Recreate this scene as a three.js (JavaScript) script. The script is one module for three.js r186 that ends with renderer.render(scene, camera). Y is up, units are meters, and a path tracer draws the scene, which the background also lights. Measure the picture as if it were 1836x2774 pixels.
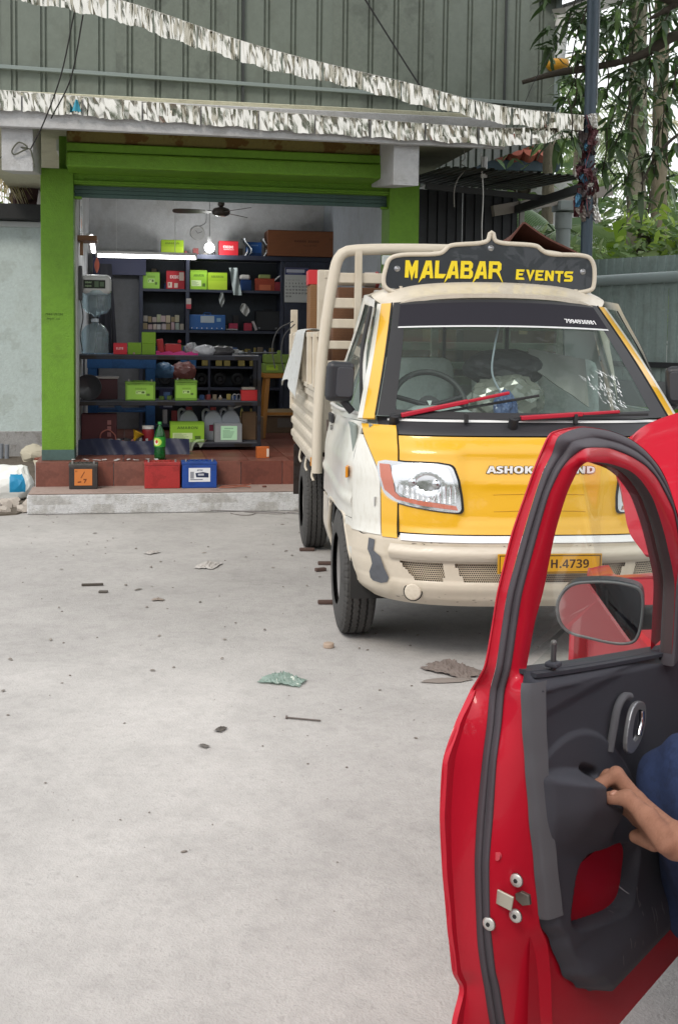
import * as THREE from 'three';
import { RoundedBoxGeometry } from 'three/addons/geometries/RoundedBoxGeometry.js';
import { mergeGeometries, mergeVertices, toCreasedNormals } from 'three/addons/utils/BufferGeometryUtils.js';
import { MarchingCubes } from 'three/addons/objects/MarchingCubes.js';
import { RectAreaLightUniformsLib } from 'three/addons/lights/RectAreaLightUniformsLib.js';
import { FontLoader } from 'three/addons/loaders/FontLoader.js';
import { TextGeometry } from 'three/addons/geometries/TextGeometry.js';

// ---------- camera, sky, sun, exposure ----------
const scene = new THREE.Scene();
const renderer = new THREE.WebGLRenderer({ antialias: true });
renderer.setSize(677, 1024);
renderer.toneMapping = THREE.LinearToneMapping;
renderer.toneMappingExposure = 1.36;
renderer.shadowMap.enabled = true;
const camera = new THREE.PerspectiveCamera(48.2, 677 / 1024, 0.05, 300);
camera.position.set(0, 1.42, 0);
camera.rotation.order = 'YXZ';
camera.rotation.set(-0.0712, 0, 0.0129);
camera.setViewOffset(677, 1024, 0, 93.8, 677, 1024);   // the photograph is a crop: its lens axis lies above the middle
{ // overcast sky
  const W = 64, H = 32, d = new Float32Array(W * H * 4);
  for (let j = 0; j < H; j++) for (let i = 0; i < W; i++) {
    const el = ((j + 0.5) / H - 0.5) * Math.PI, s = Math.sin(el), k = (j * W + i) * 4;
    const L = s > 0 ? 0.95 + 0.45 * s : 0.3;
    d[k] = L * 0.985; d[k + 1] = L * 1.0; d[k + 2] = L * 1.03; d[k + 3] = 1;
  }
  const t = new THREE.DataTexture(d, W, H, THREE.RGBAFormat, THREE.FloatType);
  t.mapping = THREE.EquirectangularReflectionMapping; t.magFilter = THREE.LinearFilter; t.needsUpdate = true;
  scene.background = t; scene.environment = t;
}
const sun = new THREE.DirectionalLight(0xfff4e6, 1.3);
sun.position.set(-5, 14, 7); sun.target.position.set(0, 0, -5);
sun.castShadow = true; sun.shadow.radius = 34; sun.shadow.mapSize.set(2048, 2048);
Object.assign(sun.shadow.camera, { left: -12, right: 12, top: 12, bottom: -12, near: 1, far: 50 });
scene.add(sun, sun.target);
RectAreaLightUniformsLib.init();
const font = await new FontLoader().loadAsync('fonts/droid/droid_sans_bold.typeface.json');

// ---------- helpers ----------
const V = (x, y, z) => new THREE.Vector3(x, y, z);
function rngOf(seed) { let a = seed >>> 0; return () => { a = (a + 0x6D2B79F5) | 0; let t = Math.imul(a ^ (a >>> 15), 1 | a); t = (t + Math.imul(t ^ (t >>> 7), 61 | t)) ^ t; return ((t ^ (t >>> 14)) >>> 0) / 4294967296; }; }
const taken = {};
function numbered(n) { if (!(n in taken)) { taken[n] = 0; return n; } taken[n]++; return n + '_' + String(taken[n]).padStart(3, '0'); }
function tag(o, label, category, group, kind) { if (label) o.userData.label = label; if (category) o.userData.category = category; if (group) o.userData.group = group; if (kind) o.userData.kind = kind; return o; }
function thing(name, label, category, pos = [0, 0, 0], turn = 0, group) {
  const o = new THREE.Group(); o.name = numbered(name); o.position.set(...pos); o.rotation.y = turn; scene.add(o); return tag(o, label, category, group);
}
function part(name, geo, mat, parent, pos, rot) {
  const o = new THREE.Mesh(geo, mat); o.name = name; o.castShadow = o.receiveShadow = true;
  if (pos) o.position.set(...pos); if (rot) o.rotation.set(...rot);
  (parent || scene).add(o); return o;
}
function solo(name, geo, mat, label, category, pos, rot, group) { const o = part(numbered(name), geo, mat, scene, pos, rot); return tag(o, label, category, group); }
const gcache = {};
function bx(w, h, d, r) { // box with softened edges
  const k = [w, h, d, r].map((x) => x && x.toFixed(4)).join(); if (gcache[k]) return gcache[k];
  const g = r === 0 ? new THREE.BoxGeometry(w, h, d) : new RoundedBoxGeometry(w, h, d, 1, Math.min(r || 0.004, Math.min(w, h, d) * 0.45));
  return (gcache[k] = uvm(g));
}
function uvm(g) { // uv in metres, projected on the axis each face points along
  if (g.index) g = g.toNonIndexed();
  const p = g.attributes.position, uv = new Float32Array(p.count * 2), a = V(), b = V(), c = V();
  for (let i = 0; i < p.count; i += 3) {
    a.fromBufferAttribute(p, i); b.fromBufferAttribute(p, i + 1); c.fromBufferAttribute(p, i + 2);
    const n = b.clone().sub(a).cross(c.clone().sub(a)), x = Math.abs(n.x), y = Math.abs(n.y), z = Math.abs(n.z);
    [a, b, c].forEach((q, k) => { const o = (i + k) * 2; if (y >= x && y >= z) { uv[o] = q.x; uv[o + 1] = q.z; } else if (x >= z) { uv[o] = q.z; uv[o + 1] = q.y; } else { uv[o] = q.x; uv[o + 1] = q.y; } });
  }
  g.setAttribute('uv', new THREE.BufferAttribute(uv, 2)); return g;
}
function at(g, x = 0, y = 0, z = 0, rx = 0, ry = 0, rz = 0) { g = g.clone(); if (rx || ry || rz) g.applyMatrix4(new THREE.Matrix4().makeRotationFromEuler(new THREE.Euler(rx, ry, rz))); g.translate(x, y, z); return g; }
function join(list) { return mergeGeometries(list.map((g) => { g = g.index ? g.toNonIndexed() : g; const o = new THREE.BufferGeometry(); for (const k of ['position', 'normal', 'uv']) if (g.attributes[k]) o.setAttribute(k, g.attributes[k]); if (!o.attributes.uv) o.setAttribute('uv', new THREE.BufferAttribute(new Float32Array(o.attributes.position.count * 2), 2)); return o; })); }
function tube(pts, r, seg = 24, rs = 8, closed = false, kind = 'catmullrom', tension = 0.5) { const c = new THREE.CatmullRomCurve3(pts.map((p) => V(...p)), closed, kind, tension); return new THREE.TubeGeometry(c, seg, r, rs, closed); }
function bar(a, b, r, rs = 8, r2 = r) { // straight round bar with closed ends
  const A = V(...a), B = V(...b), d = B.clone().sub(A), g = new THREE.CylinderGeometry(r2, r, d.length(), rs);
  g.applyQuaternion(new THREE.Quaternion().setFromUnitVectors(V(0, 1, 0), d.clone().normalize())); g.translate(...A.add(B).multiplyScalar(0.5).toArray()); return g;
}
function beam(a, b, w, h, r = 0.004) { // straight square bar
  const A = V(...a), B = V(...b), d = B.clone().sub(A), L = d.length(), g = bx(w, h, L, r).clone();
  const m = new THREE.Matrix4().lookAt(V(), d, Math.abs(d.y) > 0.95 * L ? V(1, 0, 0) : V(0, 1, 0)); g.applyMatrix4(m); g.translate(...A.add(B).multiplyScalar(0.5).toArray()); return g;
}
function cyl(r, h, seg = 20, r2 = r) { return new THREE.CylinderGeometry(r2, r, h, seg); }
function lathe(pts, seg = 28) { return new THREE.LatheGeometry(pts.map((p) => new THREE.Vector2(p[0], p[1])), seg); }
function patch(fn, nu, nv) { // surface from fn(u, v) -> [x, y, z]
  const p = [], uv = [], ix = [];
  for (let j = 0; j <= nv; j++) for (let i = 0; i <= nu; i++) { p.push(...fn(i / nu, j / nv)); uv.push(i / nu, j / nv); }
  for (let j = 0; j < nv; j++) for (let i = 0; i < nu; i++) { const a = j * (nu + 1) + i, b = a + 1, c = a + nu + 1, d = c + 1; ix.push(a, b, d, a, d, c); }
  const g = new THREE.BufferGeometry(); g.setAttribute('position', new THREE.Float32BufferAttribute(p, 3)); g.setAttribute('uv', new THREE.Float32BufferAttribute(uv, 2)); g.setIndex(ix); g.computeVertexNormals(); return g;
}
function slabOf(fn, nu, nv, th, dir) { // patch given thickness along dir(u,v) or its own normal
  const g = patch(fn, nu, nv), n = g.attributes.normal, p = g.attributes.position, N = p.count;
  const P = Array.from(p.array), U = Array.from(g.attributes.uv.array), I = Array.from(g.index.array), J = [...I];
  for (let i = 0; i < N; i++) { P.push(p.getX(i) - n.getX(i) * th, p.getY(i) - n.getY(i) * th, p.getZ(i) - n.getZ(i) * th); U.push(g.attributes.uv.getX(i), g.attributes.uv.getY(i)); }
  for (let k = 0; k < I.length; k += 3) J.push(I[k] + N, I[k + 2] + N, I[k + 1] + N);
  const rim = []; for (let i = 0; i <= nu; i++) rim.push(i); for (let j = 1; j <= nv; j++) rim.push(j * (nu + 1) + nu); for (let i = nu - 1; i >= 0; i--) rim.push(nv * (nu + 1) + i); for (let j = nv - 1; j > 0; j--) rim.push(j * (nu + 1));
  for (let k = 0; k < rim.length; k++) { const a = rim[k], b = rim[(k + 1) % rim.length]; J.push(a, a + N, b, b, a + N, b + N); }
  const o = new THREE.BufferGeometry(); o.setAttribute('position', new THREE.Float32BufferAttribute(P, 3)); o.setAttribute('uv', new THREE.Float32BufferAttribute(U, 2)); o.setIndex(J); return toCreasedNormals(o, 0.7);
}
function poly(pts, depth = 0.01, bevel = 0, holes = []) { // extruded outline in the xy plane, its front face at z = 0
  const s = new THREE.Shape(pts.map((p) => new THREE.Vector2(p[0], p[1])));
  for (const h of holes) s.holes.push(new THREE.Path(h.map((p) => new THREE.Vector2(p[0], p[1]))));
  const g = new THREE.ExtrudeGeometry(s, { depth: depth - 2 * bevel, bevelEnabled: bevel > 0, bevelSize: bevel, bevelThickness: bevel, bevelOffset: -bevel, bevelSegments: 2, curveSegments: 8 });
  g.translate(0, 0, -depth + bevel); return uvm(g);
}
function round(pts, n = 6, closed = true) { return new THREE.CatmullRomCurve3(pts.map((p) => V(p[0], p[1], 0)), closed, 'centripetal').getPoints(pts.length * n).map((v) => [v.x, v.y]).slice(0, closed ? -1 : undefined); }
function rrect(w, h, r, n = 5, cx = 0, cy = 0) { const o = []; for (let q = 0; q < 4; q++) for (let i = 0; i <= n; i++) { const a = (q + i / n) * Math.PI / 2; o.push([cx + (w / 2 - r) * (q === 0 || q === 3 ? 1 : -1) + r * Math.cos(a), cy + (h / 2 - r) * (q < 2 ? 1 : -1) + r * Math.sin(a)]); } return o; }
const lerp = (a, b, t) => a + (b - a) * t, clamp = (x, a = 0, b = 1) => Math.min(b, Math.max(a, x)), sstep = (a, b, x) => { const t = clamp((x - a) / (b - a)); return t * t * (3 - 2 * t); };
function curve1(pts) { return (x) => { if (x <= pts[0][0]) return pts[0][1]; for (let i = 1; i < pts.length; i++) if (x <= pts[i][0]) { const t = (x - pts[i - 1][0]) / (pts[i][0] - pts[i - 1][0]); return lerp(pts[i - 1][1], pts[i][1], t * t * (3 - 2 * t) * 0.5 + t * 0.5); } return pts[pts.length - 1][1]; }; }

// ---------- noise and textures ----------
function lattice(n, seed) { const r = rngOf(seed), a = new Float32Array(n * n); for (let i = 0; i < a.length; i++) a[i] = r(); return (x, y) => { const xi = Math.floor(x), yi = Math.floor(y), fx = x - xi, fy = y - yi, sx = fx * fx * (3 - 2 * fx), sy = fy * fy * (3 - 2 * fy), m = (v) => ((v % n) + n) % n, x0 = m(xi), x1 = m(xi + 1), y0 = m(yi) * n, y1 = m(yi + 1) * n; return lerp(lerp(a[y0 + x0], a[y0 + x1], sx), lerp(a[y1 + x0], a[y1 + x1], sx), sy); }; }
function fbmOf(base, oct, seed, gain = 0.55) { const L = []; for (let o = 0; o < oct; o++) L.push(lattice(Math.min(1024, base << o), seed + o * 17)); return (u, v) => { let s = 0, a = 1, t = 0; for (let o = 0; o < oct; o++) { const k = Math.min(1024, base << o); s += a * L[o](u * k, v * k); t += a; a *= gain; } return s / t; }; }
function tex(n, fn, srgb = true, rep = 1) { // fn(u, v) -> [r, g, b] 0..255
  const d = new Uint8Array(n * n * 4);
  for (let j = 0; j < n; j++) for (let i = 0; i < n; i++) { const c = fn(i / n, j / n), k = (j * n + i) * 4; d[k] = clamp(c[0], 0, 255); d[k + 1] = clamp(c[1], 0, 255); d[k + 2] = clamp(c[2], 0, 255); d[k + 3] = 255; }
  const t = new THREE.DataTexture(d, n, n); t.wrapS = t.wrapT = THREE.RepeatWrapping; t.magFilter = t.minFilter = THREE.LinearFilter; if (srgb) t.colorSpace = THREE.SRGBColorSpace; t.repeat.set(rep, rep); t.needsUpdate = true; return t;
}
function rept(t, rx, ry = rx) { const c = t.clone(); c.repeat.set(rx, ry); c.needsUpdate = true; return c; }
function canvasTex(w, h, draw) { const c = document.createElement('canvas'); c.width = w; c.height = h; const x = c.getContext('2d'); draw(x, w, h); const t = new THREE.CanvasTexture(c); t.colorSpace = THREE.SRGBColorSpace; t.magFilter = THREE.LinearFilter; return t; }
const fA = fbmOf(4, 7, 11), fB = fbmOf(8, 6, 71), fC = fbmOf(64, 4, 131, 0.7);
const grainT = tex(512, (u, v) => { const g = 255 * fC(u, v); return [g, g, g]; }, false);
const blotT = tex(512, (u, v) => { const g = 255 * clamp((fA(u, v) - 0.5) * 2.2 + 0.5); return [g, g, g]; }, false);
// speckled multipliers: mostly white with dirt patches that have their own outline
const wallT = tex(1024, (u, v) => { const a = fA(u, v), b = fB(u + 0.37, v + 0.11), c = fC(u, v); let k = 236 + 26 * (c - 0.5) + 22 * (a - 0.5); const s = sstep(0.55, 0.68, b) * 0.4 + sstep(0.58, 0.72, a) * 0.3; k *= 1 - 0.12 * s; return [k, k * (1 - 0.012 * s), k * (1 - 0.03 * s)]; });
const dustT = tex(512, (u, v) => { const a = fB(u, v), c = fC(u, v); const s = sstep(0.52, 0.66, a); const k = 225 + 40 * (c - 0.5) - 22 * s; return [k, k, k]; });
const cardT = tex(256, (u, v) => { const c = fC(u, v), a = fA(u, v); const k = 222 + 30 * (a - 0.5) + 26 * (c - 0.5) + 5 * Math.sin(v * 256 * 0.8); return [k, k * 0.985, k * 0.96]; });
const rustT = tex(512, (u, v) => { const a = fB(u, v), s = sstep(0.5, 0.62, a), c = fC(u, v); const k = 235 + 30 * (c - 0.5); return [lerp(k, 150, s * 0.5), lerp(k, 110, s * 0.6), lerp(k, 80, s * 0.7)]; });
const lin = (r, g, b) => new THREE.Color().setRGB(r, g, b);
function mat(c, rough = 0.7, o = {}) { return new THREE.MeshPhysicalMaterial({ color: c.isColor ? c : Array.isArray(c) ? lin(...c) : new THREE.Color(c), roughness: rough, ...o }); }
const metersMap = (t, size) => rept(t, 1 / size, 1 / size);
const bump = (size, s) => ({ bumpMap: metersMap(grainT, size), bumpScale: s });
const DS = { side: THREE.DoubleSide };
const glassM = new THREE.MeshPhysicalMaterial({ color: 0xffffff, roughness: 0.02, transmission: 1, thickness: 0, ior: 1.5 });
// ---------- ground ----------
const concT = tex(2048, (u, v) => {
  const a = fA(u, v), b = fB(u + 0.31, v + 0.77), c = fC(u, v), f = fC(u * 4 % 1, v * 4 % 1);
  let k = 216 + 66 * (a - 0.5) + 34 * (b - 0.5) + 26 * (c - 0.5) + 24 * (f - 0.5);
  const pit = sstep(0.62, 0.78, c) * 0.10 + sstep(0.66, 0.8, f) * 0.16, st = sstep(0.5, 0.75, b) * 0.06, li = sstep(0.5, 0.8, 1 - b) * 0.04;
  k *= 1 - pit * 0.5 - st + li;
  return [k, k * 0.985, k * 0.968];
});
concT.repeat.set(1 / 5.3, 1 / 5.3);
{
  const g0 = part('ground', uvm(new THREE.PlaneGeometry(300, 300).rotateX(-Math.PI / 2)), mat([0.16, 0.14, 0.10], 1, { map: metersMap(wallT, 3), ...bump(0.9, 0.02) }), scene, [0, -0.012, 0]);
  tag(g0, null, null, null, 'structure');
  const nx = 200, nz = 250, g = patch((u, v) => [lerp(-8, 9, u), 0.0016 * (fA(u * 3, v * 4) - 0.5), lerp(3, -18, v)], nx, nz);
  const p = g.attributes.position, uv = new Float32Array(p.count * 2); for (let i = 0; i < p.count; i++) { uv[i * 2] = p.getX(i) + 0.6; uv[i * 2 + 1] = p.getZ(i); }
  g.setAttribute('uv', new THREE.BufferAttribute(uv, 2));
  const y = part('concrete_yard', g, mat([0.565, 0.565, 0.565], 0.93, { map: concT, bumpMap: metersMap(grainT, 0.35), bumpScale: 0.0022, specularIntensity: 0.3 }), scene);
  tag(y, null, null, null, 'structure');
  const s = part('soil_ground', uvm(poly([[-9, -18], [-2.32, -18], [-2.3, -9.6], [-2.44, -9.2], [-2.5, -8.85], [-2.75, -8.7], [-3.2, -8.9], [-4, -8.6], [-9, -8.7]].map(([x, z]) => [x, -z]).reverse(), 0.02).rotateX(-Math.PI / 2)), mat([0.22, 0.185, 0.145], 1, { map: metersMap(wallT, 1.3), ...bump(0.3, 0.02) }), scene, [0, 0.014, 0]);
  tag(s, null, null, null, 'structure');
}
function fbA(x, y) { return fA(x - Math.floor(x), y - Math.floor(y)); }

// ---------- the shop ----------
const TH = 0.18219, SA = [-2.3955, 0, -8.8517], SC = Math.cos(TH), SS = Math.sin(TH);
const SP = (u, y, w) => [SA[0] + u * SC - w * SS, y, SA[2] - u * SS - w * SC];     // along the front, up, into the shop
const greenM = mat([0.15, 0.335, 0.018], 0.62, { map: metersMap(wallT, 1.6), ...bump(0.5, 0.004) });
const tealM = mat([0.075, 0.14, 0.13], 0.7, { map: metersMap(wallT, 1.1) });
const plasterM = mat([0.55, 0.56, 0.57], 0.85, { map: metersMap(wallT, 1.7), ...bump(0.6, 0.004) });
const soffitM = mat([0.60, 0.59, 0.44], 0.9, { map: metersMap(wallT, 2.1), ...bump(0.5, 0.005) });
const innerM = mat([0.74, 0.75, 0.75], 0.85, { map: metersMap(wallT, 2.3), ...bump(0.7, 0.003) });
const stepM = mat([0.80, 0.81, 0.82], 0.9, { map: metersMap(tex(1024, (u, v) => { const a = fA(u, v), b = fB(u + 0.2, v * 0.7), c = fC(u, v); const s = sstep(0.5, 0.66, b); const k = 238 - 34 * s * (0.4 + a) + 40 * (c - 0.5) + 30 * (a - 0.5); return [k, k * (1 - 0.01 * s), k * (1 - 0.03 * s)]; }), 1.3), ...bump(0.35, 0.012) });
const tileMs = [0, 1, 2, 3].map((i) => mat([[0.25, 0.080, 0.055], [0.26, 0.095, 0.068], [0.21, 0.065, 0.045], [0.28, 0.11, 0.082]][i], 0.45, { map: metersMap(dustT, 0.7 + 0.1 * i), ...bump(0.3, 0.001) }));
const navyM = mat([0.045, 0.053, 0.088], 0.6, { map: metersMap(dustT, 0.8) });
const shop = thing('battery_shop', 'green painted battery shop with open shutter, concrete canopy and tiled step', 'shop', SA, TH);
{
  const P = (n, g, m, x, y, w, rot) => part(n, g, m, shop, [x, y, -w], rot);
  // step and floor
  P('step', bx(3.62, 0.157, 0.52, 0.012), stepM, 1.785, 0.0785, 0.26);
  P('step_tread', bx(3.6, 0.008, 0.42, 0.003), mat([0.42, 0.32, 0.28], 0.8, { map: metersMap(wallT, 0.9), ...bump(0.3, 0.004) }), 1.785, 0.1625, 0.215);
  P('floor_slab', bx(3.5, 0.345, 4.4, 0.004), plasterM, 1.755, 0.178, 2.635);
  for (let i = 0, x = 0.008; i < 10; i++) { const w = [0.27, 0.355, 0.35, 0.35, 0.35, 0.35, 0.36, 0.35, 0.35, 0.38][i]; P('riser_tile', bx(w - 0.005, 0.203, 0.012, 0.002), tileMs[[1, 0, 3, 0, 1, 2, 0, 3, 1, 0][i]], x + w / 2, 0.2655, 0.424); x += w; }
  for (let j = 0; j < 11; j++) for (let i = 0; i < 10; i++) P('floor_tile', bx(0.345, 0.012, 0.345, 0.002), tileMs[(i * 7 + j * 5 + ((i * j) % 3)) % 4], 0.185 + i * 0.35, 0.357, 0.605 + j * 0.35);
  // columns, their painted plinths, walls, ceiling
  for (const [x, w] of [[0.18, 0.262], [3.093, 0.262]]) {
    P('column', bx(w, 2.31, 0.32, 0.006), greenM, x, 0.45 + 1.155, 0.74);
    P('column_plinth', bx(w + 0.004, 0.09, 0.324, 0.004), tealM, x, 0.408, 0.74);
  }
  P('side_wall', bx(0.12, 2.7, 3.25, 0.004), innerM, 0.262, 1.713, 2.525);
  P('side_wall', bx(0.12, 2.7, 3.25, 0.004), mat([0.52, 0.57, 0.62], 0.85, { map: metersMap(wallT, 2.3), ...bump(0.7, 0.003) }), 3.05, 1.713, 2.525);
  P('back_wall', bx(2.92, 2.7, 0.14, 0.004), innerM, 1.656, 1.713, 4.22);
  P('ceiling', bx(3.0, 0.1, 3.6, 0.004), innerM, 1.656, 3.0, 2.7);
  P('lintel', bx(2.652, 0.135, 0.30, 0.006), greenM, 1.637, 2.71, 0.76);
  P('lintel', bx(2.9, 0.28, 0.16, 0.006), greenM, 1.637, 2.92, 0.82);
  P('lintel_ledge', bx(2.652, 0.018, 0.02, 0.004), greenM, 1.637, 2.665, 0.60);
  // rolled shutter above the opening: slats that hang out of the box, and its bottom bar
  for (let k = 0; k < 3; k++) P('shutter_slat', at(bx(2.648, 0.034, 0.02, 0.006)), tealM, 1.637, 2.628 - k * 0.034, 0.70 + 0.003 * (k % 2));
  for (const x of [0.345, 2.93]) P('shutter_guide', bx(0.06, 0.02, 0.05, 0.003), greenM, x, 2.535, 0.66);
  // shutter box: green face, olive top sheet has dust and the slab's shade in its colour
  P('shutter_box', bx(2.77, 0.12, 0.42, 0.02), greenM, 1.655, 2.785, 0.42);
  P('shutter_box', bx(2.77, 0.07, 0.40, 0.012), mat([0.15, 0.335, 0.018], 0.65, { map: metersMap(wallT, 1.2) }), 1.655, 2.883, 0.43);
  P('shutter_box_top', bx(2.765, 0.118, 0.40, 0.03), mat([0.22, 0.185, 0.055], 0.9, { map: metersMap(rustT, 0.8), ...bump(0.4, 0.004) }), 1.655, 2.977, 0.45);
  // canopy slab, its edge and the two brackets
  P('canopy', bx(4.25, 0.14, 5.0, 0.008), soffitM, 1.547, 3.115, 2.18);
  P('canopy_edge', bx(4.27, 0.23, 0.06, 0.008), plasterM, 1.547, 3.035, -0.31);
  for (const x of [0.17, 3.105]) { const sx = x < 1 ? 0.225 : 0.205;
    const pts = [[-0.26, 3.04], [-0.26, 2.615], [0.0, 2.64], [0.575, 2.70], [0.575, 3.04]].map(([w, y]) => [w, y]);
    const g = poly(pts.map(([w, y]) => [w, y]), sx, 0.006); P('bracket', at(g, 0, 0, 0, 0, Math.PI / 2, 0), plasterM, x - (sx / 2) * -1 - sx, 0, 0); }
  const pv = part('drain_pipe', bar([3.71, 2.78, -0.3], [3.71, 2.95, -0.3], 0.028, 14), mat([0.55, 0.55, 0.54], 0.5), shop);
}
// handwriting on the left column
solo('handwriting', new THREE.PlaneGeometry(0.2, 0.08), new THREE.MeshPhysicalMaterial({ map: (() => { const t = canvasTex(256, 104, (x) => { x.clearRect(0, 0, 256, 104); x.fillStyle = 'rgba(30,50,12,0.85)'; x.font = 'italic 34px sans-serif'; x.fillText('7944186784', 14, 40); x.font = 'italic 30px sans-serif'; x.fillText('Priyth  cm', 34, 88); }); return t; })(), transparent: true, roughness: 0.8 }),
  'faint handwritten number in dark pen on the green column', 'handwriting', SP(0.165, 1.555, 0.577), [0, TH, 0]);

// ---------- light inside the shop ----------
const lampM = new THREE.MeshStandardMaterial({ color: 0xffffff, emissive: new THREE.Color(1, 1, 0.98), emissiveIntensity: 4.5 });
const whiteM = mat([0.75, 0.75, 0.74], 0.5);
{
  const t = thing('tube_light', 'glowing white tube light hung across the shop below the ceiling', 'light', SP(0.935, 2.195, 2.6), TH, 'tube lights in the shop');
  part('tube', at(cyl(0.018, 0.96, 14), 0, 0, 0, 0, 0, Math.PI / 2), lampM, t);
  part('batten', bx(0.99, 0.03, 0.035, 0.005), whiteM, t, [0, 0.033, 0]);
  for (const s of [-1, 1]) part('end_cap', bx(0.02, 0.05, 0.045, 0.004), whiteM, t, [s * 0.49, 0.006, 0]);
  for (const x of [-0.3, 0.28]) part('wire', bar([x, 0.045, 0], [x, 0.76, 0], 0.003, 5), whiteM, t);
  const L = new THREE.RectAreaLight(0xf6faff, 11, 0.94, 0.05); L.position.set(...SP(0.935, 2.172, 2.635)); L.lookAt(...SP(1.2, 1.0, 4.1)); scene.add(L);
  const L3 = new THREE.RectAreaLight(0xf6faff, 10, 0.94, 0.05); L3.position.set(...SP(0.935, 2.172, 2.565)); L3.lookAt(...SP(0.935, 0.9, 1.0)); scene.add(L3);
  const t2 = thing('tube_light', 'short glowing white tube light on the left shop wall', 'light', SP(0.43, 2.24, 1.75), TH, null);
  part('tube', at(cyl(0.018, 0.72, 14), 0, 0, 0, Math.PI / 2, 0, 0), lampM, t2, null, [-0.12, 0, 0]);
  part('batten', bx(0.03, 0.035, 0.76, 0.005), whiteM, t2, [-0.035, 0.004, 0], [-0.12, 0, 0]);
  part('wall_arm', bx(0.09, 0.02, 0.02, 0.003), whiteM, t2, [-0.07, 0.01, 0.1]);
  const L2 = new THREE.RectAreaLight(0xf6faff, 10, 0.05, 0.7); L2.position.set(...SP(0.455, 2.24, 1.75)); L2.lookAt(...SP(2.5, 1.6, 1.75)); scene.add(L2);
  const b = thing('light_bulb', 'round glowing white bulb hanging in front of the back wall', 'light', SP(1.615, 2.36, 3.4), TH);
  part('bulb', new THREE.SphereGeometry(0.055, 20, 14), new THREE.MeshStandardMaterial({ color: 0xffffff, emissive: new THREE.Color(1, 1, 1), emissiveIntensity: 5 }), b);
  part('holder', cyl(0.022, 0.07, 12), whiteM, b, [0, 0.085, 0]); part('cord', bar([0, 0.12, 0], [0, 0.59, 0], 0.004, 6), mat([0.3, 0.3, 0.3], 0.6), b);
  const pl = new THREE.PointLight(0xffffff, 0.45, 0, 2); pl.position.set(...SP(1.615, 2.36, 3.4)); pl.castShadow = true; pl.shadow.radius = 2.5; scene.add(pl);
}
// ---------- things in the shop ----------
const PR = {}; // printed fronts, by what they say
function print(key, w, h, draw) { return PR[key] || (PR[key] = new THREE.MeshPhysicalMaterial({ map: canvasTex(w, h, draw), roughness: 0.55 })); }
const LIME = '#8fc02c', LIMED = '#7cab22';
const prAm = print('am', 256, 192, (x, w, h) => { x.fillStyle = '#8dbb2e'; x.fillRect(0, 0, w, h); x.fillStyle = '#7ba626'; x.fillRect(0, 0, w, 18); x.fillStyle = '#35560f'; x.font = 'bold 36px sans-serif'; x.fillText('AMARON', 52, 62); x.fillStyle = '#d3e5ad'; x.fillRect(18, 100, 150, 60); x.fillStyle = '#6f8d4c'; for (let i = 0; i < 5; i++) x.fillRect(26, 108 + i * 10, 60 + (i * 37) % 60, 4); x.fillStyle = '#4d6a1f'; x.fillRect(186, 130, 44, 34); });
const prAmDark = print('amd', 256, 192, (x, w, h) => { x.fillStyle = '#96b81f'; x.fillRect(0, 0, w, h); x.fillStyle = '#a8c62e'; x.fillRect(0, 90, w, 102); x.fillStyle = '#4d6310'; x.font = 'bold 38px sans-serif'; x.fillText('AMARON', 44, 56); });
const prEx = print('ex', 256, 192, (x, w, h) => { x.fillStyle = '#c01f2c'; x.fillRect(0, 0, w, h); x.fillStyle = '#f2e9e6'; x.font = 'bold 50px sans-serif'; x.fillText('EXIDE', 52, 96); x.fillRect(60, 112, 140, 5); });
const prEx2 = print('ex2', 256, 192, (x, w, h) => { x.fillStyle = '#b81d2a'; x.fillRect(0, 0, w, h); x.fillStyle = '#f0e8e4'; x.font = 'bold 46px sans-serif'; x.fillText('EXIDE', 48, 78); x.fillStyle = '#d8c4b4'; x.fillRect(180, 10, 66, 90); x.fillRect(20, 120, 60, 60); x.fillRect(110, 130, 50, 50); x.fillStyle = '#5a1016'; x.fillRect(34, 130, 14, 30); });
const prElite = print('el', 192, 144, (x, w, h) => { x.fillStyle = '#cc2233'; x.fillRect(0, 0, w, h); x.fillStyle = '#f4dede'; x.font = 'bold 40px sans-serif'; x.fillText('ELITE', 38, 80); });
const prCarton = print('ct', 512, 192, (x, w, h) => { x.fillStyle = '#84502f'; x.fillRect(0, 0, w, h); for (let i = 0; i < 900; i++) { x.fillStyle = i % 2 ? 'rgba(70,38,18,.12)' : 'rgba(190,130,90,.10)'; x.fillRect((i * 97) % w, (i * 53) % h, 9, 2); } x.fillStyle = '#4a2713'; x.font = 'bold 24px sans-serif'; x.fillText('♦ RAMAN  BOARD', 170, 86); x.font = '17px sans-serif'; x.fillText('PACK OF TEN', 250, 116); x.fillText('YOTI', 440, 62); });
const prCal = print('cal', 192, 272, (x, w, h) => { x.fillStyle = '#cfd0cc'; x.fillRect(0, 0, w, h); x.fillStyle = '#3c4470'; x.fillRect(0, 0, w, 54); x.fillStyle = '#c9cbd8'; x.fillRect(12, 10, 150, 26); x.fillStyle = '#7d83a8'; x.fillRect(24, 42, 120, 6); x.fillStyle = '#3a3a3a'; x.font = 'bold 18px sans-serif'; let n = 1; for (let r = 0; r < 5; r++) for (let c = 0; c < 7; c++) if (n <= 30) x.fillText(String(n++), 8 + c * 26, 128 + r * 26); x.font = '12px sans-serif'; x.fillText('S   M   T   W   T   F   S', 14, 100); });
const prBlueBox = print('bb', 192, 144, (x, w, h) => { x.fillStyle = '#1f5fae'; x.fillRect(0, 0, w, h); x.fillStyle = '#9cc0ea'; x.font = 'bold 22px sans-serif'; x.fillText('AMARON', 48, 38); x.fillStyle = '#17457f'; x.fillRect(0, 110, w, 34); });
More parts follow.
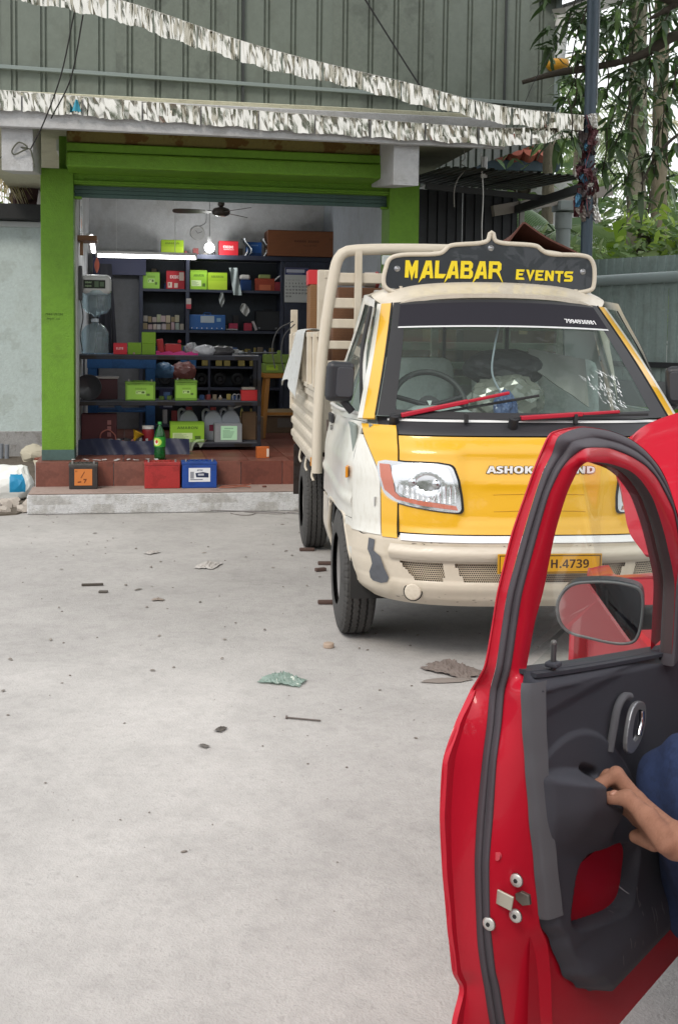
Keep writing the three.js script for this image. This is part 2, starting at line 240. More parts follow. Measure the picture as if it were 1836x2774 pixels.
const prOrange = print('or', 192, 144, (x, w, h) => { x.fillStyle = '#c97a3a'; x.fillRect(0, 0, w, h); x.strokeStyle = '#6d3413'; x.lineWidth = 9; x.beginPath(); x.moveTo(110, 24); x.lineTo(70, 80); x.stroke(); x.lineWidth = 11; x.beginPath(); x.moveTo(36, 116); x.lineTo(74, 112); x.moveTo(98, 92); x.lineTo(126, 92); x.lineTo(108, 122); x.stroke(); x.fillStyle = '#6d3413'; x.fillRect(10, 12, 6, 16); x.fillRect(24, 12, 6, 16); });
const prBlueBat = print('bbt', 256, 160, (x, w, h) => { x.fillStyle = '#dfe3e8'; x.fillRect(0, 0, w, h); x.fillStyle = '#1c2a4a'; x.font = 'bold italic 26px sans-serif'; x.fillText('MTEK', 96, 36); x.beginPath(); x.moveTo(80, 60); x.lineTo(170, 48); x.lineTo(236, 62); x.lineTo(236, 112); x.lineTo(90, 108); x.fill(); x.fillStyle = '#8c9099'; x.fillRect(18, 44, 44, 80); x.fillStyle = '#b9bec8'; x.fillRect(110, 66, 70, 22); x.fillStyle = '#1c2a4a'; x.fillRect(16, 132, 150, 8); });
const prLime2 = print('lm2', 256, 160, (x, w, h) => { x.fillStyle = '#98cb4a'; x.fillRect(0, 0, w, h); x.fillStyle = '#6d9a2c'; x.font = 'bold 26px sans-serif'; x.fillText('AMARON', 76, 50); x.fillStyle = '#c6e394'; x.fillRect(84, 62, 96, 40); x.fillStyle = '#587a2c'; x.fillRect(188, 96, 34, 26); x.fillRect(92, 70, 8, 24); x.fillRect(104, 70, 30, 6); x.fillRect(140, 70, 30, 24); });
const prMint = print('mint', 160, 160, (x, w, h) => { x.fillStyle = '#b9e6c0'; x.fillRect(0, 0, w, h); x.fillStyle = '#6b9d78'; x.font = 'bold 20px sans-serif'; x.fillText('AMARON', 34, 36); for (let i = 0; i < 7; i++) x.fillRect(20, 52 + i * 13, 70 + (i * 41) % 46, 5); });
const prWater = print('wt', 256, 110, (x, w, h) => { x.fillStyle = '#1d2b1c'; x.fillRect(0, 0, w, h); x.fillStyle = '#b9d4a4'; x.font = 'bold 30px sans-serif'; x.fillText('UDAY', 16, 44); x.font = 'italic bold 28px sans-serif'; x.fillText('AQUA', 14, 88); x.fillStyle = '#5d7458'; x.fillRect(128, 16, 50, 78); x.fillRect(192, 24, 48, 60); });
function pack(name, label, cat, u, y, w, W, H, D, colour, pr, group, turn = 0, extra) {
  const t = thing(name, label, cat, SP(u, y, w + D / 2), TH + turn, group);
  part('carton', bx(W, H, D, 0.003), mat(colour, 0.6, { map: metersMap(cardT, 0.4) }), t, [0, H / 2, 0]);
  if (pr) part('printed_front', new THREE.PlaneGeometry(W * 0.985, H * 0.98), pr, t, [0, H / 2, D / 2 + 0.002]);
  part('flap_edge', bx(W * 0.98, 0.003, D * 0.49, 0.001), mat(colour, 0.7), t, [0, H + 0.0025, D * 0.24]);
  if (extra) extra(t); return t;
}
function battery(label, u, y, w, W, H, D, body, lid, pr, turn = 0, prs = [0.8, 0.6, 0], group) {
  const t = thing('car_battery', label, 'battery', SP(u, y, w + D / 2), TH + turn, group);
  const bm = mat(body, 0.42, { ...bump(0.12, 0.0006), map: metersMap(dustT, 0.5) }), lm = mat(lid, 0.45, { map: metersMap(dustT, 0.5) });
  part('case', bx(W, H * 0.84, D, 0.006), bm, t, [0, H * 0.42, 0]);
  part('lid', bx(W * 1.02, H * 0.12, D * 1.03, 0.006), lm, t, [0, H * 0.89, 0]);
  for (const s of [-1, 1]) part('terminal', cyl(0.009, 0.022, 12, 0.008), mat([0.35, 0.34, 0.33], 0.4, { metalness: 0.8 }), t, [s * W * 0.38, H * 0.95 + 0.009, D * 0.25]);
  for (let i = 0; i < 6; i++) part('vent_plug', cyl(0.011, 0.008, 12), lm, t, [(i - 2.5) * W * 0.14, H * 0.95 + 0.003, -D * 0.05]);
  part('handle_bar', bx(W * 0.55, 0.008, 0.012, 0.003), lm, t, [0, H * 0.957, -D * 0.3]);
  if (pr) part('printed_label', new THREE.PlaneGeometry(W * prs[0], H * prs[1]), pr, t, [0, H * (0.42 + prs[2]), D / 2 + 0.002]);
  return t;
}
// batteries on the step
battery('black battery with an orange paper label on the tiled step', 0.396, 0.1675, 0.235, 0.225, 0.215, 0.15, [0.045, 0.04, 0.04], [0.09, 0.085, 0.08], prOrange, 0, [0.62, 0.62, 0.03]);
battery('plain red battery with no label on the shop step', 1.024, 0.1675, 0.22, 0.285, 0.225, 0.165, [0.5, 0.035, 0.035], [0.46, 0.04, 0.04], null);
battery('blue battery with a white picture label on the shop step', 1.324, 0.1675, 0.22, 0.282, 0.228, 0.165, [0.015, 0.085, 0.42], [0.014, 0.075, 0.36], prBlueBat, 0, [0.62, 0.5, 0.06]);
{ // bent copper rods on the step
  const t = solo('copper_rod', tube([[0, 0, 0], [0.08, 0.006, 0.01], [0.16, 0.004, -0.005], [0.23, 0.012, 0.01], [0.25, 0.022, 0.0]], 0.005, 24, 6), mat([0.24, 0.07, 0.04], 0.6), 'thin bent rusty rod lying on the step beside the blue battery', 'rod', SP(1.5, 0.174, 0.27), [0, TH, 0]);
  solo('copper_rod', tube([[0, 0, 0], [0.1, 0.003, 0.02], [0.2, 0.006, 0.0], [0.26, 0.004, 0.015]], 0.006, 24, 6), mat([0.3, 0.11, 0.07], 0.6), 'straight reddish rod lying along the edge of the shop step', 'rod', SP(1.48, 0.174, 0.2), [0, TH, 0]);
  solo('rusty_nut', tube([[0.014, 0, 0], [0, 0, 0.014], [-0.014, 0, 0], [0, 0, -0.014]], 0.006, 16, 6, true), mat([0.14, 0.05, 0.035], 0.8), 'small rusty ring on the shop step', 'ring', SP(1.86, 0.174, 0.24));
}
{ // green drink bottle
  const t = thing('drink_bottle', 'green plastic drink bottle with red and white label on the shop floor', 'bottle', SP(1.014, 0.3635, 0.62), TH);
  const body = lathe([[0.0, 0], [0.036, 0.0], [0.047, 0.02], [0.048, 0.05], [0.044, 0.09], [0.048, 0.12], [0.048, 0.18], [0.044, 0.21], [0.03, 0.255], [0.015, 0.285], [0.014, 0.30], [0.0, 0.30]], 28);
  part('body', body, new THREE.MeshPhysicalMaterial({ color: lin(0.03, 0.3, 0.07), roughness: 0.12, transmission: 0.75, thickness: 0 }), t);
  part('label_band', at(new THREE.CylinderGeometry(0.0488, 0.0488, 0.085, 28, 1, true), 0, 0.15, 0), new THREE.MeshPhysicalMaterial({ roughness: 0.4, map: canvasTex(256, 64, (x) => { x.fillStyle = '#2f8f2f'; x.fillRect(0, 0, 256, 64); for (const o of [0, 128]) { x.fillStyle = '#b9d85a'; x.beginPath(); x.ellipse(o + 64, 32, 40, 26, 0, 0, 7); x.fill(); x.fillStyle = '#e8efdc'; x.beginPath(); x.ellipse(o + 60, 34, 20, 16, 0, 0, 7); x.fill(); x.fillStyle = '#c23a24'; x.beginPath(); x.arc(o + 66, 30, 11, 0, 7); x.fill(); } }) }), t, [0, 0, 0], [0, 0.9, 0]);
  part('cap', cyl(0.016, 0.02, 16), mat([0.05, 0.3, 0.08], 0.4), t, [0, 0.308, 0]);
}
pack('small_box', 'small orange box on the floor at the foot of the rack', 'box', 1.895, 0.3635, 0.66, 0.105, 0.095, 0.07, [0.62, 0.16, 0.03], null, null, 0.1, (t) => part('white_print', new THREE.PlaneGeometry(0.02, 0.07), mat([0.7, 0.6, 0.5], 0.6), t, [0.038, 0.047, 0.0375]));
{ // navy sheet wrapped along the bottom of the rack
  const r = rngOf(5); const g = patch((u, v) => [lerp(-0.485, 0.485, u), 0.135 * v * (0.9 + 0.1 * Math.sin(u * 9)), 0.012 * Math.sin(u * 40 + v * 3) + 0.03 * (fA(u, v * 0.3) - 0.5) - 0.1 * v], 60, 8);
  solo('plastic_sheet', g, mat([0.012, 0.015, 0.045], 0.55, DS), 'dark navy plastic sheet hung along the foot of the display rack', 'sheet', SP(0.8, 0.3645, 1.0), [0, TH, 0]);
}
{ // white scraps on the floor edge
  const r = rngOf(8); for (let i = 0; i < 9; i++) { const g = patch((u, v) => [(u - 0.5) * (0.03 + 0.05 * ((i * 7) % 5) / 5), 0.012 * fA(u * 0.3 + i * 0.1, v * 0.3) + 0.002, (v - 0.5) * 0.03], 5, 4);
    solo('paper_scrap', g, mat([0.42, 0.4, 0.4], 0.9, DS), 'torn pale paper scrap lying on the shop floor edge by the green column', 'scrap', SP(0.3 + i * 0.085 + 0.03 * r(), 0.366, 0.5 + 0.08 * r()), [0.1, r() * 6, 0.1], 'paper scraps on the floor edge'); }
}
// ---------- the display rack ----------
const rackM = mat([0.028, 0.03, 0.042], 0.45, { metalness: 0.3, map: metersMap(rustT, 0.7) }), dustyM = mat([0.10, 0.105, 0.13], 0.8, { map: metersMap(dustT, 0.4), ...bump(0.2, 0.002) });
{
  const t = thing('display_rack', 'dark metal display rack with three shelves standing in the shop doorway', 'rack', SP(1.122, 0.363, 1.55), TH);
  for (const x of [-0.815, 0.815]) for (const z of [-0.19, 0.19]) part('post', bx(0.034, 0.865, 0.034, 0.003), rackM, t, [x, 0.4325, z]);
  for (const y of [0.06, 0.44, 0.856]) { part('shelf', bx(1.63, 0.012, 0.4, 0.003), dustyM, t, [0, y + 0.008, 0]); for (const z of [-0.2, 0.2]) part('rail', bx(1.63, 0.034, 0.012, 0.003), rackM, t, [0, y - 0.012, z]); }
}
const yT = 1.234, yM = 0.818, yB = 0.438;
{ // water bottles and their stand
  const wm = new THREE.MeshPhysicalMaterial({ color: lin(0.82, 0.93, 0.97), roughness: 0.05, transmission: 0.85, thickness: 0, ior: 1.4 });
  const prof = (f) => f([[0, 0], [0.11, 0], [0.122, 0.015], [0.122, 0.07], [0.116, 0.08], [0.122, 0.09], [0.122, 0.15], [0.116, 0.16], [0.122, 0.17], [0.12, 0.2], [0.085, 0.255], [0.03, 0.275], [0.028, 0.3], [0, 0.3]]);
  const b2 = thing('water_jar', 'large clear water bottle standing upright on the rack by the column', 'bottle', SP(0.455, yT, 1.5), TH);
  part('jar', prof((p) => lathe(p, 32)), wm, b2); part('cap', cyl(0.034, 0.03, 18), mat([0.5, 0.55, 0.6], 0.4), b2, [0, 0.305, 0]);
  const b1 = thing('water_dispenser', 'white topped water dispenser with clear upturned bottle on the rack', 'dispenser', SP(0.47, yT + 0.325, 1.5), TH);
  part('bottle', prof((p) => lathe(p.map(([r, y]) => [r * 1.05, 0.01 + (0.3 - y) * 0.82]).reverse(), 32)), wm, b1);
  part('tank', bx(0.262, 0.175, 0.25, 0.04), mat([0.62, 0.63, 0.62], 0.35), b1, [0, 0.3, 0]);
  part('label', new THREE.PlaneGeometry(0.19, 0.075), prWater, b1, [-0.015, 0.3, 0.1265]);
  part('stand_rod', bar([-0.13, -0.32, -0.06], [-0.13, 0.3, -0.06], 0.006, 8), whiteM, b1); part('stand_rod', bar([0.13, -0.32, -0.06], [0.13, 0.3, -0.06], 0.006, 8), rackM, b1);
}
pack('small_battery_box', 'small red box with white lettering on the top of the rack', 'box', 0.68, yT, 1.42, 0.122, 0.1, 0.09, '#b51f2d', prElite);
pack('lime_box', 'small lime box beside the red box on the rack', 'box', 0.808, yT, 1.42, 0.122, 0.104, 0.09, '#84b425', null);
pack('lime_box', 'lower small lime box of the stacked pair on the rack', 'box', 0.934, yT, 1.42, 0.122, 0.1, 0.09, '#84b425', null);
pack('lime_box', 'upper small lime box of the stacked pair on the rack', 'box', 0.934, yT + 0.104, 1.42, 0.124, 0.096, 0.09, '#8cbd2a', null);
{ // red cloths and small goods along the top
  const t = thing('red_tool_case', 'red tool case with folded cloth on top of the rack', 'case', SP(1.13, yT + 0.012, 1.62), TH);
  const rm = mat([0.45, 0.03, 0.035], 0.6); part('case', bx(0.15, 0.085, 0.1, 0.012), rm, t, [0.03, 0.045, 0]); part('upright_pack', bx(0.06, 0.13, 0.05, 0.01), rm, t, [-0.085, 0.066, 0.01], [0, 0, 0.12]); part('clasp', bx(0.03, 0.03, 0.02, 0.006), rm, t, [0.09, 0.11, 0]);
  const pk = patch((u, v) => [lerp(-0.19, 0.19, u), 0.022 + 0.014 * Math.sin(u * 22 + v * 4) * (1 - v) - 0.03 * sstep(0.7, 1, v), lerp(-0.08, 0.11, v)], 40, 8);
  solo('pink_cloth', pk, mat([0.6, 0.03, 0.22], 0.8, DS), 'bright pink cloth spread on the top shelf of the rack', 'cloth', SP(1.19, yT, 1.52), [0, TH, 0]);
  const r = rngOf(21); const bag = (u, w, W, H, c, label, o = {}) => { const s = r() * 10; const g = new THREE.IcosahedronGeometry(0.5, 4); const p = g.attributes.position; for (let i = 0; i < p.count; i++) { const a = V().fromBufferAttribute(p, i).normalize(); const k = 0.36 + 0.22 * fB((a.x * 0.31 + s) % 1 + 1, (a.y * 0.37 + a.z * 0.21) % 1 + 1); p.setXYZ(i, a.x * W * k * 1.4, Math.max(0, (a.y + 0.55) * H * k * 1.3), a.z * 0.1 * k * 1.6); } g.computeVertexNormals(); return solo(o.name || 'plastic_bag', g, mat(c, 0.35, o.m || {}), label, o.cat || 'bag', SP(u, yT, w), [0, TH, 0]); };
  bag(1.44, 1.5, 0.16, 0.1, [0.5, 0.5, 0.53], 'crumpled white plastic bag on the rack next to the pink cloth');
  bag(1.6, 1.55, 0.2, 0.09, [0.07, 0.065, 0.07], 'heap of dark rags on the top shelf of the rack', { name: 'rag_heap', cat: 'rags' });
  bag(1.33, 1.66, 0.1, 0.12, [0.33, 0.33, 0.34], 'small grey knotted bag behind the pink cloth');
  for (let i = 0; i < 14; i++) { const x = 0.62 + 0.09 * i; solo('hand_tool', bar([0, 0, 0], [0.05 + 0.05 * r(), 0.012 * r(), 0.03 * r()], 0.006 + 0.004 * r(), 7), mat([[0.35, 0.35, 0.36], [0.05, 0.05, 0.05], [0.5, 0.3, 0.3]][i % 3], 0.4, { metalness: i % 3 ? 0 : 0.7 }), 'small metal or plastic tool lying on the top shelf of the rack', 'tool', SP(x, yT + 0.01, 1.4 + 0.3 * r()), [0, r() * 3, 0], 'loose tools on the rack'); }
  solo('steel_ruler', bx(0.24, 0.006, 0.03, 0.001), mat([0.6, 0.6, 0.62], 0.3, { metalness: 0.6 }), 'pale metal strip on the front end of the rack top', 'strip', SP(1.81, yT + 0.003, 1.4), [0, TH, 0]);
}
// middle shelf
battery('wide lime battery on the middle shelf of the rack', 0.859, yM, 1.38, 0.268, 0.18, 0.17, '#86b93a', '#7caa35', prLime2, 0, [0.86, 0.7, 0]);
battery('narrow lime battery on the middle shelf of the rack', 1.27, yM, 1.38, 0.2, 0.196, 0.165, '#86b93a', '#7caa35', prLime2, 0, [0.9, 0.6, 0]);
pack('terminal_box', 'small bright red box at the end of the middle shelf', 'box', 1.853, yM, 1.38, 0.158, 0.095, 0.12, [0.62, 0.02, 0.025], null, null, 0, (t) => part('grey_lid', bx(0.12, 0.024, 0.09, 0.006), mat([0.28, 0.26, 0.22], 0.8), t, [-0.01, 0.112, 0]));
{
  const t = thing('old_speaker', 'round black horn speaker on the middle shelf by the column', 'speaker', SP(0.40, yM, 1.46), TH);
  part('horn', at(lathe([[0.0, 0.0], [0.05, 0.005], [0.09, 0.03], [0.115, 0.075], [0.118, 0.085], [0.11, 0.085], [0.08, 0.05], [0.0, 0.03]], 32), 0, 0.118, 0.0, Math.PI / 2, 0, 0), mat([0.03, 0.03, 0.035], 0.4), t);
  part('stand', bx(0.1, 0.03, 0.08, 0.008), navyM, t, [0, 0.015, 0.02]);
  pack('maroon_box', 'dark maroon box with a pale lid on the middle shelf', 'box', 0.555, yM, 1.58, 0.2, 0.185, 0.14, [0.07, 0.012, 0.018], null, null, 0, (q) => part('pale_lid', bx(0.26, 0.02, 0.16, 0.004), mat([0.35, 0.32, 0.3], 0.7), q, [-0.02, 0.198, 0.0]));
  for (const [x, c] of [[1.72, [0.35, 0.36, 0.37]], [1.755, [0.25, 0.25, 0.27]]]) solo('metal_clip', tube([[-0.015, 0, 0], [-0.018, 0.04, 0], [0, 0.055, 0], [0.018, 0.04, 0], [0.015, 0, 0]], 0.006, 16, 6), mat(c, 0.35, { metalness: 0.7 }), 'shiny metal clip beside the red box on the middle shelf', 'clip', SP(x, yM + 0.003, 1.45), [0, TH, 0], 'metal clips on the shelf');
}
// bottom shelf
pack('lime_battery_carton', 'large lime carton in clear wrap on the bottom shelf', 'box', 1.281, yB, 1.36, 0.31, 0.18, 0.2, '#86b52c', prAm);
{ const g = patch((u, v) => [lerp(-0.17, 0.13, u) * (1 - 0.5 * v), -0.16 * v * (0.6 + 0.4 * Math.sin(u * 6)), 0.012 * Math.sin(u * 15 + v * 6) + 0.012], 20, 8); solo('clear_wrap', g, new THREE.MeshPhysicalMaterial({ color: lin(0.75, 0.85, 0.7), roughness: 0.2, transmission: 0.7, thickness: 0 }), 'loose clear plastic hanging below the large lime carton', 'plastic', SP(1.33, yB + 0.03, 1.33), [0, TH, 0]); }
pack('wrapped_battery', 'grey box in clear wrap with mint label on the bottom shelf', 'box', 1.656, yB, 1.36, 0.25, 0.165, 0.18, [0.33, 0.36, 0.40], null, null, 0, (t) => part('mint_label', new THREE.PlaneGeometry(0.15, 0.13), prMint, t, [0.005, 0.085, 0.093]));
function jerry(label, u, w, s = 1, spout, y = yB) {
  const t = thing('jerry_can', label, 'can', SP(u, y, w), TH); const m = mat([0.40, 0.43, 0.47], 0.45);
  part('body', poly(round([[-0.07, 0], [0.07, 0], [0.072, 0.02], [0.072, 0.16], [0.045, 0.215], [0.02, 0.24], [-0.02, 0.24], [-0.072, 0.19], [-0.072, 0.02]].map(([a, b]) => [a * s, b * s]), 4), 0.1 * s, 0.015), m, t, [0, 0, 0.05]);
  part('handle', tube([[-0.03 * s, 0.232 * s, 0], [-0.06 * s, 0.25 * s, 0], [-0.082 * s, 0.22 * s, 0], [-0.076 * s, 0.13 * s, 0]], 0.011 * s, 20, 8), m, t);
  part('cap', cyl(0.024 * s, 0.03 * s, 16), spout ? m : mat([0.4, 0.06, 0.07], 0.5), t, [0, 0.252 * s, 0]);
  part('label', new THREE.PlaneGeometry(0.07 * s, 0.05 * s), mat([0.28, 0.02, 0.06], 0.6), t, [0, 0.1 * s, 0.052]);
  if (spout) part('spout', bar([0.01, 0.25 * s, 0], [0.11 * s, 0.29 * s, 0.02], 0.008, 8), whiteM, t);
}
jerry('grey plastic jerry can with red cap behind the wrapped box', 1.535, 1.62, 1.15); jerry('grey plastic jerry can with a long spout behind the wrapped box', 1.7, 1.62, 1.17, true);
jerry('grey plastic jerry can standing behind the large lime carton', 1.31, 1.66, 1.15);
pack('maroon_cabinet', 'large maroon box at the left end of the bottom shelf', 'box', 0.49, yB, 1.52, 0.315, 0.245, 0.2, [0.115, 0.02, 0.026], null, null, 0, (t) => { for (let i = 0; i < 3; i++) part('paper_tag', bx(0.035, 0.04, 0.003, 0.001), mat([0.35, 0.14, 0.13], 0.7), t, [0.09, 0.06 + i * 0.055, 0.102]); });
{
  const t = thing('yellow_funnel', 'yellow plastic funnel lying on the bottom shelf', 'funnel', SP(0.82, yB + 0.045, 1.42), TH); part('cone', at(lathe([[0.012, -0.06], [0.016, -0.01], [0.05, 0.045], [0.055, 0.05], [0.048, 0.045], [0.012, -0.01]], 24), 0, 0, 0, 0, 0, -0.5), mat([0.62, 0.36, 0.02], 0.45), t); part('spout', at(cyl(0.01, 0.05, 12, 0.013), -0.02, -0.03, 0, 0, 0, -0.5), mat([0.6, 0.34, 0.02], 0.45), t);
  const j = thing('red_jar', 'red plastic jar with white lid on the bottom shelf', 'jar', SP(0.93, yB, 1.5), TH); part('jar', lathe([[0, 0], [0.05, 0], [0.056, 0.01], [0.056, 0.1], [0.05, 0.115], [0, 0.115]], 26), mat([0.28, 0.02, 0.03], 0.35), j); part('lid', cyl(0.054, 0.028, 26), whiteM, j, [0, 0.128, 0]);
  solo('jumper_cable', tube([[-0.06, 0.01, 0], [-0.05, 0.08, 0.01], [0.01, 0.11, 0.0], [0.07, 0.07, 0.02], [0.09, 0.012, 0.03], [0.15, 0.01, 0.0]], 0.006, 40, 7), mat([0.38, 0.12, 0.09], 0.6), 'reddish cable loop in front of the maroon box on the bottom shelf', 'cable', SP(0.56, yB, 1.42), [0, TH, 0]);
  const r = rngOf(3); for (let i = 0; i < 10; i++) solo('small_part', bx(0.02 + 0.03 * r(), 0.015 + 0.025 * r(), 0.02 + 0.02 * r(), 0.004), mat([[0.4, 0.4, 0.42], [0.06, 0.05, 0.05], [0.3, 0.12, 0.1], [0.5, 0.52, 0.54]][i % 4], 0.5), 'small loose battery part lying on the bottom shelf', 'battery part', SP(0.4 + 0.065 * i, yB + 0.014, 1.4 + 0.12 * r()), [0, r() * 3, 0], 'loose parts on the bottom shelf');
  pack('brown_carton', 'brown cardboard piece leaning at the right of the bottom shelf', 'box', 1.87, yB, 1.6, 0.13, 0.26, 0.09, '#7d6042', null);
}
// ---------- back of the shop ----------
{
  const t = thing('wall_bookcase', 'dark navy shelf unit covering the back wall of the shop', 'shelves', SP(1.73, 0.363, 3.75), TH);
  const Bk = mat([0.05, 0.062, 0.08], 0.6, { map: metersMap(dustT, 0.9) }), Y = (y) => y - 0.363;
  part('top_board', bx(2.72, 0.05, 0.42, 0.004), navyM, t, [0, Y(2.272), 0]); part('header_panel', bx(0.56, 0.19, 0.02, 0.003), mat([0.03, 0.035, 0.09], 0.5), t, [-1.07, Y(2.15), 0.2]);
  for (const x of [-0.842, -0.34, 0.705]) part('upright', bx(0.04, 1.88, 0.4, 0.004), navyM, t, [x, Y(1.304), 0]);
  for (const x of [-0.1, 0.4]) part('upright', bx(0.025, 0.84, 0.38, 0.003), navyM, t, [x, Y(0.785), 0]);
  part('side_panel', bx(0.62, 1.88, 0.03, 0.004), navyM, t, [1.04, Y(1.304), 0.19]);
  part('back_panel', bx(1.56, 1.88, 0.012, 0.002), Bk, t, [-0.06, Y(1.304), -0.2]);
  for (const y of [1.906, 1.46, 1.2, 0.83, 0.42]) part('shelf', bx(1.51, 0.03, 0.38, 0.003), navyM, t, [-0.075, Y(y) - 0.006, 0.0]);
  part('shelf', bx(1.0, 0.025, 0.36, 0.003), navyM, t, [0.2, Y(1.06), 0.0]);
}
{ // grey door leaf in the gap beside the shelves, dark coat hanging there
  solo('grey_door', bx(0.44, 1.9, 0.04, 0.004), mat([0.25, 0.255, 0.265], 0.7, { map: metersMap(wallT, 1.9) }), 'plain grey door leaf beside the navy shelf unit', 'door', SP(0.655, 1.313, 3.8), [0, TH, 0]);
  const g = patch((u, v) => [lerp(-0.1, 0.1, u) * (0.6 + 0.6 * v), 0.95 - 0.95 * v, 0.03 * Math.sin(u * 16) * v + 0.03 * Math.cos(u * 3.1)], 24, 14);
  solo('dark_coat', g, mat([0.02, 0.02, 0.026], 0.9, DS), 'dark coat hanging behind the water dispenser', 'coat', SP(0.52, 1.2, 3.2), [0, TH, 0]);
}
const S1 = 1.918, S2 = 1.472, S3 = 1.212, S0 = 2.299;
pack('battery_carton', 'lime carton with dark lettering on top of the shelf unit', 'box', 1.227, S0, 3.62, 0.245, 0.15, 0.17, '#93b41e', prAmDark, null);
pack('battery_carton', 'dark red carton with white lettering on top of the shelf unit', 'box', 1.841, S0, 3.62, 0.212, 0.155, 0.16, '#9d1a28', prEx);
pack('battery_carton', 'blue carton on top of the shelf unit beside the brown carton', 'box', 2.125, S0, 3.62, 0.165, 0.15, 0.15, '#1f5fae', prBlueBox);
pack('big_brown_carton', 'long brown cardboard carton with printed lettering on top of the shelves', 'box', 2.66, S0, 3.5, 0.8, 0.28, 0.35, '#6f4023', prCarton);
{ const g = patch((u, v) => [0.05 * (u - 0.5) + 0.03 * Math.sin(v * 5), 0.19 * v, 0.05 * Math.sin(u * 7 + v * 3)], 8, 14); for (const [x, lb] of [[2.035, 'white plastic sleeve beside the blue carton on the shelf top'], [2.245, 'crumpled white plastic between blue carton and brown carton']]) solo('plastic_sleeve', g, mat([0.62, 0.66, 0.68], 0.25, DS), lb, 'plastic', SP(x, S0, 3.6), [0, TH, 0]); }
pack('battery_carton', 'lime carton with pale sticker at the left end of upper shelf', 'box', 0.995, S1, 3.62, 0.19, 0.175, 0.15, '#86b52c', prLime2);
pack('battery_carton', 'red and white carton with lettering on the upper shelf', 'box', 1.261, S1, 3.62, 0.2, 0.195, 0.15, '#a51c28', prEx2);
pack('battery_carton', 'tall lime carton beside the shelf post on the upper shelf', 'box', 1.513, S1, 3.62, 0.186, 0.208, 0.15, '#86a628', prAm);
pack('battery_carton', 'yellowish lime carton beside the hanging sleeve on the upper shelf', 'box', 1.72, S1, 3.62, 0.215, 0.186, 0.15, '#93b41e', prAmDark);
{ const g = patch((u, v) => [lerp(-0.045, 0.045, u) + 0.05 * v, -0.3 * v, 0.012 * Math.sin(u * 8 + v * 7)], 8, 16); solo('hanging_sleeve', g, mat([0.36, 0.42, 0.41], 0.35, DS), 'long pale plastic sleeve hanging in front of the upper shelf', 'plastic', SP(1.885, 2.16, 3.53), [0, TH, 0]);
  solo('plastic_scrap', patch((u, v) => [lerp(-0.03, 0.03, u) * Math.sin(0.4 + v * 2.6), -0.16 * v, 0.01 * Math.sin(u * 8 + v * 9)], 8, 10), mat([0.3, 0.32, 0.31], 0.4, DS), 'small torn plastic bag hanging under the upper shelf', 'plastic', SP(1.76, 1.885, 3.52), [0, TH, 0]);
  solo('plastic_scrap', patch((u, v) => [lerp(-0.05, 0.05, u) * Math.sin(0.3 + v * 2.7) + 0.03 * v, -0.14 * v, 0.012 * Math.sin(u * 9 + v * 8)], 8, 10), mat([0.42, 0.42, 0.4], 0.4, DS), 'crumpled pale bag hanging near the black case', 'plastic', SP(2.0, 1.77, 3.52), [0, TH, 0]);
  const h = pack('tag_card', 'small red and white card hanging on the shelf post', 'card', 1.40, 1.70, 3.52, 0.055, 0.11, 0.008, '#c9c4c2', null); part('red_half', new THREE.PlaneGeometry(0.054, 0.05), mat([0.45, 0.04, 0.06], 0.6), h, [0, 0.027, 0.0065]); }
pack('small_box', 'small blue box with white top on the upper shelf', 'box', 2.038, S1, 3.62, 0.112, 0.11, 0.1, '#204a8c', null, null, 0, (t) => part('white_pouch', bx(0.12, 0.06, 0.08, 0.025), mat([0.5, 0.49, 0.46], 0.7), t, [-0.01, 0.145, 0]));
pack('orange_box', 'orange red box on the upper shelf by the calendar', 'box', 2.245, S1, 3.6, 0.215, 0.13, 0.12, [0.42, 0.065, 0.03], null, null, 0, (t) => { part('label', new THREE.PlaneGeometry(0.13, 0.06), mat([0.5, 0.13, 0.06], 0.6), t, [0, 0.035, 0.063]); part('olive_top', bx(0.13, 0.045, 0.08, 0.008), mat([0.22, 0.26, 0.09], 0.7), t, [0, 0.157, 0]); });
pack('red_packet', 'small red packet at the end of the upper shelf', 'packet', 2.385, S1, 3.6, 0.06, 0.095, 0.06, [0.35, 0.03, 0.05], null, null, 0, (t) => part('white_strap', bar([-0.03, 0.12, 0], [0.03, 0.17, 0], 0.008, 6), whiteM, t));
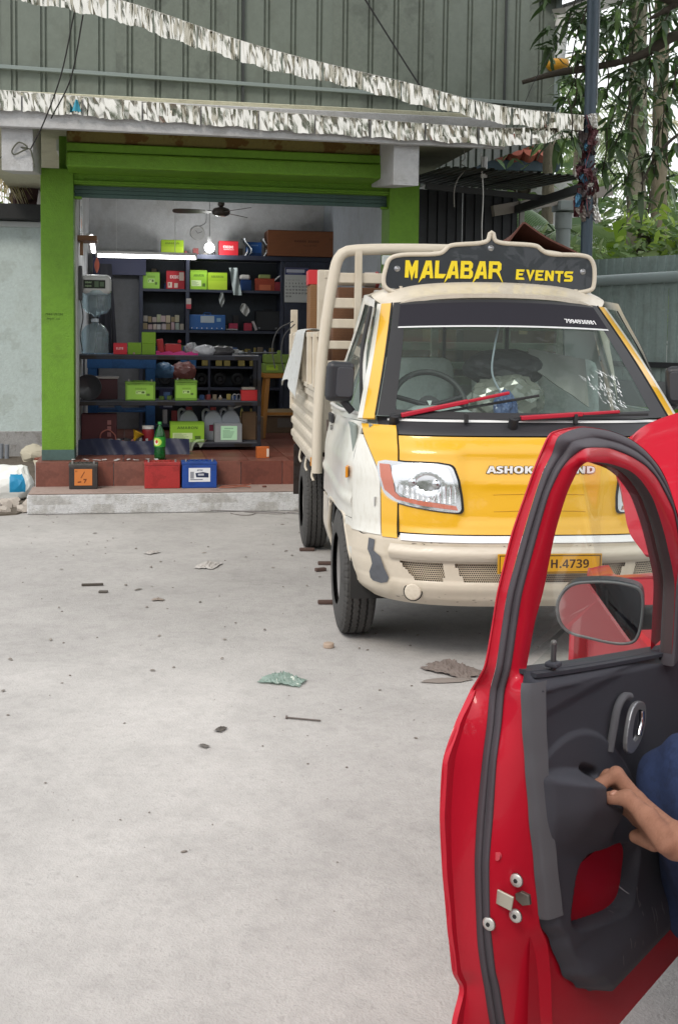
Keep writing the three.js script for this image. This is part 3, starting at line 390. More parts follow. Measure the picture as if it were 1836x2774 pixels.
{ // second shelf: small cartons, blue case, black case
  const r = rngOf(77); for (let i = 0; i < 17; i++) { const x = 0.93 + (i % 9) * 0.05 + 0.01 * r(), up = i >= 9 ? 0.075 + 0.02 * r() : 0; pack('small_white_box', 'small whitish carton in the pile on the second shelf', 'box', x, S2 + up, 3.63 + 0.04 * r(), 0.038 + 0.014 * r(), 0.05 + 0.03 * r(), 0.05, i % 5 === 0 ? [0.35, 0.28, 0.16] : [0.6 - 0.2 * r(), 0.58 - 0.18 * r(), 0.54 - 0.18 * r()], null, 'small cartons piled on the second shelf', 0.3 * (r() - 0.5)); }
  const t = thing('blue_tool_case', 'blue case with a pale label on the second shelf', 'case', SP(1.612, S2, 3.7), TH); const bm = mat([0.02, 0.10, 0.30], 0.5);
  part('case', bx(0.4, 0.17, 0.14, 0.008), bm, t, [0, 0.085, 0]); part('label', new THREE.PlaneGeometry(0.15, 0.075), mat([0.36, 0.42, 0.46], 0.6), t, [0.0, 0.12, 0.072]); part('sticker', new THREE.PlaneGeometry(0.045, 0.04), mat([0.22, 0.36, 0.5], 0.6), t, [0.125, 0.115, 0.072]); part('handle', tube([[-0.04, 0.168, 0.03], [-0.03, 0.19, 0.04], [0.03, 0.19, 0.04], [0.04, 0.168, 0.03]], 0.006, 16, 6), bm, t);
  for (let i = 0; i < 7; i++) part('rivet', cyl(0.006, 0.006, 8), whiteM, t, [-0.17 + i * 0.055, 0.022, 0.071], [Math.PI / 2, 0, 0]);
  const k = thing('black_tool_case', 'black case standing at the right of the second shelf', 'case', SP(2.288, S2, 3.7), TH); const km = mat([0.012, 0.013, 0.017], 0.5); part('case', bx(0.28, 0.225, 0.12, 0.012), km, k, [0, 0.113, 0]); part('handle', bx(0.1, 0.02, 0.02, 0.006), km, k, [0, 0.234, 0.02]); for (const x of [-0.1, 0.09]) part('latch', bx(0.025, 0.02, 0.01, 0.003), mat([0.2, 0.2, 0.22], 0.4, { metalness: 0.6 }), k, [x, 0.03, 0.064]);
  pack('pink_box', 'small crimson box on papers beside the blue case', 'box', 1.9, S2 + 0.02, 3.62, 0.095, 0.055, 0.07, [0.42, 0.03, 0.09], null, null, 0, (q) => part('paper', bx(0.12, 0.012, 0.09, 0.003), mat([0.42, 0.4, 0.4], 0.8), q, [-0.015, -0.008, 0]));
  pack('pink_box', 'small crimson box with a white wedge near the black case', 'box', 2.06, S2, 3.6, 0.085, 0.08, 0.07, [0.45, 0.03, 0.07], null, null, 0, (q) => part('white_wedge', bx(0.03, 0.11, 0.05, 0.006), mat([0.45, 0.4, 0.4], 0.7), q, [0.075, 0.056, 0], [0, 0, 0.4]));
}
{ // third and lower shelves
  pack('yellow_box', 'pair of small yellow boxes on the third shelf', 'box', 1.78, S3, 3.6, 0.14, 0.05, 0.06, [0.42, 0.34, 0.08], null, null, 0, (t) => part('seam', bx(0.004, 0.049, 0.003, 0.001), navyM, t, [0, 0.025, 0.0315]));
  const ys = [[1.59, 0.065], [1.74, 0.06], [1.83, 0.058], [1.99, 0.06], [2.1, 0.03]]; for (const [x, w] of ys) pack('yellow_box', 'small yellow box in the row under the third shelf', 'box', x, 1.078, 3.6, w * 1.2, 0.06, 0.06, [0.45, 0.36, 0.10], null, 'yellow boxes in the lower row');
  for (const x of [1.345, 1.44]) pack('blue_packet', 'upright blue packet on the lower shelf behind the rack', 'packet', x, 1.06, 3.4, 0.075, 0.14, 0.05, [0.02, 0.13, 0.36], null, 'blue packets on the lower shelf');
  pack('brown_packet', 'brown packet above the yellow boxes behind the rack', 'packet', 1.6, 1.14, 3.62, 0.085, 0.065, 0.04, [0.16, 0.11, 0.06], null);
  const r = rngOf(55); const heap = (u, y, w, W, H, c, label, cat) => { const s = r(); const g = new THREE.IcosahedronGeometry(0.5, 4), p = g.attributes.position; for (let i = 0; i < p.count; i++) { const a = V().fromBufferAttribute(p, i).normalize(), k = 0.36 + 0.2 * fB(a.x * 0.3 + s + 1, a.y * 0.3 + a.z * 0.2 + 1); p.setXYZ(i, a.x * W * k * 1.5, Math.max(0, (a.y + 0.6) * H * k * 1.3), a.z * 0.12 * k * 1.5); } g.computeVertexNormals(); return solo('plastic_bundle', g, mat(c, 0.35), label, cat || 'bundle', SP(u, y, w), [0, TH, 0]); };
  heap(1.1, 0.98, 2.6, 0.2, 0.16, [0.06, 0.14, 0.25], 'bundle of blue plastic behind the blue table'); heap(1.3, 0.97, 2.6, 0.2, 0.18, [0.2, 0.07, 0.06], 'reddish bundle in plastic behind the rack');
  for (let i = 0; i < 6; i++) { const t = thing('motor_part', 'round dark motor part on the low shelf', 'motor part', SP(1.15 + i * 0.2, 0.842, 3.62), TH, 'motor parts on the low shelf'); part('ring', at(new THREE.TorusGeometry(0.05, 0.024, 10, 24), 0, 0.088, 0), mat([0.008, 0.008, 0.009], 0.8), t); part('hub', at(cyl(0.022, 0.06, 16), 0, 0.088, 0, Math.PI / 2, 0, 0), mat([0.012, 0.012, 0.014], 0.7), t); }
  solo('steel_rod', bar([0, 0.012, 0], [0.5, 0.02, 0.02], 0.008, 8), mat([0.3, 0.32, 0.34], 0.35, { metalness: 0.6 }), 'thin pale rod lying on the third shelf', 'rod', SP(1.95, S3, 3.6), [0, TH, 0]);
  solo('white_flask', lathe([[0, 0], [0.018, 0], [0.018, 0.06], [0.01, 0.075], [0, 0.075]], 14), whiteM, 'small white flask lying at the start of the third shelf', 'flask', SP(2.0, S3 + 0.02, 3.62), [0, TH, 1.5]);
}
{ // calendar, clock, fan, poster, ledge
  const c = thing('wall_calendar', 'paper wall calendar with a blue head on the navy panel', 'calendar', SP(2.585, 1.792, 3.52), TH); part('sheet', bx(0.265, 0.38, 0.006, 0.002), mat([0.6, 0.6, 0.58], 0.8), c, [0, 0.19, 0]); part('printed_page', new THREE.PlaneGeometry(0.262, 0.377), prCal, c, [0, 0.19, 0.0055]); part('hanger', bx(0.27, 0.012, 0.012, 0.003), mat([0.1, 0.1, 0.2], 0.5), c, [0, 0.378, 0.002]);
  const k = thing('wall_clock', 'round wall clock with a pale rim on the back wall', 'clock', SP(1.53, 2.5, 4.13), TH); part('rim', at(new THREE.TorusGeometry(0.073, 0.008, 10, 36), 0, 0.075, 0.01), mat([0.5, 0.5, 0.48], 0.4), k); part('face', at(cyl(0.072, 0.012, 32), 0, 0.075, 0, Math.PI / 2, 0, 0), mat([0.42, 0.42, 0.41], 0.5), k); for (const [a, l] of [[0.6, 0.04], [-1.2, 0.055]]) part('hand', at(bx(0.005, l, 0.002, 0.001), 0, l / 2, 0).applyMatrix4(new THREE.Matrix4().makeRotationZ(a)), mat([0.05, 0.05, 0.05], 0.5), k, [0, 0.075, 0.009]); part('cord', tube([[0.02, 0.15, 0], [0.09, 0.2, 0], [0.1, 0.3, 0], [0.12, 0.33, 0]], 0.003, 20, 5), mat([0.2, 0.2, 0.2], 0.6), k);
  const f = thing('ceiling_fan', 'brown ceiling fan with three blades at rest', 'fan', SP(1.66, 2.60, 2.4), TH); const bm = mat([0.075, 0.06, 0.052], 0.35, { metalness: 0.3 });
  part('motor', lathe([[0, 0], [0.05, 0.0], [0.085, 0.02], [0.09, 0.05], [0.075, 0.075], [0.03, 0.09], [0, 0.09]], 28), bm, f); part('rod', cyl(0.014, 0.3, 12), bm, f, [0, 0.23, 0]); part('canopy', lathe([[0.02, 0], [0.05, 0.03], [0.055, 0.06], [0, 0.06]], 20), bm, f, [0, 0.31, 0]); part('rod_cup', lathe([[0.016, 0], [0.035, 0.02], [0.03, 0.06], [0.016, 0.07]], 18), bm, f, [0, 0.09, 0]);
  for (const a of [1.0, 1.0 + 2.094, 1.0 + 4.189]) { const b = poly(round([[0.08, -0.02], [0.18, -0.05], [0.46, -0.065], [0.48, 0.0], [0.46, 0.06], [0.18, 0.05], [0.08, 0.02]], 4), 0.006, 0.002); b.rotateX(-Math.PI / 2 + 0.2); part('blade', b, bm, f, [0, 0.045, 0], [0, a, 0]); }
  const lg = thing('wall_ledge', 'short brown wooden ledge on the left shop wall', 'ledge', SP(0.40, 2.24, 1.2), TH); part('board', bx(0.17, 0.045, 0.32, 0.004), mat([0.23, 0.11, 0.05], 0.6, { map: metersMap(cardT, 0.5) }), lg); part('bracket', bx(0.03, 0.12, 0.03, 0.003), mat([0.25, 0.13, 0.06], 0.6), lg, [-0.05, -0.08, 0]);
  solo('picture_poster', new THREE.BoxGeometry(0.004, 0.33, 0.7), new THREE.MeshPhysicalMaterial({ roughness: 0.5, map: canvasTex(192, 128, (x) => { x.fillStyle = '#c7c9c9'; x.fillRect(0, 0, 192, 128); x.fillStyle = '#8d8f90'; x.beginPath(); x.moveTo(40, 20); x.lineTo(120, 8); x.lineTo(150, 60); x.lineTo(110, 48); x.fill(); x.fillStyle = '#c2764c'; x.fillRect(70, 56, 40, 34); x.fillStyle = '#5d3a34'; x.fillRect(120, 60, 22, 50); x.fillStyle = '#54756c'; x.fillRect(84, 90, 22, 26); }) }), 'colourful picture poster high on the left shop wall', 'poster', SP(0.327, 2.45, 1.75), [0, TH, 0]);
  const wb = thing('switch_board', 'dark narrow switch board on the left shop wall with hanging wires', 'switch board', SP(0.34, 1.86, 1.25), TH); part('board', bx(0.03, 0.3, 0.14, 0.006), mat([0.06, 0.06, 0.065], 0.4), wb); for (let i = 0; i < 2; i++) part('wire', tube([[0, -0.15, 0.02 * i], [0.02, -0.3, 0.02 * i], [-0.005, -0.45, 0], [0.015, -0.6, 0.01]], 0.005, 24, 6), mat([0.05, 0.05, 0.05], 0.6), wb);
  solo('red_bag', patch((u, v) => [0.05 * Math.sin(v * 3) * (u - 0.5), -0.16 * v, 0.06 * (u - 0.5)], 6, 8), mat([0.4, 0.09, 0.05], 0.6, DS), 'small red cloth hanging under the wall ledge', 'cloth', SP(0.455, 2.16, 2.2), [0, TH, 0]);
}
{ // blue wooden table, stool with green case, cartons on the floor
  const bl = mat([0.03, 0.15, 0.42], 0.6, { map: metersMap(dustT, 0.6) }); const t = thing('blue_table', 'blue painted wooden table behind the display rack', 'table', SP(0.69, 0.363, 2.45), TH);
  part('top', bx(0.72, 0.035, 0.5, 0.005), bl, t, [0, 0.84, 0]); part('apron', bx(0.66, 0.1, 0.03, 0.004), bl, t, [0, 0.77, 0.235]); for (const x of [-0.28, 0.275]) for (const z of [-0.2, 0.21]) part('leg', bx(0.09, 0.82, 0.07, 0.005), bl, t, [x, 0.41, z]); part('shelf_board', bx(0.6, 0.02, 0.42, 0.004), bl, t, [0, 0.3, 0]); part('brace', beam([-0.25, 0.6, 0.2], [0.0, 0.3, 0.2], 0.02, 0.05), mat([0.05, 0.14, 0.3], 0.6), t);
  const om = mat([0.42, 0.17, 0.02], 0.5); const s = thing('wooden_stool', 'orange brown stool with splayed legs carrying a lime case', 'stool', SP(2.32, 0.363, 2.75), TH);
  part('seat', bx(0.4, 0.05, 0.32, 0.008), om, s, [0, 0.645, 0]); for (const x of [-1, 1]) for (const z of [-1, 1]) part('leg', beam([x * 0.15, 0.63, z * 0.11], [x * 0.2, 0.0, z * 0.15], 0.045, 0.045), om, s); part('rung', beam([-0.17, 0.25, 0.13], [0.17, 0.25, 0.13], 0.025, 0.03), om, s);
  const g = thing('lime_tool_case', 'lime battery charger case sitting on the orange stool', 'case', SP(2.27, 1.034, 2.7), TH); const gm = mat([0.20, 0.30, 0.05], 0.6); part('lower_half', bx(0.3, 0.1, 0.2, 0.01), gm, g, [0, 0.05, 0]); part('upper_half', bx(0.29, 0.09, 0.19, 0.012), gm, g, [0.005, 0.148, 0]); part('handle', bx(0.05, 0.05, 0.03, 0.01), gm, g, [0.02, 0.21, 0.05]); part('print', new THREE.PlaneGeometry(0.12, 0.05), prAmDark, g, [-0.06, 0.055, 0.1015]);
  pack('floor_carton', 'dusty brown carton lying on the floor behind the stool', 'box', 2.35, 0.3635, 3.2, 0.4, 0.2, 0.3, '#85715a', null, null, 0.1, (q) => { part('grey_patch', new THREE.PlaneGeometry(0.2, 0.1), mat([0.19, 0.17, 0.15], 0.8), q, [0.08, 0.11, 0.1525]); part('flap', bx(0.38, 0.004, 0.14, 0.001), mat('#96805f', 0.8), q, [0, 0.225, 0.13], [0.5, 0, 0]); });
  pack('floor_carton', 'pale brown carton standing on the floor behind the rack', 'box', 2.0, 0.3635, 2.5, 0.24, 0.22, 0.2, '#8a6f50', null, null, -0.1);
  const bl2 = thing('blue_booklets', 'dark blue printed sheets hanging from the back of the table', 'papers', SP(1.13, 0.66, 2.7), TH); for (let i = 0; i < 2; i++) part('sheet', bx(0.13, 0.1, 0.006, 0.002), mat([0.03, 0.035, 0.1], 0.5), bl2, [0, 0.11 * i + 0.05, 0.004 * i]); part('white_block', bx(0.09, 0.03, 0.004, 0.001), mat([0.4, 0.42, 0.5], 0.6), bl2, [0.02, 0.03, 0.008]);
}

{ // the many small goods that fill the gaps on the shelves
  const r = rngOf(2024), cs = [[0.45, 0.44, 0.42], [0.30, 0.05, 0.05], [0.05, 0.12, 0.32], [0.42, 0.34, 0.10], [0.05, 0.05, 0.055], [0.25, 0.2, 0.14], [0.16, 0.27, 0.06], [0.5, 0.5, 0.52]], nm = ['whitish', 'red', 'blue', 'yellow', 'black', 'brown', 'green', 'pale grey'];
  const fill = (u0, u1, y, w, n, where, group, hmax = 0.07) => { for (let i = 0; i < n; i++) { const u = lerp(u0, u1, (i + 0.2 + 0.6 * r()) / n), k = Math.floor(r() * 8), H = 0.025 + hmax * r(), W = 0.025 + 0.04 * r();
    if (i % 4 === 3) { const t = thing('small_bottle', 'small ' + nm[k] + ' bottle ' + where, 'bottle', SP(u, y, w + 0.05 * r()), TH, group); part('body', lathe([[0, 0], [0.016, 0], [0.018, 0.005], [0.018, H * 0.8], [0.009, H], [0, H]], 14), mat(cs[k], 0.35), t); part('cap', cyl(0.009, 0.014, 10), mat(cs[(k + 3) % 8], 0.4), t, [0, H + 0.006, 0]); }
    else pack('small_packet', 'small ' + nm[k] + ' packet ' + where, 'packet', u, y, w + 0.05 * r(), W, H, 0.03 + 0.03 * r(), cs[k], null, group, 0.6 * (r() - 0.5)); } };
  fill(1.42, 1.98, S2, 3.72, 9, 'behind the blue case on the second shelf', 'small goods on the second shelf', 0.16);
  fill(1.0, 1.45, S3, 3.6, 9, 'on the third shelf behind the stacked lime boxes', 'small goods on the third shelf'); fill(1.5, 2.35, S3, 3.62, 13, 'along the third shelf of the navy unit', 'small goods on the third shelf right part', 0.05);
  fill(0.62, 1.9, yT + 0.004, 1.62, 15, 'at the back edge of the rack top', 'small goods on the rack top', 0.05);
  fill(1.02, 1.16, yM, 1.5, 3, 'between the two lime batteries on the middle shelf', 'small goods between the lime batteries', 0.05); fill(1.4, 1.76, yM, 1.5, 6, 'right of the narrow lime battery on the middle shelf', 'small goods on the middle shelf', 0.03);
  fill(0.92, 1.4, S1, 3.78, 7, 'behind the cartons on the upper shelf', 'small goods behind the upper cartons', 0.2); fill(1.3, 2.05, S0, 3.75, 7, 'on top of the navy shelf unit', 'small goods on the shelf top', 0.08);
  fill(1.1, 2.3, 0.432, 3.62, 10, 'on the lowest shelf of the navy unit', 'small goods on the lowest shelf', 0.2);
}
// ---------- metal shed wall above the shop ----------
function ribSheet(w, h, pitch, rib, dep) { // upright trapezoid-rib sheet, front towards +z, left edge at x = 0
  const xs = [[0, 0]]; for (let x = pitch / 2; x < w - 0.01; x += pitch) xs.push([x - rib, 0], [x - rib * 0.8, dep], [x + rib * 0.8, dep], [x + rib, 0]); xs.push([w, 0]);
  const P = [], I = [], U = []; xs.forEach(([x, z]) => { P.push(x, 0, z, x, h, z); U.push(x, 0, x, h); }); for (let i = 0; i < xs.length - 1; i++) { const a = i * 2; I.push(a, a + 2, a + 3, a, a + 3, a + 1); }
  const g = new THREE.BufferGeometry(); g.setAttribute('position', new THREE.Float32BufferAttribute(P, 3)); g.setAttribute('uv', new THREE.Float32BufferAttribute(U, 2)); g.setIndex(I); return toCreasedNormals(g, 0.3);
}
function grooveSheet(w, h, pitch) { // flat sheet with pairs of narrow pressed grooves
  const xs = [[0, 0]]; for (let x = pitch / 2; x < w - 0.03; x += pitch) for (const o of [-0.02, 0.02]) xs.push([x + o - 0.011, 0], [x + o - 0.004, -0.02], [x + o + 0.004, -0.02], [x + o + 0.011, 0]); xs.push([w, 0]);
  const P = [], I = [], U = []; xs.forEach(([x, z]) => { P.push(x, 0, z, x, h, z); U.push(x, 0, x, h); }); for (let i = 0; i < xs.length - 1; i++) { const a = i * 2; I.push(a, a + 2, a + 3, a, a + 3, a + 1); }
  const g = new THREE.BufferGeometry(); g.setAttribute('position', new THREE.Float32BufferAttribute(P, 3)); g.setAttribute('uv', new THREE.Float32BufferAttribute(U, 2)); g.setIndex(I); return toCreasedNormals(g, 0.3);
}
const shedM = mat([0.175, 0.205, 0.175], 0.55, { map: metersMap(dustT, 1.7), ...DS }), shedM2 = mat([0.165, 0.195, 0.168], 0.55, { map: metersMap(wallT, 2.3), ...DS }), shedTrim = mat([0.20, 0.24, 0.235], 0.5);
{
  const t = thing('metal_shed', 'tall grey green ribbed metal sheet wall rising behind the shop canopy', 'shed', [-3.0624, 0, -10.4], 0.2653);
  const wd = 1.02; for (let i = -1; i < 6; i++) { const last = i === 5, w = last ? 5.385 - 5 * wd : wd; if (w > 0.05) part('wall_sheet', grooveSheet(w + 0.012, 3.1, 0.255), i % 2 ? shedM : shedM2, t, [i * wd, 3.48, i % 2 ? 0.003 : 0]); }
  for (const y of [3.775, 5.6]) part('flashing', bx(6.38, 0.035, 0.03, 0.004), shedTrim, t, [2.2, y, 0.036]);
  part('corner_trim', bx(0.06, 3.1, 0.05, 0.006), shedTrim, t, [5.41, 5.03, 0]);
  for (const x of [2.19, 4.83]) part('down_line', bx(0.022, 3.08, 0.02, 0.003), mat([0.03, 0.035, 0.035], 0.6), t, [x, 5.02, 0.03]);
  const side = ribSheet(5.5, 3.1, 0.255, 0.036, 0.022); part('wall_sheet', side, shedM, t, [5.42, 3.48, 0], [0, Math.PI / 2, 0]);
  part('roof_sheet', bx(6.7, 0.03, 3.6, 0.004), shedM2, t, [2.2, 6.6, -1.6], [-0.08, 0, 0]);
}
// eaves, down pipe and yellow cap of the roof beside the shed
{
  const t = thing('neighbour_eave', 'white boxed eave with a pale down pipe beyond the shed corner', 'eave', [2.25, 0, -11.9]);
  part('eave_box', beam([-0.12, 4.66, 0.1], [0.75, 5.25, -1.2], 0.22, 0.16), mat([0.42, 0.41, 0.38], 0.8), t); part('roof_sheet', beam([-0.18, 4.82, 0.25], [0.7, 5.42, -1.05], 0.5, 0.03), mat([0.05, 0.055, 0.05], 0.7), t);
  part('down_pipe', bar([-0.075, 4.2, 0.1], [-0.04, 4.62, 0.1], 0.055, 16), mat([0.5, 0.52, 0.53], 0.5), t); part('pipe_collar', bar([-0.06, 4.56, 0.1], [-0.045, 4.68, 0.1], 0.068, 16), mat([0.55, 0.55, 0.54], 0.5), t);
  part('yellow_cap', new THREE.SphereGeometry(0.1, 20, 12, 0, Math.PI * 2, 0, Math.PI * 0.62).rotateX(Math.PI).scale(1.25, 0.9, 1), mat([0.55, 0.27, 0.02], 0.5, DS), t, [-0.1, 4.2, 0.1]);
}
// ---------- foil ribbons ----------
const foilM = new THREE.MeshPhysicalMaterial({ color: lin(0.60, 0.58, 0.52), metalness: 1, roughness: 0.13, side: THREE.DoubleSide });
function foil(name, label, pts, hs, n, seed) { // pts: top edge in shop coordinates
  const t = thing(name, label, 'foil ribbon', SA, TH), r = rngOf(seed), c = new THREE.CatmullRomCurve3(pts.map(([u, y, w]) => V(u, y, -w)), false, 'centripetal');
  for (let i = 0; i < n; i++) {
    const a = i / n, b = (i + 1) / n - 0.0022, h = lerp(hs[0], hs[1], (i + 0.5) / n) * (0.94 + 0.12 * r()), nu = 20 + Math.floor(r() * 10), nv = 3, J = [], X = [0];
    for (let q = 1; q <= nu; q++) X.push(X[q - 1] + 0.35 + 1.3 * r()); const top = []; for (let q = 0; q <= nu; q++) top.push((r() - 0.5) * 0.034 * (0.3 + r()));
    for (let v = 0; v <= nv; v++) for (let q = 0; q <= nu; q++) J.push([(r() - 0.5) * 0.35, (r() - 0.5) * 0.008, top[q] * (1 - 0.5 * v / nv) + (r() - 0.5) * 0.011]);
    const lap = 0.012 * (r() - 0.5), k0 = X[nu];
    part('foil_panel', toCreasedNormals(patch((s, v) => { const q = Math.round(s * nu), w = Math.round(v * nv), d = J[w * (nu + 1) + q], p = c.getPointAt(clamp(lerp(a, b, clamp((X[q] + (q && q < nu ? d[0] : 0)) / k0)))); return [p.x, p.y - h * v * (1 + 0.05 * Math.sin(s * 9 + i)) - lap * v + (w ? d[1] : 0), p.z + 0.014 + d[2]]; }, nu, nv), 0.25), foilM, t);
  }
  part('cord', new THREE.TubeGeometry(c, 60, 0.006, 6), mat([0.35, 0.34, 0.3], 0.6), t);
}
foil('foil_ribbon', 'crinkled silver foil ribbon along the front edge of the concrete canopy', [[-1.3, 3.2, -0.36], [-0.17, 3.172, -0.365], [2.06, 3.104, -0.365], [3.62, 3.07, -0.37], [3.85, 3.085, -0.37], [4.31, 3.17, -0.40]], [0.15, 0.128], 13, 31);
foil('foil_ribbon', 'crinkled silver foil ribbon slanting from high on the left down to the pole', [[-0.9, 3.93, -1.4], [-0.07, 3.74, -1.234], [0.4, 3.7, -1.14], [0.76, 3.655, -1.069], [1.66, 3.463, -0.889], [2.83, 3.31, -0.657], [3.55, 3.214, -0.513], [4.30, 3.19, -0.41]], [0.15, 0.13], 17, 97);
solo('blue_foil_scrap', at(patch((u, v) => [(u - 0.5) * 0.05 * (0.3 + v), -0.085 * v, 0.01 * Math.sin(u * 6)], 6, 6)), mat([0.03, 0.28, 0.4], 0.4, DS), 'small blue plastic flap on the canopy foil ribbon', 'plastic', SP(0.38, 3.125, -0.41), [0, TH, 0]);
// ---------- pole with paper bunting ----------
{
  const t = thing('steel_pole', 'tall blue grey steel pole standing right of the shop', 'pole', SP(4.37, 0, -0.36), TH);
  part('shaft', bar([0.005, 0, 0], [0.0, 6.2, 0], 0.047, 20), mat([0.055, 0.085, 0.115], 0.4, { map: metersMap(dustT, 0.5), metalness: 0.2 }), t); part('strap', bar([0.05, 3.3, 0.01], [0.052, 6.0, 0.01], 0.008, 6), mat([0.2, 0.22, 0.24], 0.4), t);
  part('base_plate', bx(0.2, 0.014, 0.2, 0.004), mat([0.06, 0.08, 0.1], 0.5), t, [0, 0.012, 0]);
  const b = thing('party_bunting', 'maroon silver and blue foil bunting wrapped down the pole', 'bunting', SP(4.37, 0, -0.36), TH), r = rngOf(12), cs = [[0.06, 0.028, 0.03], [0.07, 0.055, 0.055], [0.09, 0.03, 0.035], [0.6, 0.59, 0.56], [0.4, 0.37, 0.34], [0.06, 0.17, 0.27], [0.2, 0.17, 0.15]];
  const ms = cs.map((c, i) => new THREE.MeshPhysicalMaterial({ color: lin(...c), roughness: 0.3, metalness: i === 3 ? 0.9 : 0.45, side: THREE.DoubleSide }));
  for (let i = 0; i < 64; i++) { const y = 3.2 - 0.74 * (i / 63) + 0.03 * r(), a = r() * 6.28, s = 0.03 + 0.035 * r(), ph = r() * 6; const g = toCreasedNormals(patch((u, v) => [(u - 0.5) * s * 1.6 * (1 - 0.5 * v), -v * s * 2.4, 0.014 * Math.sin(u * 7 + v * 5 + ph)], 5, 5), 0.3);
    part('bunting_flag', g, ms[i % 3 === 0 ? 3 + (i % 4) : i % 3], b, [0.055 * Math.sin(a) - 0.03, y, 0.055 * Math.cos(a) * 0.6 + 0.035], [0.3 * (r() - 0.5), 0.9 * (r() - 0.5), 0.9 * (r() - 0.5)]); }
  part('cord', tube([[-0.05, 3.2, 0.05], [0.0, 3.0, 0.06], [-0.05, 2.75, 0.05], [-0.02, 2.45, 0.06]], 0.004, 20, 5), mat([0.2, 0.05, 0.06], 0.6), b);
}
// ---------- wires ----------
const wireM = mat([0.02, 0.02, 0.02], 0.6), wireW = mat([0.5, 0.5, 0.48], 0.6);
function wire(label, pts, r, m = wireM, seg = 40) { solo('hanging_wire', tube(pts.map((p) => SP(...p)), r, seg, 6), m, label, 'wire'); }
wire('black wire running down from the upper foil to the left bracket', [[0.40, 3.56, -1.14], [0.30, 3.2, -0.9], [0.16, 2.95, -0.5], [0.045, 2.775, -0.29]], 0.005);
wire('second black wire beside the first above the left bracket', [[0.46, 3.57, -1.13], [0.36, 3.2, -0.8], [0.2, 2.98, -0.42]], 0.005);
wire('looped grey cable ends knotted beside the left bracket', [[-0.28, 2.86, -0.1], [-0.2, 2.72, -0.15], [-0.1, 2.79, -0.2], [0.02, 2.78, -0.3], [-0.04, 2.82, -0.28], [-0.09, 2.76, -0.28], [-0.07, 2.73, -0.28], [0.03, 2.775, -0.29], [0.055, 2.72, -0.28], [0.07, 2.64, -0.28]], 0.006, mat([0.08, 0.085, 0.06], 0.6), 80);
wire('black cable slanting down across the shed wall to the foil', [[2.40, 4.1, -0.5], [2.504, 3.949, -0.5], [2.917, 3.364, -0.5], [2.97, 3.3, -0.55]], 0.007);
wire('thin wire slanting at the right corner of the shed', [[4.35, 4.2, -0.3], [4.268, 4.051, -0.3], [3.956, 3.528, -0.3], [3.85, 3.3, -0.3]], 0.003);
wire('tangled thin wire hanging under the right end of the canopy', [[3.44, 2.95, 0.0], [3.48, 2.9, 0.1], [3.44, 2.86, 0.1], [3.49, 2.82, 0.1], [3.42, 2.72, 0.1], [3.395, 2.62, 0.1], [3.4, 2.5, 0.1]], 0.004, mat([0.2, 0.19, 0.17], 0.7));
wire('thin white wire hanging straight down in front of the dark wall', [[3.62, 2.95, 0.1], [3.645, 2.61, 0.1], [3.64, 2.35, 0.1], [3.652, 2.1, 0.1]], 0.005, wireW);
// ---------- lean-to and dark ribbed wall right of the shop ----------
{
  const dk = mat([0.024, 0.028, 0.035], 0.5, { map: metersMap(dustT, 0.9), ...DS });
  const t = thing('dark_shed', 'dark ribbed metal lean-to built against the right side of the shop', 'lean-to', SP(3.26, 0, 1.2), TH);
  for (let i = 0; i < 2; i++) part('wall_sheet', ribSheet(0.53, 2.78, 0.09, 0.026, 0.02), dk, t, [i * 0.535, 0.0, 0.002 * i]);
  part('corner_post', bx(0.045, 2.7, 0.045, 0.004), mat([0.32, 0.32, 0.3], 0.7), t, [1.095, 1.35, 0.03]);
  const rm = mat([0.05, 0.055, 0.052], 0.6, { map: metersMap(rustT, 0.9), ...DS });
  for (let i = 0; i < 3; i++) { const g = ribSheet(0.47, 1.75, 0.075, 0.02, 0.014); g.rotateX(-Math.PI / 2 + 0.055); part('roof_sheet', g, rm, t, [0.0 + i * 0.4, 2.795 - 0.012 * i, 1.25]); }
  part('roof_beam', beam([1.04, 2.62, 0.05], [1.12, 2.655, 1.52], 0.05, 0.07), mat([0.035, 0.038, 0.04], 0.6), t); part('roof_beam', beam([0.02, 2.73, 0.6], [1.15, 2.66, 0.6], 0.04, 0.05), mat([0.035, 0.038, 0.04], 0.6), t);
}
{ // grey round post of the porch behind
  const t = thing('porch_column', 'round grey porch column with a square cap behind the lean-to', 'column', SP(4.82, 0, 1.3), TH); const m = mat([0.27, 0.31, 0.31], 0.7);
  part('shaft', bar([0, 0, 0], [0, 2.55, 0], 0.068, 20), m, t); part('collar', bar([0, 2.47, 0], [0, 2.62, 0], 0.08, 20), m, t); part('cap', bx(0.24, 0.09, 0.24, 0.008), m, t, [0.04, 2.68, 0]); part('lintel', beam([-0.75, 2.60, 0.1], [0.5, 2.86, -0.1], 0.12, 0.1), mat([0.36, 0.33, 0.3], 0.8), t);
}
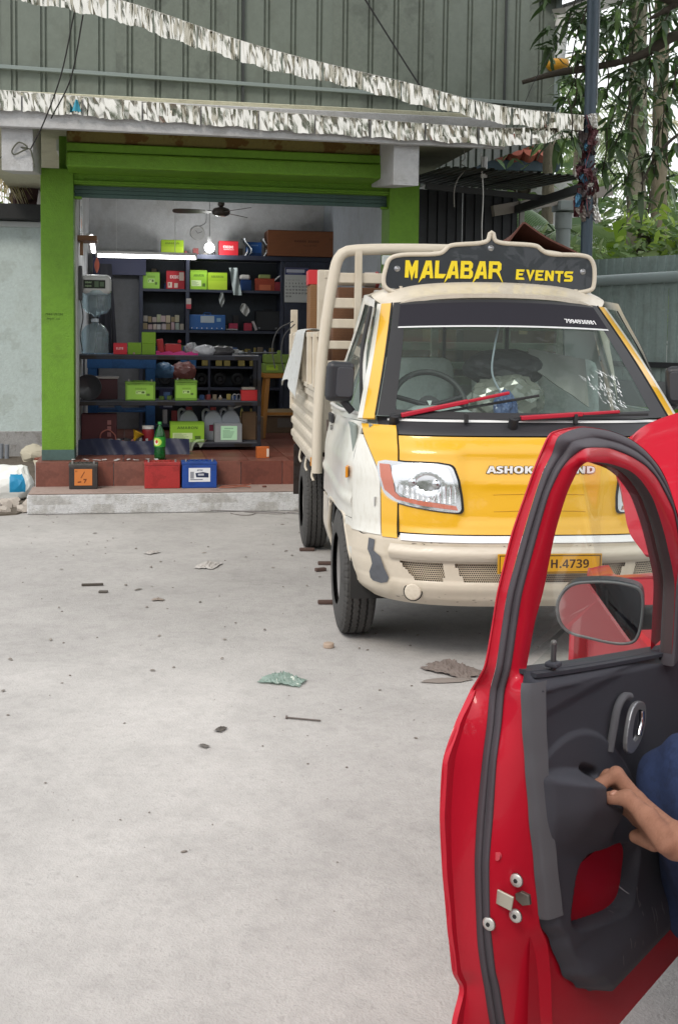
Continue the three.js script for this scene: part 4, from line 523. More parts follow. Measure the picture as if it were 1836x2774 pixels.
{ // house behind
  const t = thing('white_house', 'white house with red tiled roof and blue fascia behind the lean-to', 'house', [2.4, 0, -17.5], 0.1); const wm = mat([0.72, 0.73, 0.74], 0.85, { map: metersMap(wallT, 2) });
  part('wall', bx(5.5, 3.7, 3, 0.01), wm, t, [-1.6, 1.85, -0.4]); part('fascia', bx(5.6, 0.14, 0.1, 0.01), mat([0.05, 0.085, 0.115], 0.6), t, [-2.35, 3.8, 1.5]);
  const rm = [mat([0.42, 0.12, 0.08], 0.8), mat([0.36, 0.10, 0.07], 0.8), mat([0.48, 0.17, 0.13], 0.8)];
  const tg = new THREE.CylinderGeometry(0.1, 0.11, 0.34, 8, 1, false, -Math.PI / 2, Math.PI).rotateX(Math.PI / 2 - 0.42); for (let j = 0; j < 6; j++) for (let i = 0; i < 14; i++) part('roof_tile', tg, rm[(i * 5 + j * 3) % 3], t, [-2.5 + i * 0.2 + 0.1 - j * 0.02, 3.93 + j * 0.125, 1.5 - j * 0.28]);
  for (const x of [-0.2]) { part('window', bx(0.9, 1.1, 0.06, 0.01), mat([0.05, 0.06, 0.07], 0.2), t, [x, 2.2, 1.12]); }
  part('porch_wall', bx(2.6, 2.2, 0.2, 0.01), wm, t, [1.9, 1.1, 1.9]);
}
// ---------- fence at the right ----------
{
  const a = Math.atan2(0.8, 0.58), t = thing('sheet_fence', 'grey green ribbed metal fence with a rounded top rail beside the truck', 'fence', [1.9, 0, -11.84], -a); const fm = mat([0.33, 0.41, 0.39], 0.5, { map: metersMap(wallT, 1.3), ...DS });
  for (let i = 0; i < 9; i++) part('fence_sheet', ribSheet(0.898, 0.92, 0.15, 0.03, 0.02), fm, t, [i * 0.9, 1.03, i % 2 * 0.003]);
  part('top_rail', bar([-0.1, 1.97, 0.06], [8.2, 2.06, 0.06], 0.05, 18), mat([0.30, 0.36, 0.36], 0.4), t); part('rear_sheet', ribSheet(8.1, 0.3, 0.1, 0.02, 0.015), fm, t, [0, 1.9, -0.12]);
  part('bottom_rail', bx(8.2, 0.05, 0.05, 0.005), mat([0.02, 0.022, 0.025], 0.6), t, [4.0, 1.2, 0.04]); part('low_wall', bx(8.2, 1.05, 0.14, 0.01), mat([0.21, 0.22, 0.23], 0.8, { map: metersMap(wallT, 1.2) }), t, [4.0, 0.525, -0.02]); part('green_dado', bx(8.2, 0.78, 0.03, 0.006), greenM, t, [4.0, 0.42, 0.07]);
  for (let i = 0; i < 7; i++) part('post', bx(0.05, 2.0, 0.05, 0.005), mat([0.1, 0.12, 0.12], 0.6), t, [i * 1.3 + 0.3, 1.0, -0.06]);
}
// ---------- left boundary wall, roof strip, rubbish ----------
{
  const t = thing('boundary_wall', 'pale bluish plastered wall with grey base and black roofing strip left of the shop', 'wall', SP(-1.9, 0, 4.28), TH);
  part('wall', bx(4.2, 2.67, 0.2, 0.006), mat([0.56, 0.66, 0.65], 0.85, { map: metersMap(wallT, 1.5), ...bump(0.6, 0.005) }), t, [0, 1.335, -0.1]); part('base_band', bx(4.2, 0.3, 0.03, 0.006), mat([0.40, 0.40, 0.40], 0.9, { map: metersMap(stepM.map, 1), ...bump(0.4, 0.008) }), t, [0, 0.15, 0.014]);
  part('roofing_strip', bx(4.4, 0.17, 0.5, 0.01), mat([0.018, 0.02, 0.022], 0.7, { map: metersMap(dustT, 0.4) }), t, [0, 2.755, -0.05]); part('cap_band', bx(4.2, 0.06, 0.05, 0.006), mat([0.5, 0.54, 0.55], 0.85), t, [0, 2.63, 0.02]);
  solo('wall_fitting', new THREE.SphereGeometry(0.035, 16, 10), whiteM, 'small white round fitting on the wall beside the green column', 'fitting', SP(-0.14, 2.18, 4.25));
}
{ // dried palm leaf litter and brush on top of that wall
  const r = rngOf(44), t = thing('dried_palm_heap', 'heap of dry straw coloured palm leaves hanging over the wall', 'palm leaves', SP(-0.75, 2.84, 4.5), TH), ms = [mat([0.34, 0.28, 0.15], 0.9, DS), mat([0.26, 0.24, 0.1], 0.9, DS), mat([0.42, 0.37, 0.24], 0.9, DS)];
  for (let i = 0; i < 130; i++) { const a = (r() - 0.5) * 2.2, L = 0.3 + 0.35 * r(), w = 0.012 + 0.012 * r(), x0 = 0.04 * r(), cv = 0.2 * (r() - 0.5); part('dry_leaf', patch((u, v) => [x0 + Math.sin(a * 0.6) * L * v + (u - 0.5) * w * (1.1 - v), 0.48 - L * v * Math.cos(a * 0.6) + cv * v * (1 - v), 0.1 + 0.12 * v + 0.01 * Math.sin(v * 8 + i)], 1, 5), ms[i % 3], t, [0.3 * (r() - 0.3), 0.02, 0.1 * r()]); }
  part('dark_stub', bx(0.4, 0.05, 0.12, 0.01), mat([0.03, 0.03, 0.02], 0.9), t, [-0.25, 0.52, 0.2]);
  solo('torn_pouch', new THREE.ConeGeometry(0.055, 0.2, 7), mat([0.55, 0.53, 0.52], 0.7), 'small white torn pouch on the black roofing strip', 'scrap', SP(-0.22, 2.93, 4.25), [0.1, 0.4, 0.1]);
  const b = new THREE.IcosahedronGeometry(0.2, 4), p = b.attributes.position; for (let i = 0; i < p.count; i++) { const q = V().fromBufferAttribute(p, i); q.multiplyScalar(0.7 + 0.6 * fC(q.x * 2 + 1, q.y * 2 + q.z + 1)); p.setXYZ(i, q.x, q.y, q.z); } b.computeVertexNormals(); solo('brown_husk', b, mat([0.06, 0.03, 0.03], 1), 'dark brown coconut husk behind the wall top', 'husk', SP(-0.38, 2.95, 4.5));
}
{ // white printed sack, debris
  const t = thing('plastic_sack', 'white plastic sack with blue and yellow print left of the step', 'sack', [-2.79, 0.015, -9.62], 0.1);
  const g = new THREE.IcosahedronGeometry(1, 5), p = g.attributes.position; for (let i = 0; i < p.count; i++) { const a = V().fromBufferAttribute(p, i).normalize(), y = a.y; const e = (v) => Math.sign(v) * Math.pow(Math.abs(v), 0.6); const n = 0.9 + 0.25 * fB(a.x * 0.2 + 1, a.y * 0.23 + a.z * 0.2 + 1); const top = y > 0 ? 1 - 0.55 * y : 1; p.setXYZ(i, e(a.x) * 0.21 * n * top + (y > 0.2 ? 0.05 * (y - 0.2) : 0), Math.max(0, 0.13 + e(y) * 0.14 * n + (y > 0.5 ? 0.05 * Math.abs(a.x) : 0)), e(a.z) * 0.15 * n * top); } g.computeVertexNormals();
  part('sack', g, new THREE.MeshPhysicalMaterial({ roughness: 0.5, map: canvasTex(256, 256, (x) => { x.fillStyle = '#dfe1de'; x.fillRect(0, 0, 256, 256); x.fillStyle = '#1d86b4'; x.fillRect(66, 90, 26, 56); x.fillRect(196, 90, 26, 56); x.fillStyle = '#d9dc6a'; x.fillRect(84, 150, 24, 14); x.fillRect(40, 156, 14, 12); x.fillStyle = '#c9a6b4'; x.fillRect(44, 96, 18, 34); }) }), t);
  part('tied_neck', patch((u, v) => [0.12 + 0.06 * v + 0.01 * Math.sin(u * 9), 0.2 - 0.02 * v + 0.06 * (u - 0.5) * (1 - 0.4 * v), 0.06 + 0.01 * Math.sin(v * 7)], 8, 6), mat([0.7, 0.7, 0.66], 0.5, DS), t);
  const r = rngOf(17); for (let i = 0; i < 16; i++) { const q = new THREE.DodecahedronGeometry(0.03 + 0.035 * r(), 0).scale(1.2, 0.5, 0.9); solo('mortar_lump', toCreasedNormals(q, 0.2), mat([0.4, 0.36, 0.32], 1), 'broken pale mortar lump on the soil beside the step', 'rubble', [-2.42 - 0.25 * r() * (1 + r()), 0.03, -8.9 - 0.5 * r()], [r(), r() * 3, r()], 'rubble beside the step'); }
  for (let i = 0; i < 3; i++) solo('pipe_offcut', bar([0, 0, 0], [0.01, 0.16 + 0.01 * i, 0], 0.026, 12), mat([0.2, 0.22, 0.25], 0.5), 'short grey pipe offcut standing at the base of the wall', 'pipe', [-3.70 - 0.062 * i, 0.01, -12.72 + 0.01 * i], [0, 0, 0.04], 'pipe offcuts by the wall');
  const rk = new THREE.DodecahedronGeometry(0.12, 2), rp = rk.attributes.position; for (let i = 0; i < rp.count; i++) { const q = V().fromBufferAttribute(rp, i); q.multiplyScalar(0.7 + 0.7 * fB(q.x * 2 + 1, q.y * 2 + q.z * 2 + 1)); rp.setXYZ(i, q.x * 1.2, q.y * 0.9, q.z); } solo('pale_rock', toCreasedNormals(rk, 0.3), mat([0.45, 0.42, 0.33], 1), 'rough pale rock lying at the base of the wall', 'rock', [-3.33, 0.08, -12.5]);
  solo('red_brick', bx(0.22, 0.09, 0.11, 0.008), mat([0.2, 0.06, 0.035], 0.95, bump(0.2, 0.004)), 'broken red brick beside the pale rock', 'brick', [-3.13, 0.05, -12.2], [0, 0.5, 0.1]); solo('pale_stone', new THREE.TetrahedronGeometry(0.09, 0), mat([0.5, 0.46, 0.36], 1), 'pointed pale stone against the corner of the shop floor', 'stone', [-2.98, 0.1, -11.4], [0.3, 0.4, 0.2]);
}
// ---------- trees ----------
const barkM = mat([0.13, 0.105, 0.08], 0.95, { map: metersMap(wallT, 0.6), ...bump(0.15, 0.02) });
const leafMs = [[0.06, 0.115, 0.035], [0.08, 0.15, 0.045], [0.05, 0.10, 0.04], [0.12, 0.21, 0.05]].map((c) => new THREE.MeshPhysicalMaterial({ color: lin(...c), roughness: 0.45, transmission: 0.4, thickness: 0, side: THREE.DoubleSide }));
const paleMs = [[0.16, 0.26, 0.08], [0.22, 0.30, 0.11], [0.14, 0.24, 0.10], [0.30, 0.44, 0.05]].map((c) => new THREE.MeshPhysicalMaterial({ color: lin(...c), roughness: 0.9, transmission: 0.4, thickness: 0, side: THREE.DoubleSide }));  // leaf colours lightened to carry the haze and glare over the far trees
function mangoLeaf(L, W, droop, n = 7) { return patch((u, v) => { const w = W * Math.pow(Math.sin(Math.PI * clamp(v * 0.96 + 0.02)), 0.75) * (1 - 0.25 * v), s = (u - 0.5) * 2; return [s * w * 0.5, -droop * v * v * L, v * L + 0.0] .map((q, k) => k === 1 ? q + 0.12 * w * Math.abs(s) + 0.01 * Math.sin(v * 9) : q); }, 2, n); }
{
  const r = rngOf(401), t = thing('mango_tree', 'mango tree with long drooping leaves reaching in around the pole', 'tree', [4.6, 0, -10.8]), o = t.position;
  const L = (p) => [p[0] - o.x, p[1], p[2] - o.z];
  part('trunk', tube([[0, 0, 0], [0.05, 1.2, 0], [-0.05, 2.6, 0.1], [0.0, 4.0, 0.1], [0.2, 6, 0]], 0.19, 30, 12), barkM, t);
  const limb = (pts, ra, nm = 'limb') => { const c = new THREE.CatmullRomCurve3(pts.map((p) => V(...L(p))), false, 'centripetal'), g = new THREE.TubeGeometry(c, 36, 1, 9), p = g.attributes.position; for (let i = 0; i < p.count; i++) { const k = Math.floor(i / 10) / 36, q = c.getPointAt(clamp(k)), rr = ra * (1 - 0.72 * k) * (1 + 0.15 * Math.sin(k * 30)); const d = V().fromBufferAttribute(p, i).sub(q).multiplyScalar(rr).add(q); p.setXYZ(i, d.x, d.y, d.z); } g.computeVertexNormals(); part(nm, g, barkM, t); return c; };
  limb([[4.55, 3.4, -10.7], [3.6, 4.1, -9.9], [3.15, 4.05, -9.7], [2.75, 3.94, -9.62], [2.44, 3.76, -9.62], [2.1, 3.68, -9.68], [1.78, 3.64, -9.75], [1.5, 3.57, -9.8]], 0.075);
  limb([[4.6, 4.2, -10.7], [3.6, 4.35, -9.9], [3.0, 4.3, -9.6], [2.7, 4.22, -9.6], [2.3, 4.4, -9.6], [2.0, 4.6, -9.7]], 0.13);
  limb([[2.85, 4.3, -9.6], [2.66, 4.14, -9.6], [2.5, 4.05, -9.6]], 0.045);
  limb([[4.6, 3.8, -10.7], [3.7, 3.4, -10.2], [2.9, 3.2, -9.8], [2.6, 2.95, -9.6], [2.45, 2.7, -9.5]], 0.035);
  const cl = [[1.89, 3.64, -10.06], [1.91, 3.5, -9.62], [1.89, 3.42, -10.07], [1.93, 3.29, -9.76], [1.99, 3.42, -9.74], [1.8, 2.97, -9.16], [1.83, 3.09, -10.07], [1.85, 3.19, -9.62], [2.22, 4.0, -9.62], [2.2, 3.76, -9.62], [2.36, 3.56, -9.84], [2.17, 3.4, -9.62], [2.31, 3.36, -9.94], [2.28, 3.2, -10.08], [2.33, 3.89, -9.62], [2.51, 3.69, -9.62], [2.58, 3.94, -9.62], [2.67, 3.3, -9.62], [2.48, 3.41, -9.62], [2.76, 3.2, -10.05], [2.54, 2.91, -9.62], [2.35, 2.94, -10.04], [2.2, 2.8, -9.84], [2.41, 2.74, -9.94], [2.58, 2.8, -9.62], [2.7, 2.63, -9.62], [2.48, 2.52, -9.62], [1.9, 3.89, -9.62], [1.86, 4.04, -9.78], [1.96, 3.68, -9.62], [2.39, 3.06, -9.62], [2.83, 3.6, -10.03], [2.75, 2.98, -9.62], [2.25, 3.02, -9.62]];
  const shapes = [0, 1, 2, 3, 4].map((i) => mangoLeaf(0.16 + 0.014 * i, 0.054 + 0.004 * (i % 3), 0.25 + 0.13 * i));
  let made = 0; const more = [], over = [mangoLeaf(0.2, 0.075, 0.3, 3), mangoLeaf(0.22, 0.08, 0.5, 3)];
  const cluster = (c, n) => {
    const tw = V(...c).add(V(0.2 * (r() - 0.3), 0.25 + 0.2 * r(), 0.12 * (r() - 0.5))); part('twig', tube([L(tw.toArray()), L([lerp(tw.x, c[0], 0.5) + 0.02, lerp(tw.y, c[1], 0.45), lerp(tw.z, c[2], 0.5)]), L(c)], 0.006, 10, 5), barkM, t);
    for (let k = 0; k < n; k++) { const a = k * 2.4 + r(), tilt = -0.5 + 1.3 * r(), g = shapes[Math.floor(r() * 5)], m = leafMs[Math.floor(r() * 4)], f = r() * 0.35, p = [lerp(c[0], tw.x, f) - o.x, lerp(c[1], tw.y, f), lerp(c[2], tw.z, f) - o.z];
      if (made < 296) { const q = part('leaf', g, m, t, p); q.rotation.order = 'YXZ'; q.rotation.set(tilt, a, 0.3 * (r() - 0.5)); made++; } else { const q = new THREE.Object3D(); q.rotation.order = 'YXZ'; q.rotation.set(tilt, a, 0.3); q.position.set(...p); q.updateMatrix(); more.push(g.clone().applyMatrix4(q.matrix)); } }
  };
  for (const c of cl) cluster(c, 8 + Math.floor(r() * 3));
  for (let i = 0; i < 62; i++) cluster2([1.8 + 1.5 * r(), 3.3 + 1.4 * Math.sqrt(r()), -9.7 - 1.6 * r()]);
  for (let i = 0; i < 70; i++) cluster2([3.4 + 2.4 * r(), 3.4 + 2.8 * r(), -9.4 - 2.5 * r()]);
  function cluster2(c) { for (let k = 0; k < 8; k++) { const q = new THREE.Object3D(); q.rotation.order = 'YXZ'; q.rotation.set(-0.5 + 1.2 * r(), k * 2.4 + r(), 0.3); q.position.set(c[0] + 0.08 * (r() - 0.5) - o.x, c[1] + 0.1 * (r() - 0.5), c[2] - o.z); q.updateMatrix(); more.push(shapes[k % 5].clone().applyMatrix4(q.matrix)); } }
  for (let i = 0; i < 280; i++) { const x = -0.9 + 4.1 * r(), z = -8.7 + 6.2 * r(), y = 5.5 + 1.6 * r() + 0.1 * x; for (let k = 0; k < 8; k++) { const q = new THREE.Object3D(); q.rotation.set(-0.5 + 1.2 * r(), k * 2.4 + r(), 0.3); q.rotation.order = 'YXZ'; q.scale.setScalar(2.1); q.position.set(x + 0.5 * (r() - 0.5) - o.x, y + 0.3 * r(), z + 0.5 * (r() - 0.5) - o.z); q.updateMatrix(); more.push(over[k % 2].clone().applyMatrix4(q.matrix)); } }   // unseen crown added over the yard to dim windscreen and bonnet reflections
  for (const e of [[2.4, 6.0, -6.5], [1.0, 6.2, -8.5], [3.6, 6.1, -4.2], [0.2, 6.2, -5.4]]) limb([[4.6, 4.6, -10.7], [lerp(4.6, e[0], 0.5), 5.9, lerp(-10.7, e[2], 0.5)], e], 0.09);  // limbs added to carry the unseen crown
  const cr = part('crown', join(more), leafMs[0], t); cr.userData.kind = 'stuff';
}
function palmTrunk(pts, ra, n) { const c = new THREE.CatmullRomCurve3(pts.map((p) => V(...p))), g = new THREE.TubeGeometry(c, n, 1, 14), p = g.attributes.position; for (let i = 0; i < p.count; i++) { const row = Math.floor(i / 15), k = row / n, q = c.getPointAt(clamp(k)), rr = ra * (1 - 0.18 * k) * (row % 4 === 0 ? 0.93 : 1 + 0.03 * Math.sin(row)); const d = V().fromBufferAttribute(p, i).sub(q).multiplyScalar(rr).add(q); p.setXYZ(i, d.x, d.y, d.z); } g.computeVertexNormals(); return g; }
function frond(L, n, droop, w, lw) { // one feathered palm frond along +z
  const gs = [], spine = (s) => V(0, Math.sin(s * 1.3) * L * 0.25 - droop * s * s * L, s * L); gs.push(new THREE.TubeGeometry(new THREE.CatmullRomCurve3([0, 0.25, 0.5, 0.75, 1].map(spine)), 12, 0.014, 5));
  for (let i = 0; i < n; i++) { const s = 0.12 + 0.87 * i / n, p = spine(s), l = w * Math.sin(Math.PI * Math.min(1, 0.25 + s * 0.72)); for (const sd of [-1, 1]) gs.push(patch((u, v) => [p.x + sd * l * v * 0.72, p.y - l * v * v * 0.75 + (u - 0.5) * 0.004, p.z + l * v * 0.5 + (u - 0.5) * lw * (1 - 0.8 * v)], 1, 4)); }
  return join(gs);
}
function palm(name, label, pos, h, ra, lean, nf, fl, mats, group, seed, bark = 0) {
  const r = rngOf(seed), t = thing(name, label, 'palm tree', pos, 0, group), top = [lean, h, lean * 0.4];
  part('trunk', palmTrunk([[0, 0, 0], [lean * 0.2, h * 0.4, 0], [lean * 0.6, h * 0.75, lean * 0.3], top], ra, 110), mat(bark ? [0.38, 0.36, 0.28] : [0.34, 0.30, 0.22], 0.95, { map: metersMap(wallT, 0.35), ...bump(0.2, 0.015) }), t);
  for (let i = 0; i < nf; i++) { const q = part('frond', frond(fl * (0.8 + 0.3 * r()), 34, 0.35 + 0.5 * r(), 0.5, 0.035), mats[i % mats.length], t, top); q.rotation.order = 'YXZ'; q.rotation.set(0.5 - 1.1 * r(), i * 6.28 / nf + 0.4 * r(), 0); }
  return t;
}
palm('areca_palm', 'mottled grey palm trunk wrapped with a climbing vine behind the fence', [3.33, 0, -13], 7.2, 0.115, -0.12, 7, 1.8, paleMs, 'palms beyond the fence', 7, 1);
palm('areca_palm', 'second slim palm trunk standing close beside the vine wrapped palm', [3.66, 0, -13.3], 7.6, 0.10, -0.1, 7, 1.8, paleMs, 'palms beyond the fence', 9);
palm('areca_palm', 'thin ringed palm trunk rising behind the lean-to roof', [2.7, 0, -15.2], 8, 0.085, 0.0, 7, 1.9, paleMs, null, 13);
{ // vine on the palm
  const r = rngOf(91), t = thing('climbing_vine', 'leafy vine climbing the mottled palm trunk', 'vine', [3.33, 0, -13]), lf = mangoLeaf(0.13, 0.075, 0.4); part('stem', tube([[0.11, 1.5, 0.08], [-0.1, 2.2, 0.09], [0.1, 3.0, 0.1], [-0.12, 3.8, 0.08], [0.06, 4.8, 0.06], [-0.1, 5.8, 0.05]], 0.012, 60, 6), barkM, t);
  for (let i = 0; i < 130; i++) { const y = 2.6 + 2.9 * r(), a = r() * 6.28, q = part('leaf', lf, leafMs[(i * 3) % 4], t, [0.115 * Math.sin(a) - 0.03 * (y - 2), y, 0.115 * Math.cos(a)]); q.rotation.order = 'YXZ'; q.rotation.set(0.6 + 0.7 * r(), a + 0.5 * (r() - 0.5), 0); }
}
palm('coconut_palm', 'coconut palm with long pale drooping fronds behind the house', [2.2, 0, -21], 5.6, 0.16, 0.3, 13, 3.2, [mat([0.34, 0.36, 0.24], 0.9, { ...DS, transmission: 0.3, thickness: 0 }), paleMs[2], mat([0.42, 0.39, 0.26], 0.9, { ...DS, transmission: 0.3, thickness: 0 })], null, 23);
palm('young_palm', 'short bright green palm with spreading fronds behind the pole', [2.95, 0, -12.6], 1.7, 0.07, 0.02, 11, 1.3, [paleMs[3], paleMs[0]], null, 29);
palm('young_palm', 'short palm with feathery fronds just past the lean-to roof', [2.55, 0, -13.8], 2.7, 0.06, 0.0, 9, 1.0, [paleMs[0], paleMs[2]], null, 37);
{ // banana plant: broad bright leaves
  const t = thing('banana_plant', 'banana plant with broad bright yellow green leaves behind the fence', 'plant', [3.5, 0, -14]), m = new THREE.MeshPhysicalMaterial({ color: lin(0.25, 0.42, 0.02), roughness: 0.6, transmission: 0.45, thickness: 0, side: THREE.DoubleSide });
  part('stem', bar([0, 0, 0], [0, 2.0, 0], 0.1, 14, 0.07), mat([0.2, 0.26, 0.1], 0.7), t);
  const leaf = (L, W) => patch((u, v) => { const w = W * Math.pow(Math.sin(Math.PI * clamp(v * 0.9 + 0.06)), 0.5), s = (u - 0.5) * 2; return [s * w * 0.5, Math.sin(v * 1.6) * L * 0.35 - v * v * L * 0.55 - 0.1 * w * Math.abs(s) + 0.012 * Math.sin(v * 30) * Math.abs(s), v * L]; }, 6, 18);
  for (const [a, tl, L, W, y] of [[-0.5, -0.9, 1.0, 0.36, 1.9], [0.9, -0.75, 1.0, 0.34, 1.95], [2.3, -0.6, 1.0, 0.34, 1.95], [3.8, -0.9, 1.1, 0.34, 1.95], [-1.6, -0.5, 0.9, 0.3, 1.9]]) { const q = part('leaf', leaf(L, W), m, t, [0, y, 0]); q.rotation.order = 'YXZ'; q.rotation.set(tl, a, 0); }
  for (const [x, y, w, h, rz, ry] of [[-0.2, 2.65, 0.28, 0.36, 0.35, 0.2], [0.17, 2.6, 0.2, 0.24, -0.6, -0.3]]) part('leaf', slabOf((u, v) => [(u - 0.5) * w * (1 - 0.25 * v), (v - 0.5) * h, 0.02 * Math.sin(u * 3.1)], 6, 6, 0.002), m, t, [x, y, 0.5], [0, ry, rz]);
}
function bushTree(name, label, cat, pos, h, rx, ry, n, mats, seed, group, leafS = 0.13) {
  const r = rngOf(seed), t = thing(name, label, cat, pos, 0, group), cl = []; for (let i = 0; i < 16; i++) cl.push([rx * (r() * 2 - 1) * 0.8, h + ry * (r() * 2 - 1) * 0.85, rx * 0.7 * (r() * 2 - 1), 0.28 + 0.3 * r()]);
  part('trunk', tube([[0, 0, 0], [0.05, h * 0.4, 0], [-0.04, h * 0.8, 0.02], [0, h + ry * 0.5, 0]], 0.03 + 0.02 * h, 16, 8), barkM, t);
  for (let i = 0; i < 6; i++) part('limb', tube([[0, h * 0.6 + 0.1 * i * ry, 0], [cl[i][0] * 0.5, lerp(h * 0.7, cl[i][1], 0.6), cl[i][2] * 0.5], cl[i].slice(0, 3)], 0.02, 10, 6), barkM, t);
  const sets = mats.map(() => []), lf = [mangoLeaf(leafS, leafS * 0.42, 0.3, 3), mangoLeaf(leafS * 1.25, leafS * 0.5, 0.5, 3)].map((g) => g); const q = new THREE.Object3D();
  for (let i = 0; i < n; i++) { const c = cl[Math.floor(r() * cl.length)], d = V(r() - 0.5, r() - 0.5, r() - 0.5).normalize().multiplyScalar(c[3] * rx * Math.pow(r(), 0.45) * 1.1); q.position.set(c[0] + d.x, c[1] + d.y * 0.8, c[2] + d.z); q.rotation.set(r() * 2 - 0.4, r() * 6.28, r() * 2 - 1); q.updateMatrix(); sets[Math.floor(r() * mats.length)].push(lf[i % 2].clone().applyMatrix4(q.matrix)); }
  sets.forEach((s, i) => { if (s.length) { const c = part('crown', join(s), mats[i], t); c.userData.kind = 'stuff'; } });
}
bushTree('leafy_bush', 'light green leafy bush seen past the grey porch column', 'bush', [2.1, 0, -12.6], 1.95, 0.75, 0.75, 1500, [paleMs[0], paleMs[3], paleMs[1]], 501, 'bushes beyond the fence');
bushTree('leafy_bush', 'light green bush growing between the pole and the fence', 'bush', [2.75, 0, -12.2], 1.75, 0.6, 0.6, 1100, [paleMs[0], paleMs[1]], 502, 'bushes beyond the fence');
bushTree('leafy_tree', 'fine leaved dark green tree at the right beyond the fence', 'tree', [4.5, 0, -13.6], 2.2, 0.9, 0.8, 1500, [leafMs[1], leafMs[3], paleMs[2]], 503, null, 0.11);
bushTree('leafy_tree', 'pale green tree filling the gap behind the palms', 'tree', [4.9, 0, -19], 3.0, 1.9, 1.4, 1700, [paleMs[2], paleMs[1], paleMs[0]], 504, null, 0.2);
bushTree('leafy_tree', 'tall pale tree far behind the pole', 'tree', [4.0, 0, -23], 3.6, 2.3, 1.9, 1700, [paleMs[1], paleMs[2]], 505, null, 0.24);
bushTree('leafy_tree', 'pale tree rising behind the corner of the shed', 'tree', [2.6, 0, -16.5], 4.2, 0.8, 1.3, 420, [paleMs[0], paleMs[2]], 506, null, 0.16);
bushTree('leafy_tree', 'tree with yellow green leaves behind the left wall', 'tree', [-5.2, 0, -14.9], 3.3, 1.6, 1.2, 1500, [paleMs[0], leafMs[3]], 507, null, 0.16);

// ---------- wall and trees added behind the camera to darken reflections in glass and foil ----------
{
  const t = thing('added_road_wall', 'added unseen pale compound wall across the road behind the camera', 'wall', [0, 0, 11.5]); part('wall', bx(34, 2.3, 0.2, 0.01), mat([0.38, 0.36, 0.32], 0.9, { map: metersMap(wallT, 3) }), t, [0, 1.15, 0]); part('coping', bx(34, 0.1, 0.3, 0.01), mat([0.3, 0.29, 0.27], 0.9), t, [0, 2.35, 0]);
  for (let i = 0; i < 7; i++) bushTree('added_roadside_tree', 'added unseen leafy tree standing behind the long compound wall', 'tree', [-13.5 + i * 4.4, 0, 13.5 + (i % 2) * 1.4], 4.6 + (i % 3) * 0.5, 2.7, 2.6, 800, [leafMs[1], leafMs[3]], 600 + i, 'added trees across the road', 0.5);
}

palm('coconut_palm', 'coconut palm with pale hanging fronds between the pole and the mottled trunk', [3.5, 0, -17.5], 4.6, 0.13, 0.1, 12, 2.4, [mat([0.40, 0.46, 0.30], 0.9, { ...DS, transmission: 0.4, thickness: 0 }), paleMs[1], mat([0.46, 0.45, 0.30], 0.9, { ...DS, transmission: 0.4, thickness: 0 })], null, 53);
bushTree('leafy_bush', 'bright yellow green bush behind the fence below the mango leaves', 'bush', [3.3, 0, -12.6], 2.3, 0.55, 0.5, 800, [paleMs[3], paleMs[0]], 511, 'bushes beyond the fence');

bushTree('leafy_tree', 'round leafy tree standing behind the far end of the metal fence', 'tree', [8.5, 0, -12.5], 3.2, 1.9, 1.7, 1200, [leafMs[3], paleMs[0]], 521, null, 0.26);
bushTree('leafy_tree', 'broad leafy tree to the right beyond the metal fence', 'tree', [11.5, 0, -8.5], 3.6, 2.2, 1.9, 1200, [leafMs[1], paleMs[2]], 522, null, 0.3);
// ---------- the pickup truck ----------
const TO = [0.7884, 0, -5.5306], TY = 0.10821;
const TP = (x, y, z) => [TO[0] + x * Math.cos(TY) + z * Math.sin(TY), y, TO[2] - x * Math.sin(TY) + z * Math.cos(TY)];
const dirtT = tex(1024, (u, v) => { const a = fA(u, v), b = fB(u * 2 % 1, v), c = fC(u, v); const s = sstep(0.5, 0.72, b) * 0.5 + sstep(0.55, 0.75, a) * 0.4; const k = 248 + 8 * (c - 0.5) - 18 * s; return [k, k * (1 - 0.01 * s), k * (1 - 0.03 * s)]; });
const paint = (c, o = {}) => mat(c, 0.38, { clearcoat: 0.5, clearcoatRoughness: 0.12, ...o });
const creamM = paint([0.66, 0.60, 0.50], { map: rept(dirtT, 1.3, 1.3), ...DS }), creamB = mat([0.63, 0.57, 0.47], 0.5, { map: metersMap(dirtT, 1.1), ...DS }), whiteP = paint([0.70, 0.70, 0.65], { map: rept(dirtT, 1, 1), ...DS });
const yellM = paint([0.70, 0.385, 0.006], { clearcoat: 0.6, clearcoatRoughness: 0.04, ...DS });
const blackP = mat([0.018, 0.018, 0.021], 0.5, DS), rubberM = mat([0.02, 0.02, 0.022], 0.7), tyreM = mat([0.085, 0.083, 0.08], 0.85, { map: metersMap(dustT, 0.3), ...bump(0.1, 0.002) }), gapM = mat([0.012, 0.012, 0.012], 0.9, DS), steelM = mat([0.3, 0.3, 0.3], 0.4, { metalness: 0.8 });
const truck = thing('pickup_truck', 'yellow fronted cream pickup truck with a roof sign and slatted cargo bed', 'truck', TO, TY);
const TRK = (n, g, m, pos, rot, parent) => part(n, g, m, parent || truck, pos, rot);
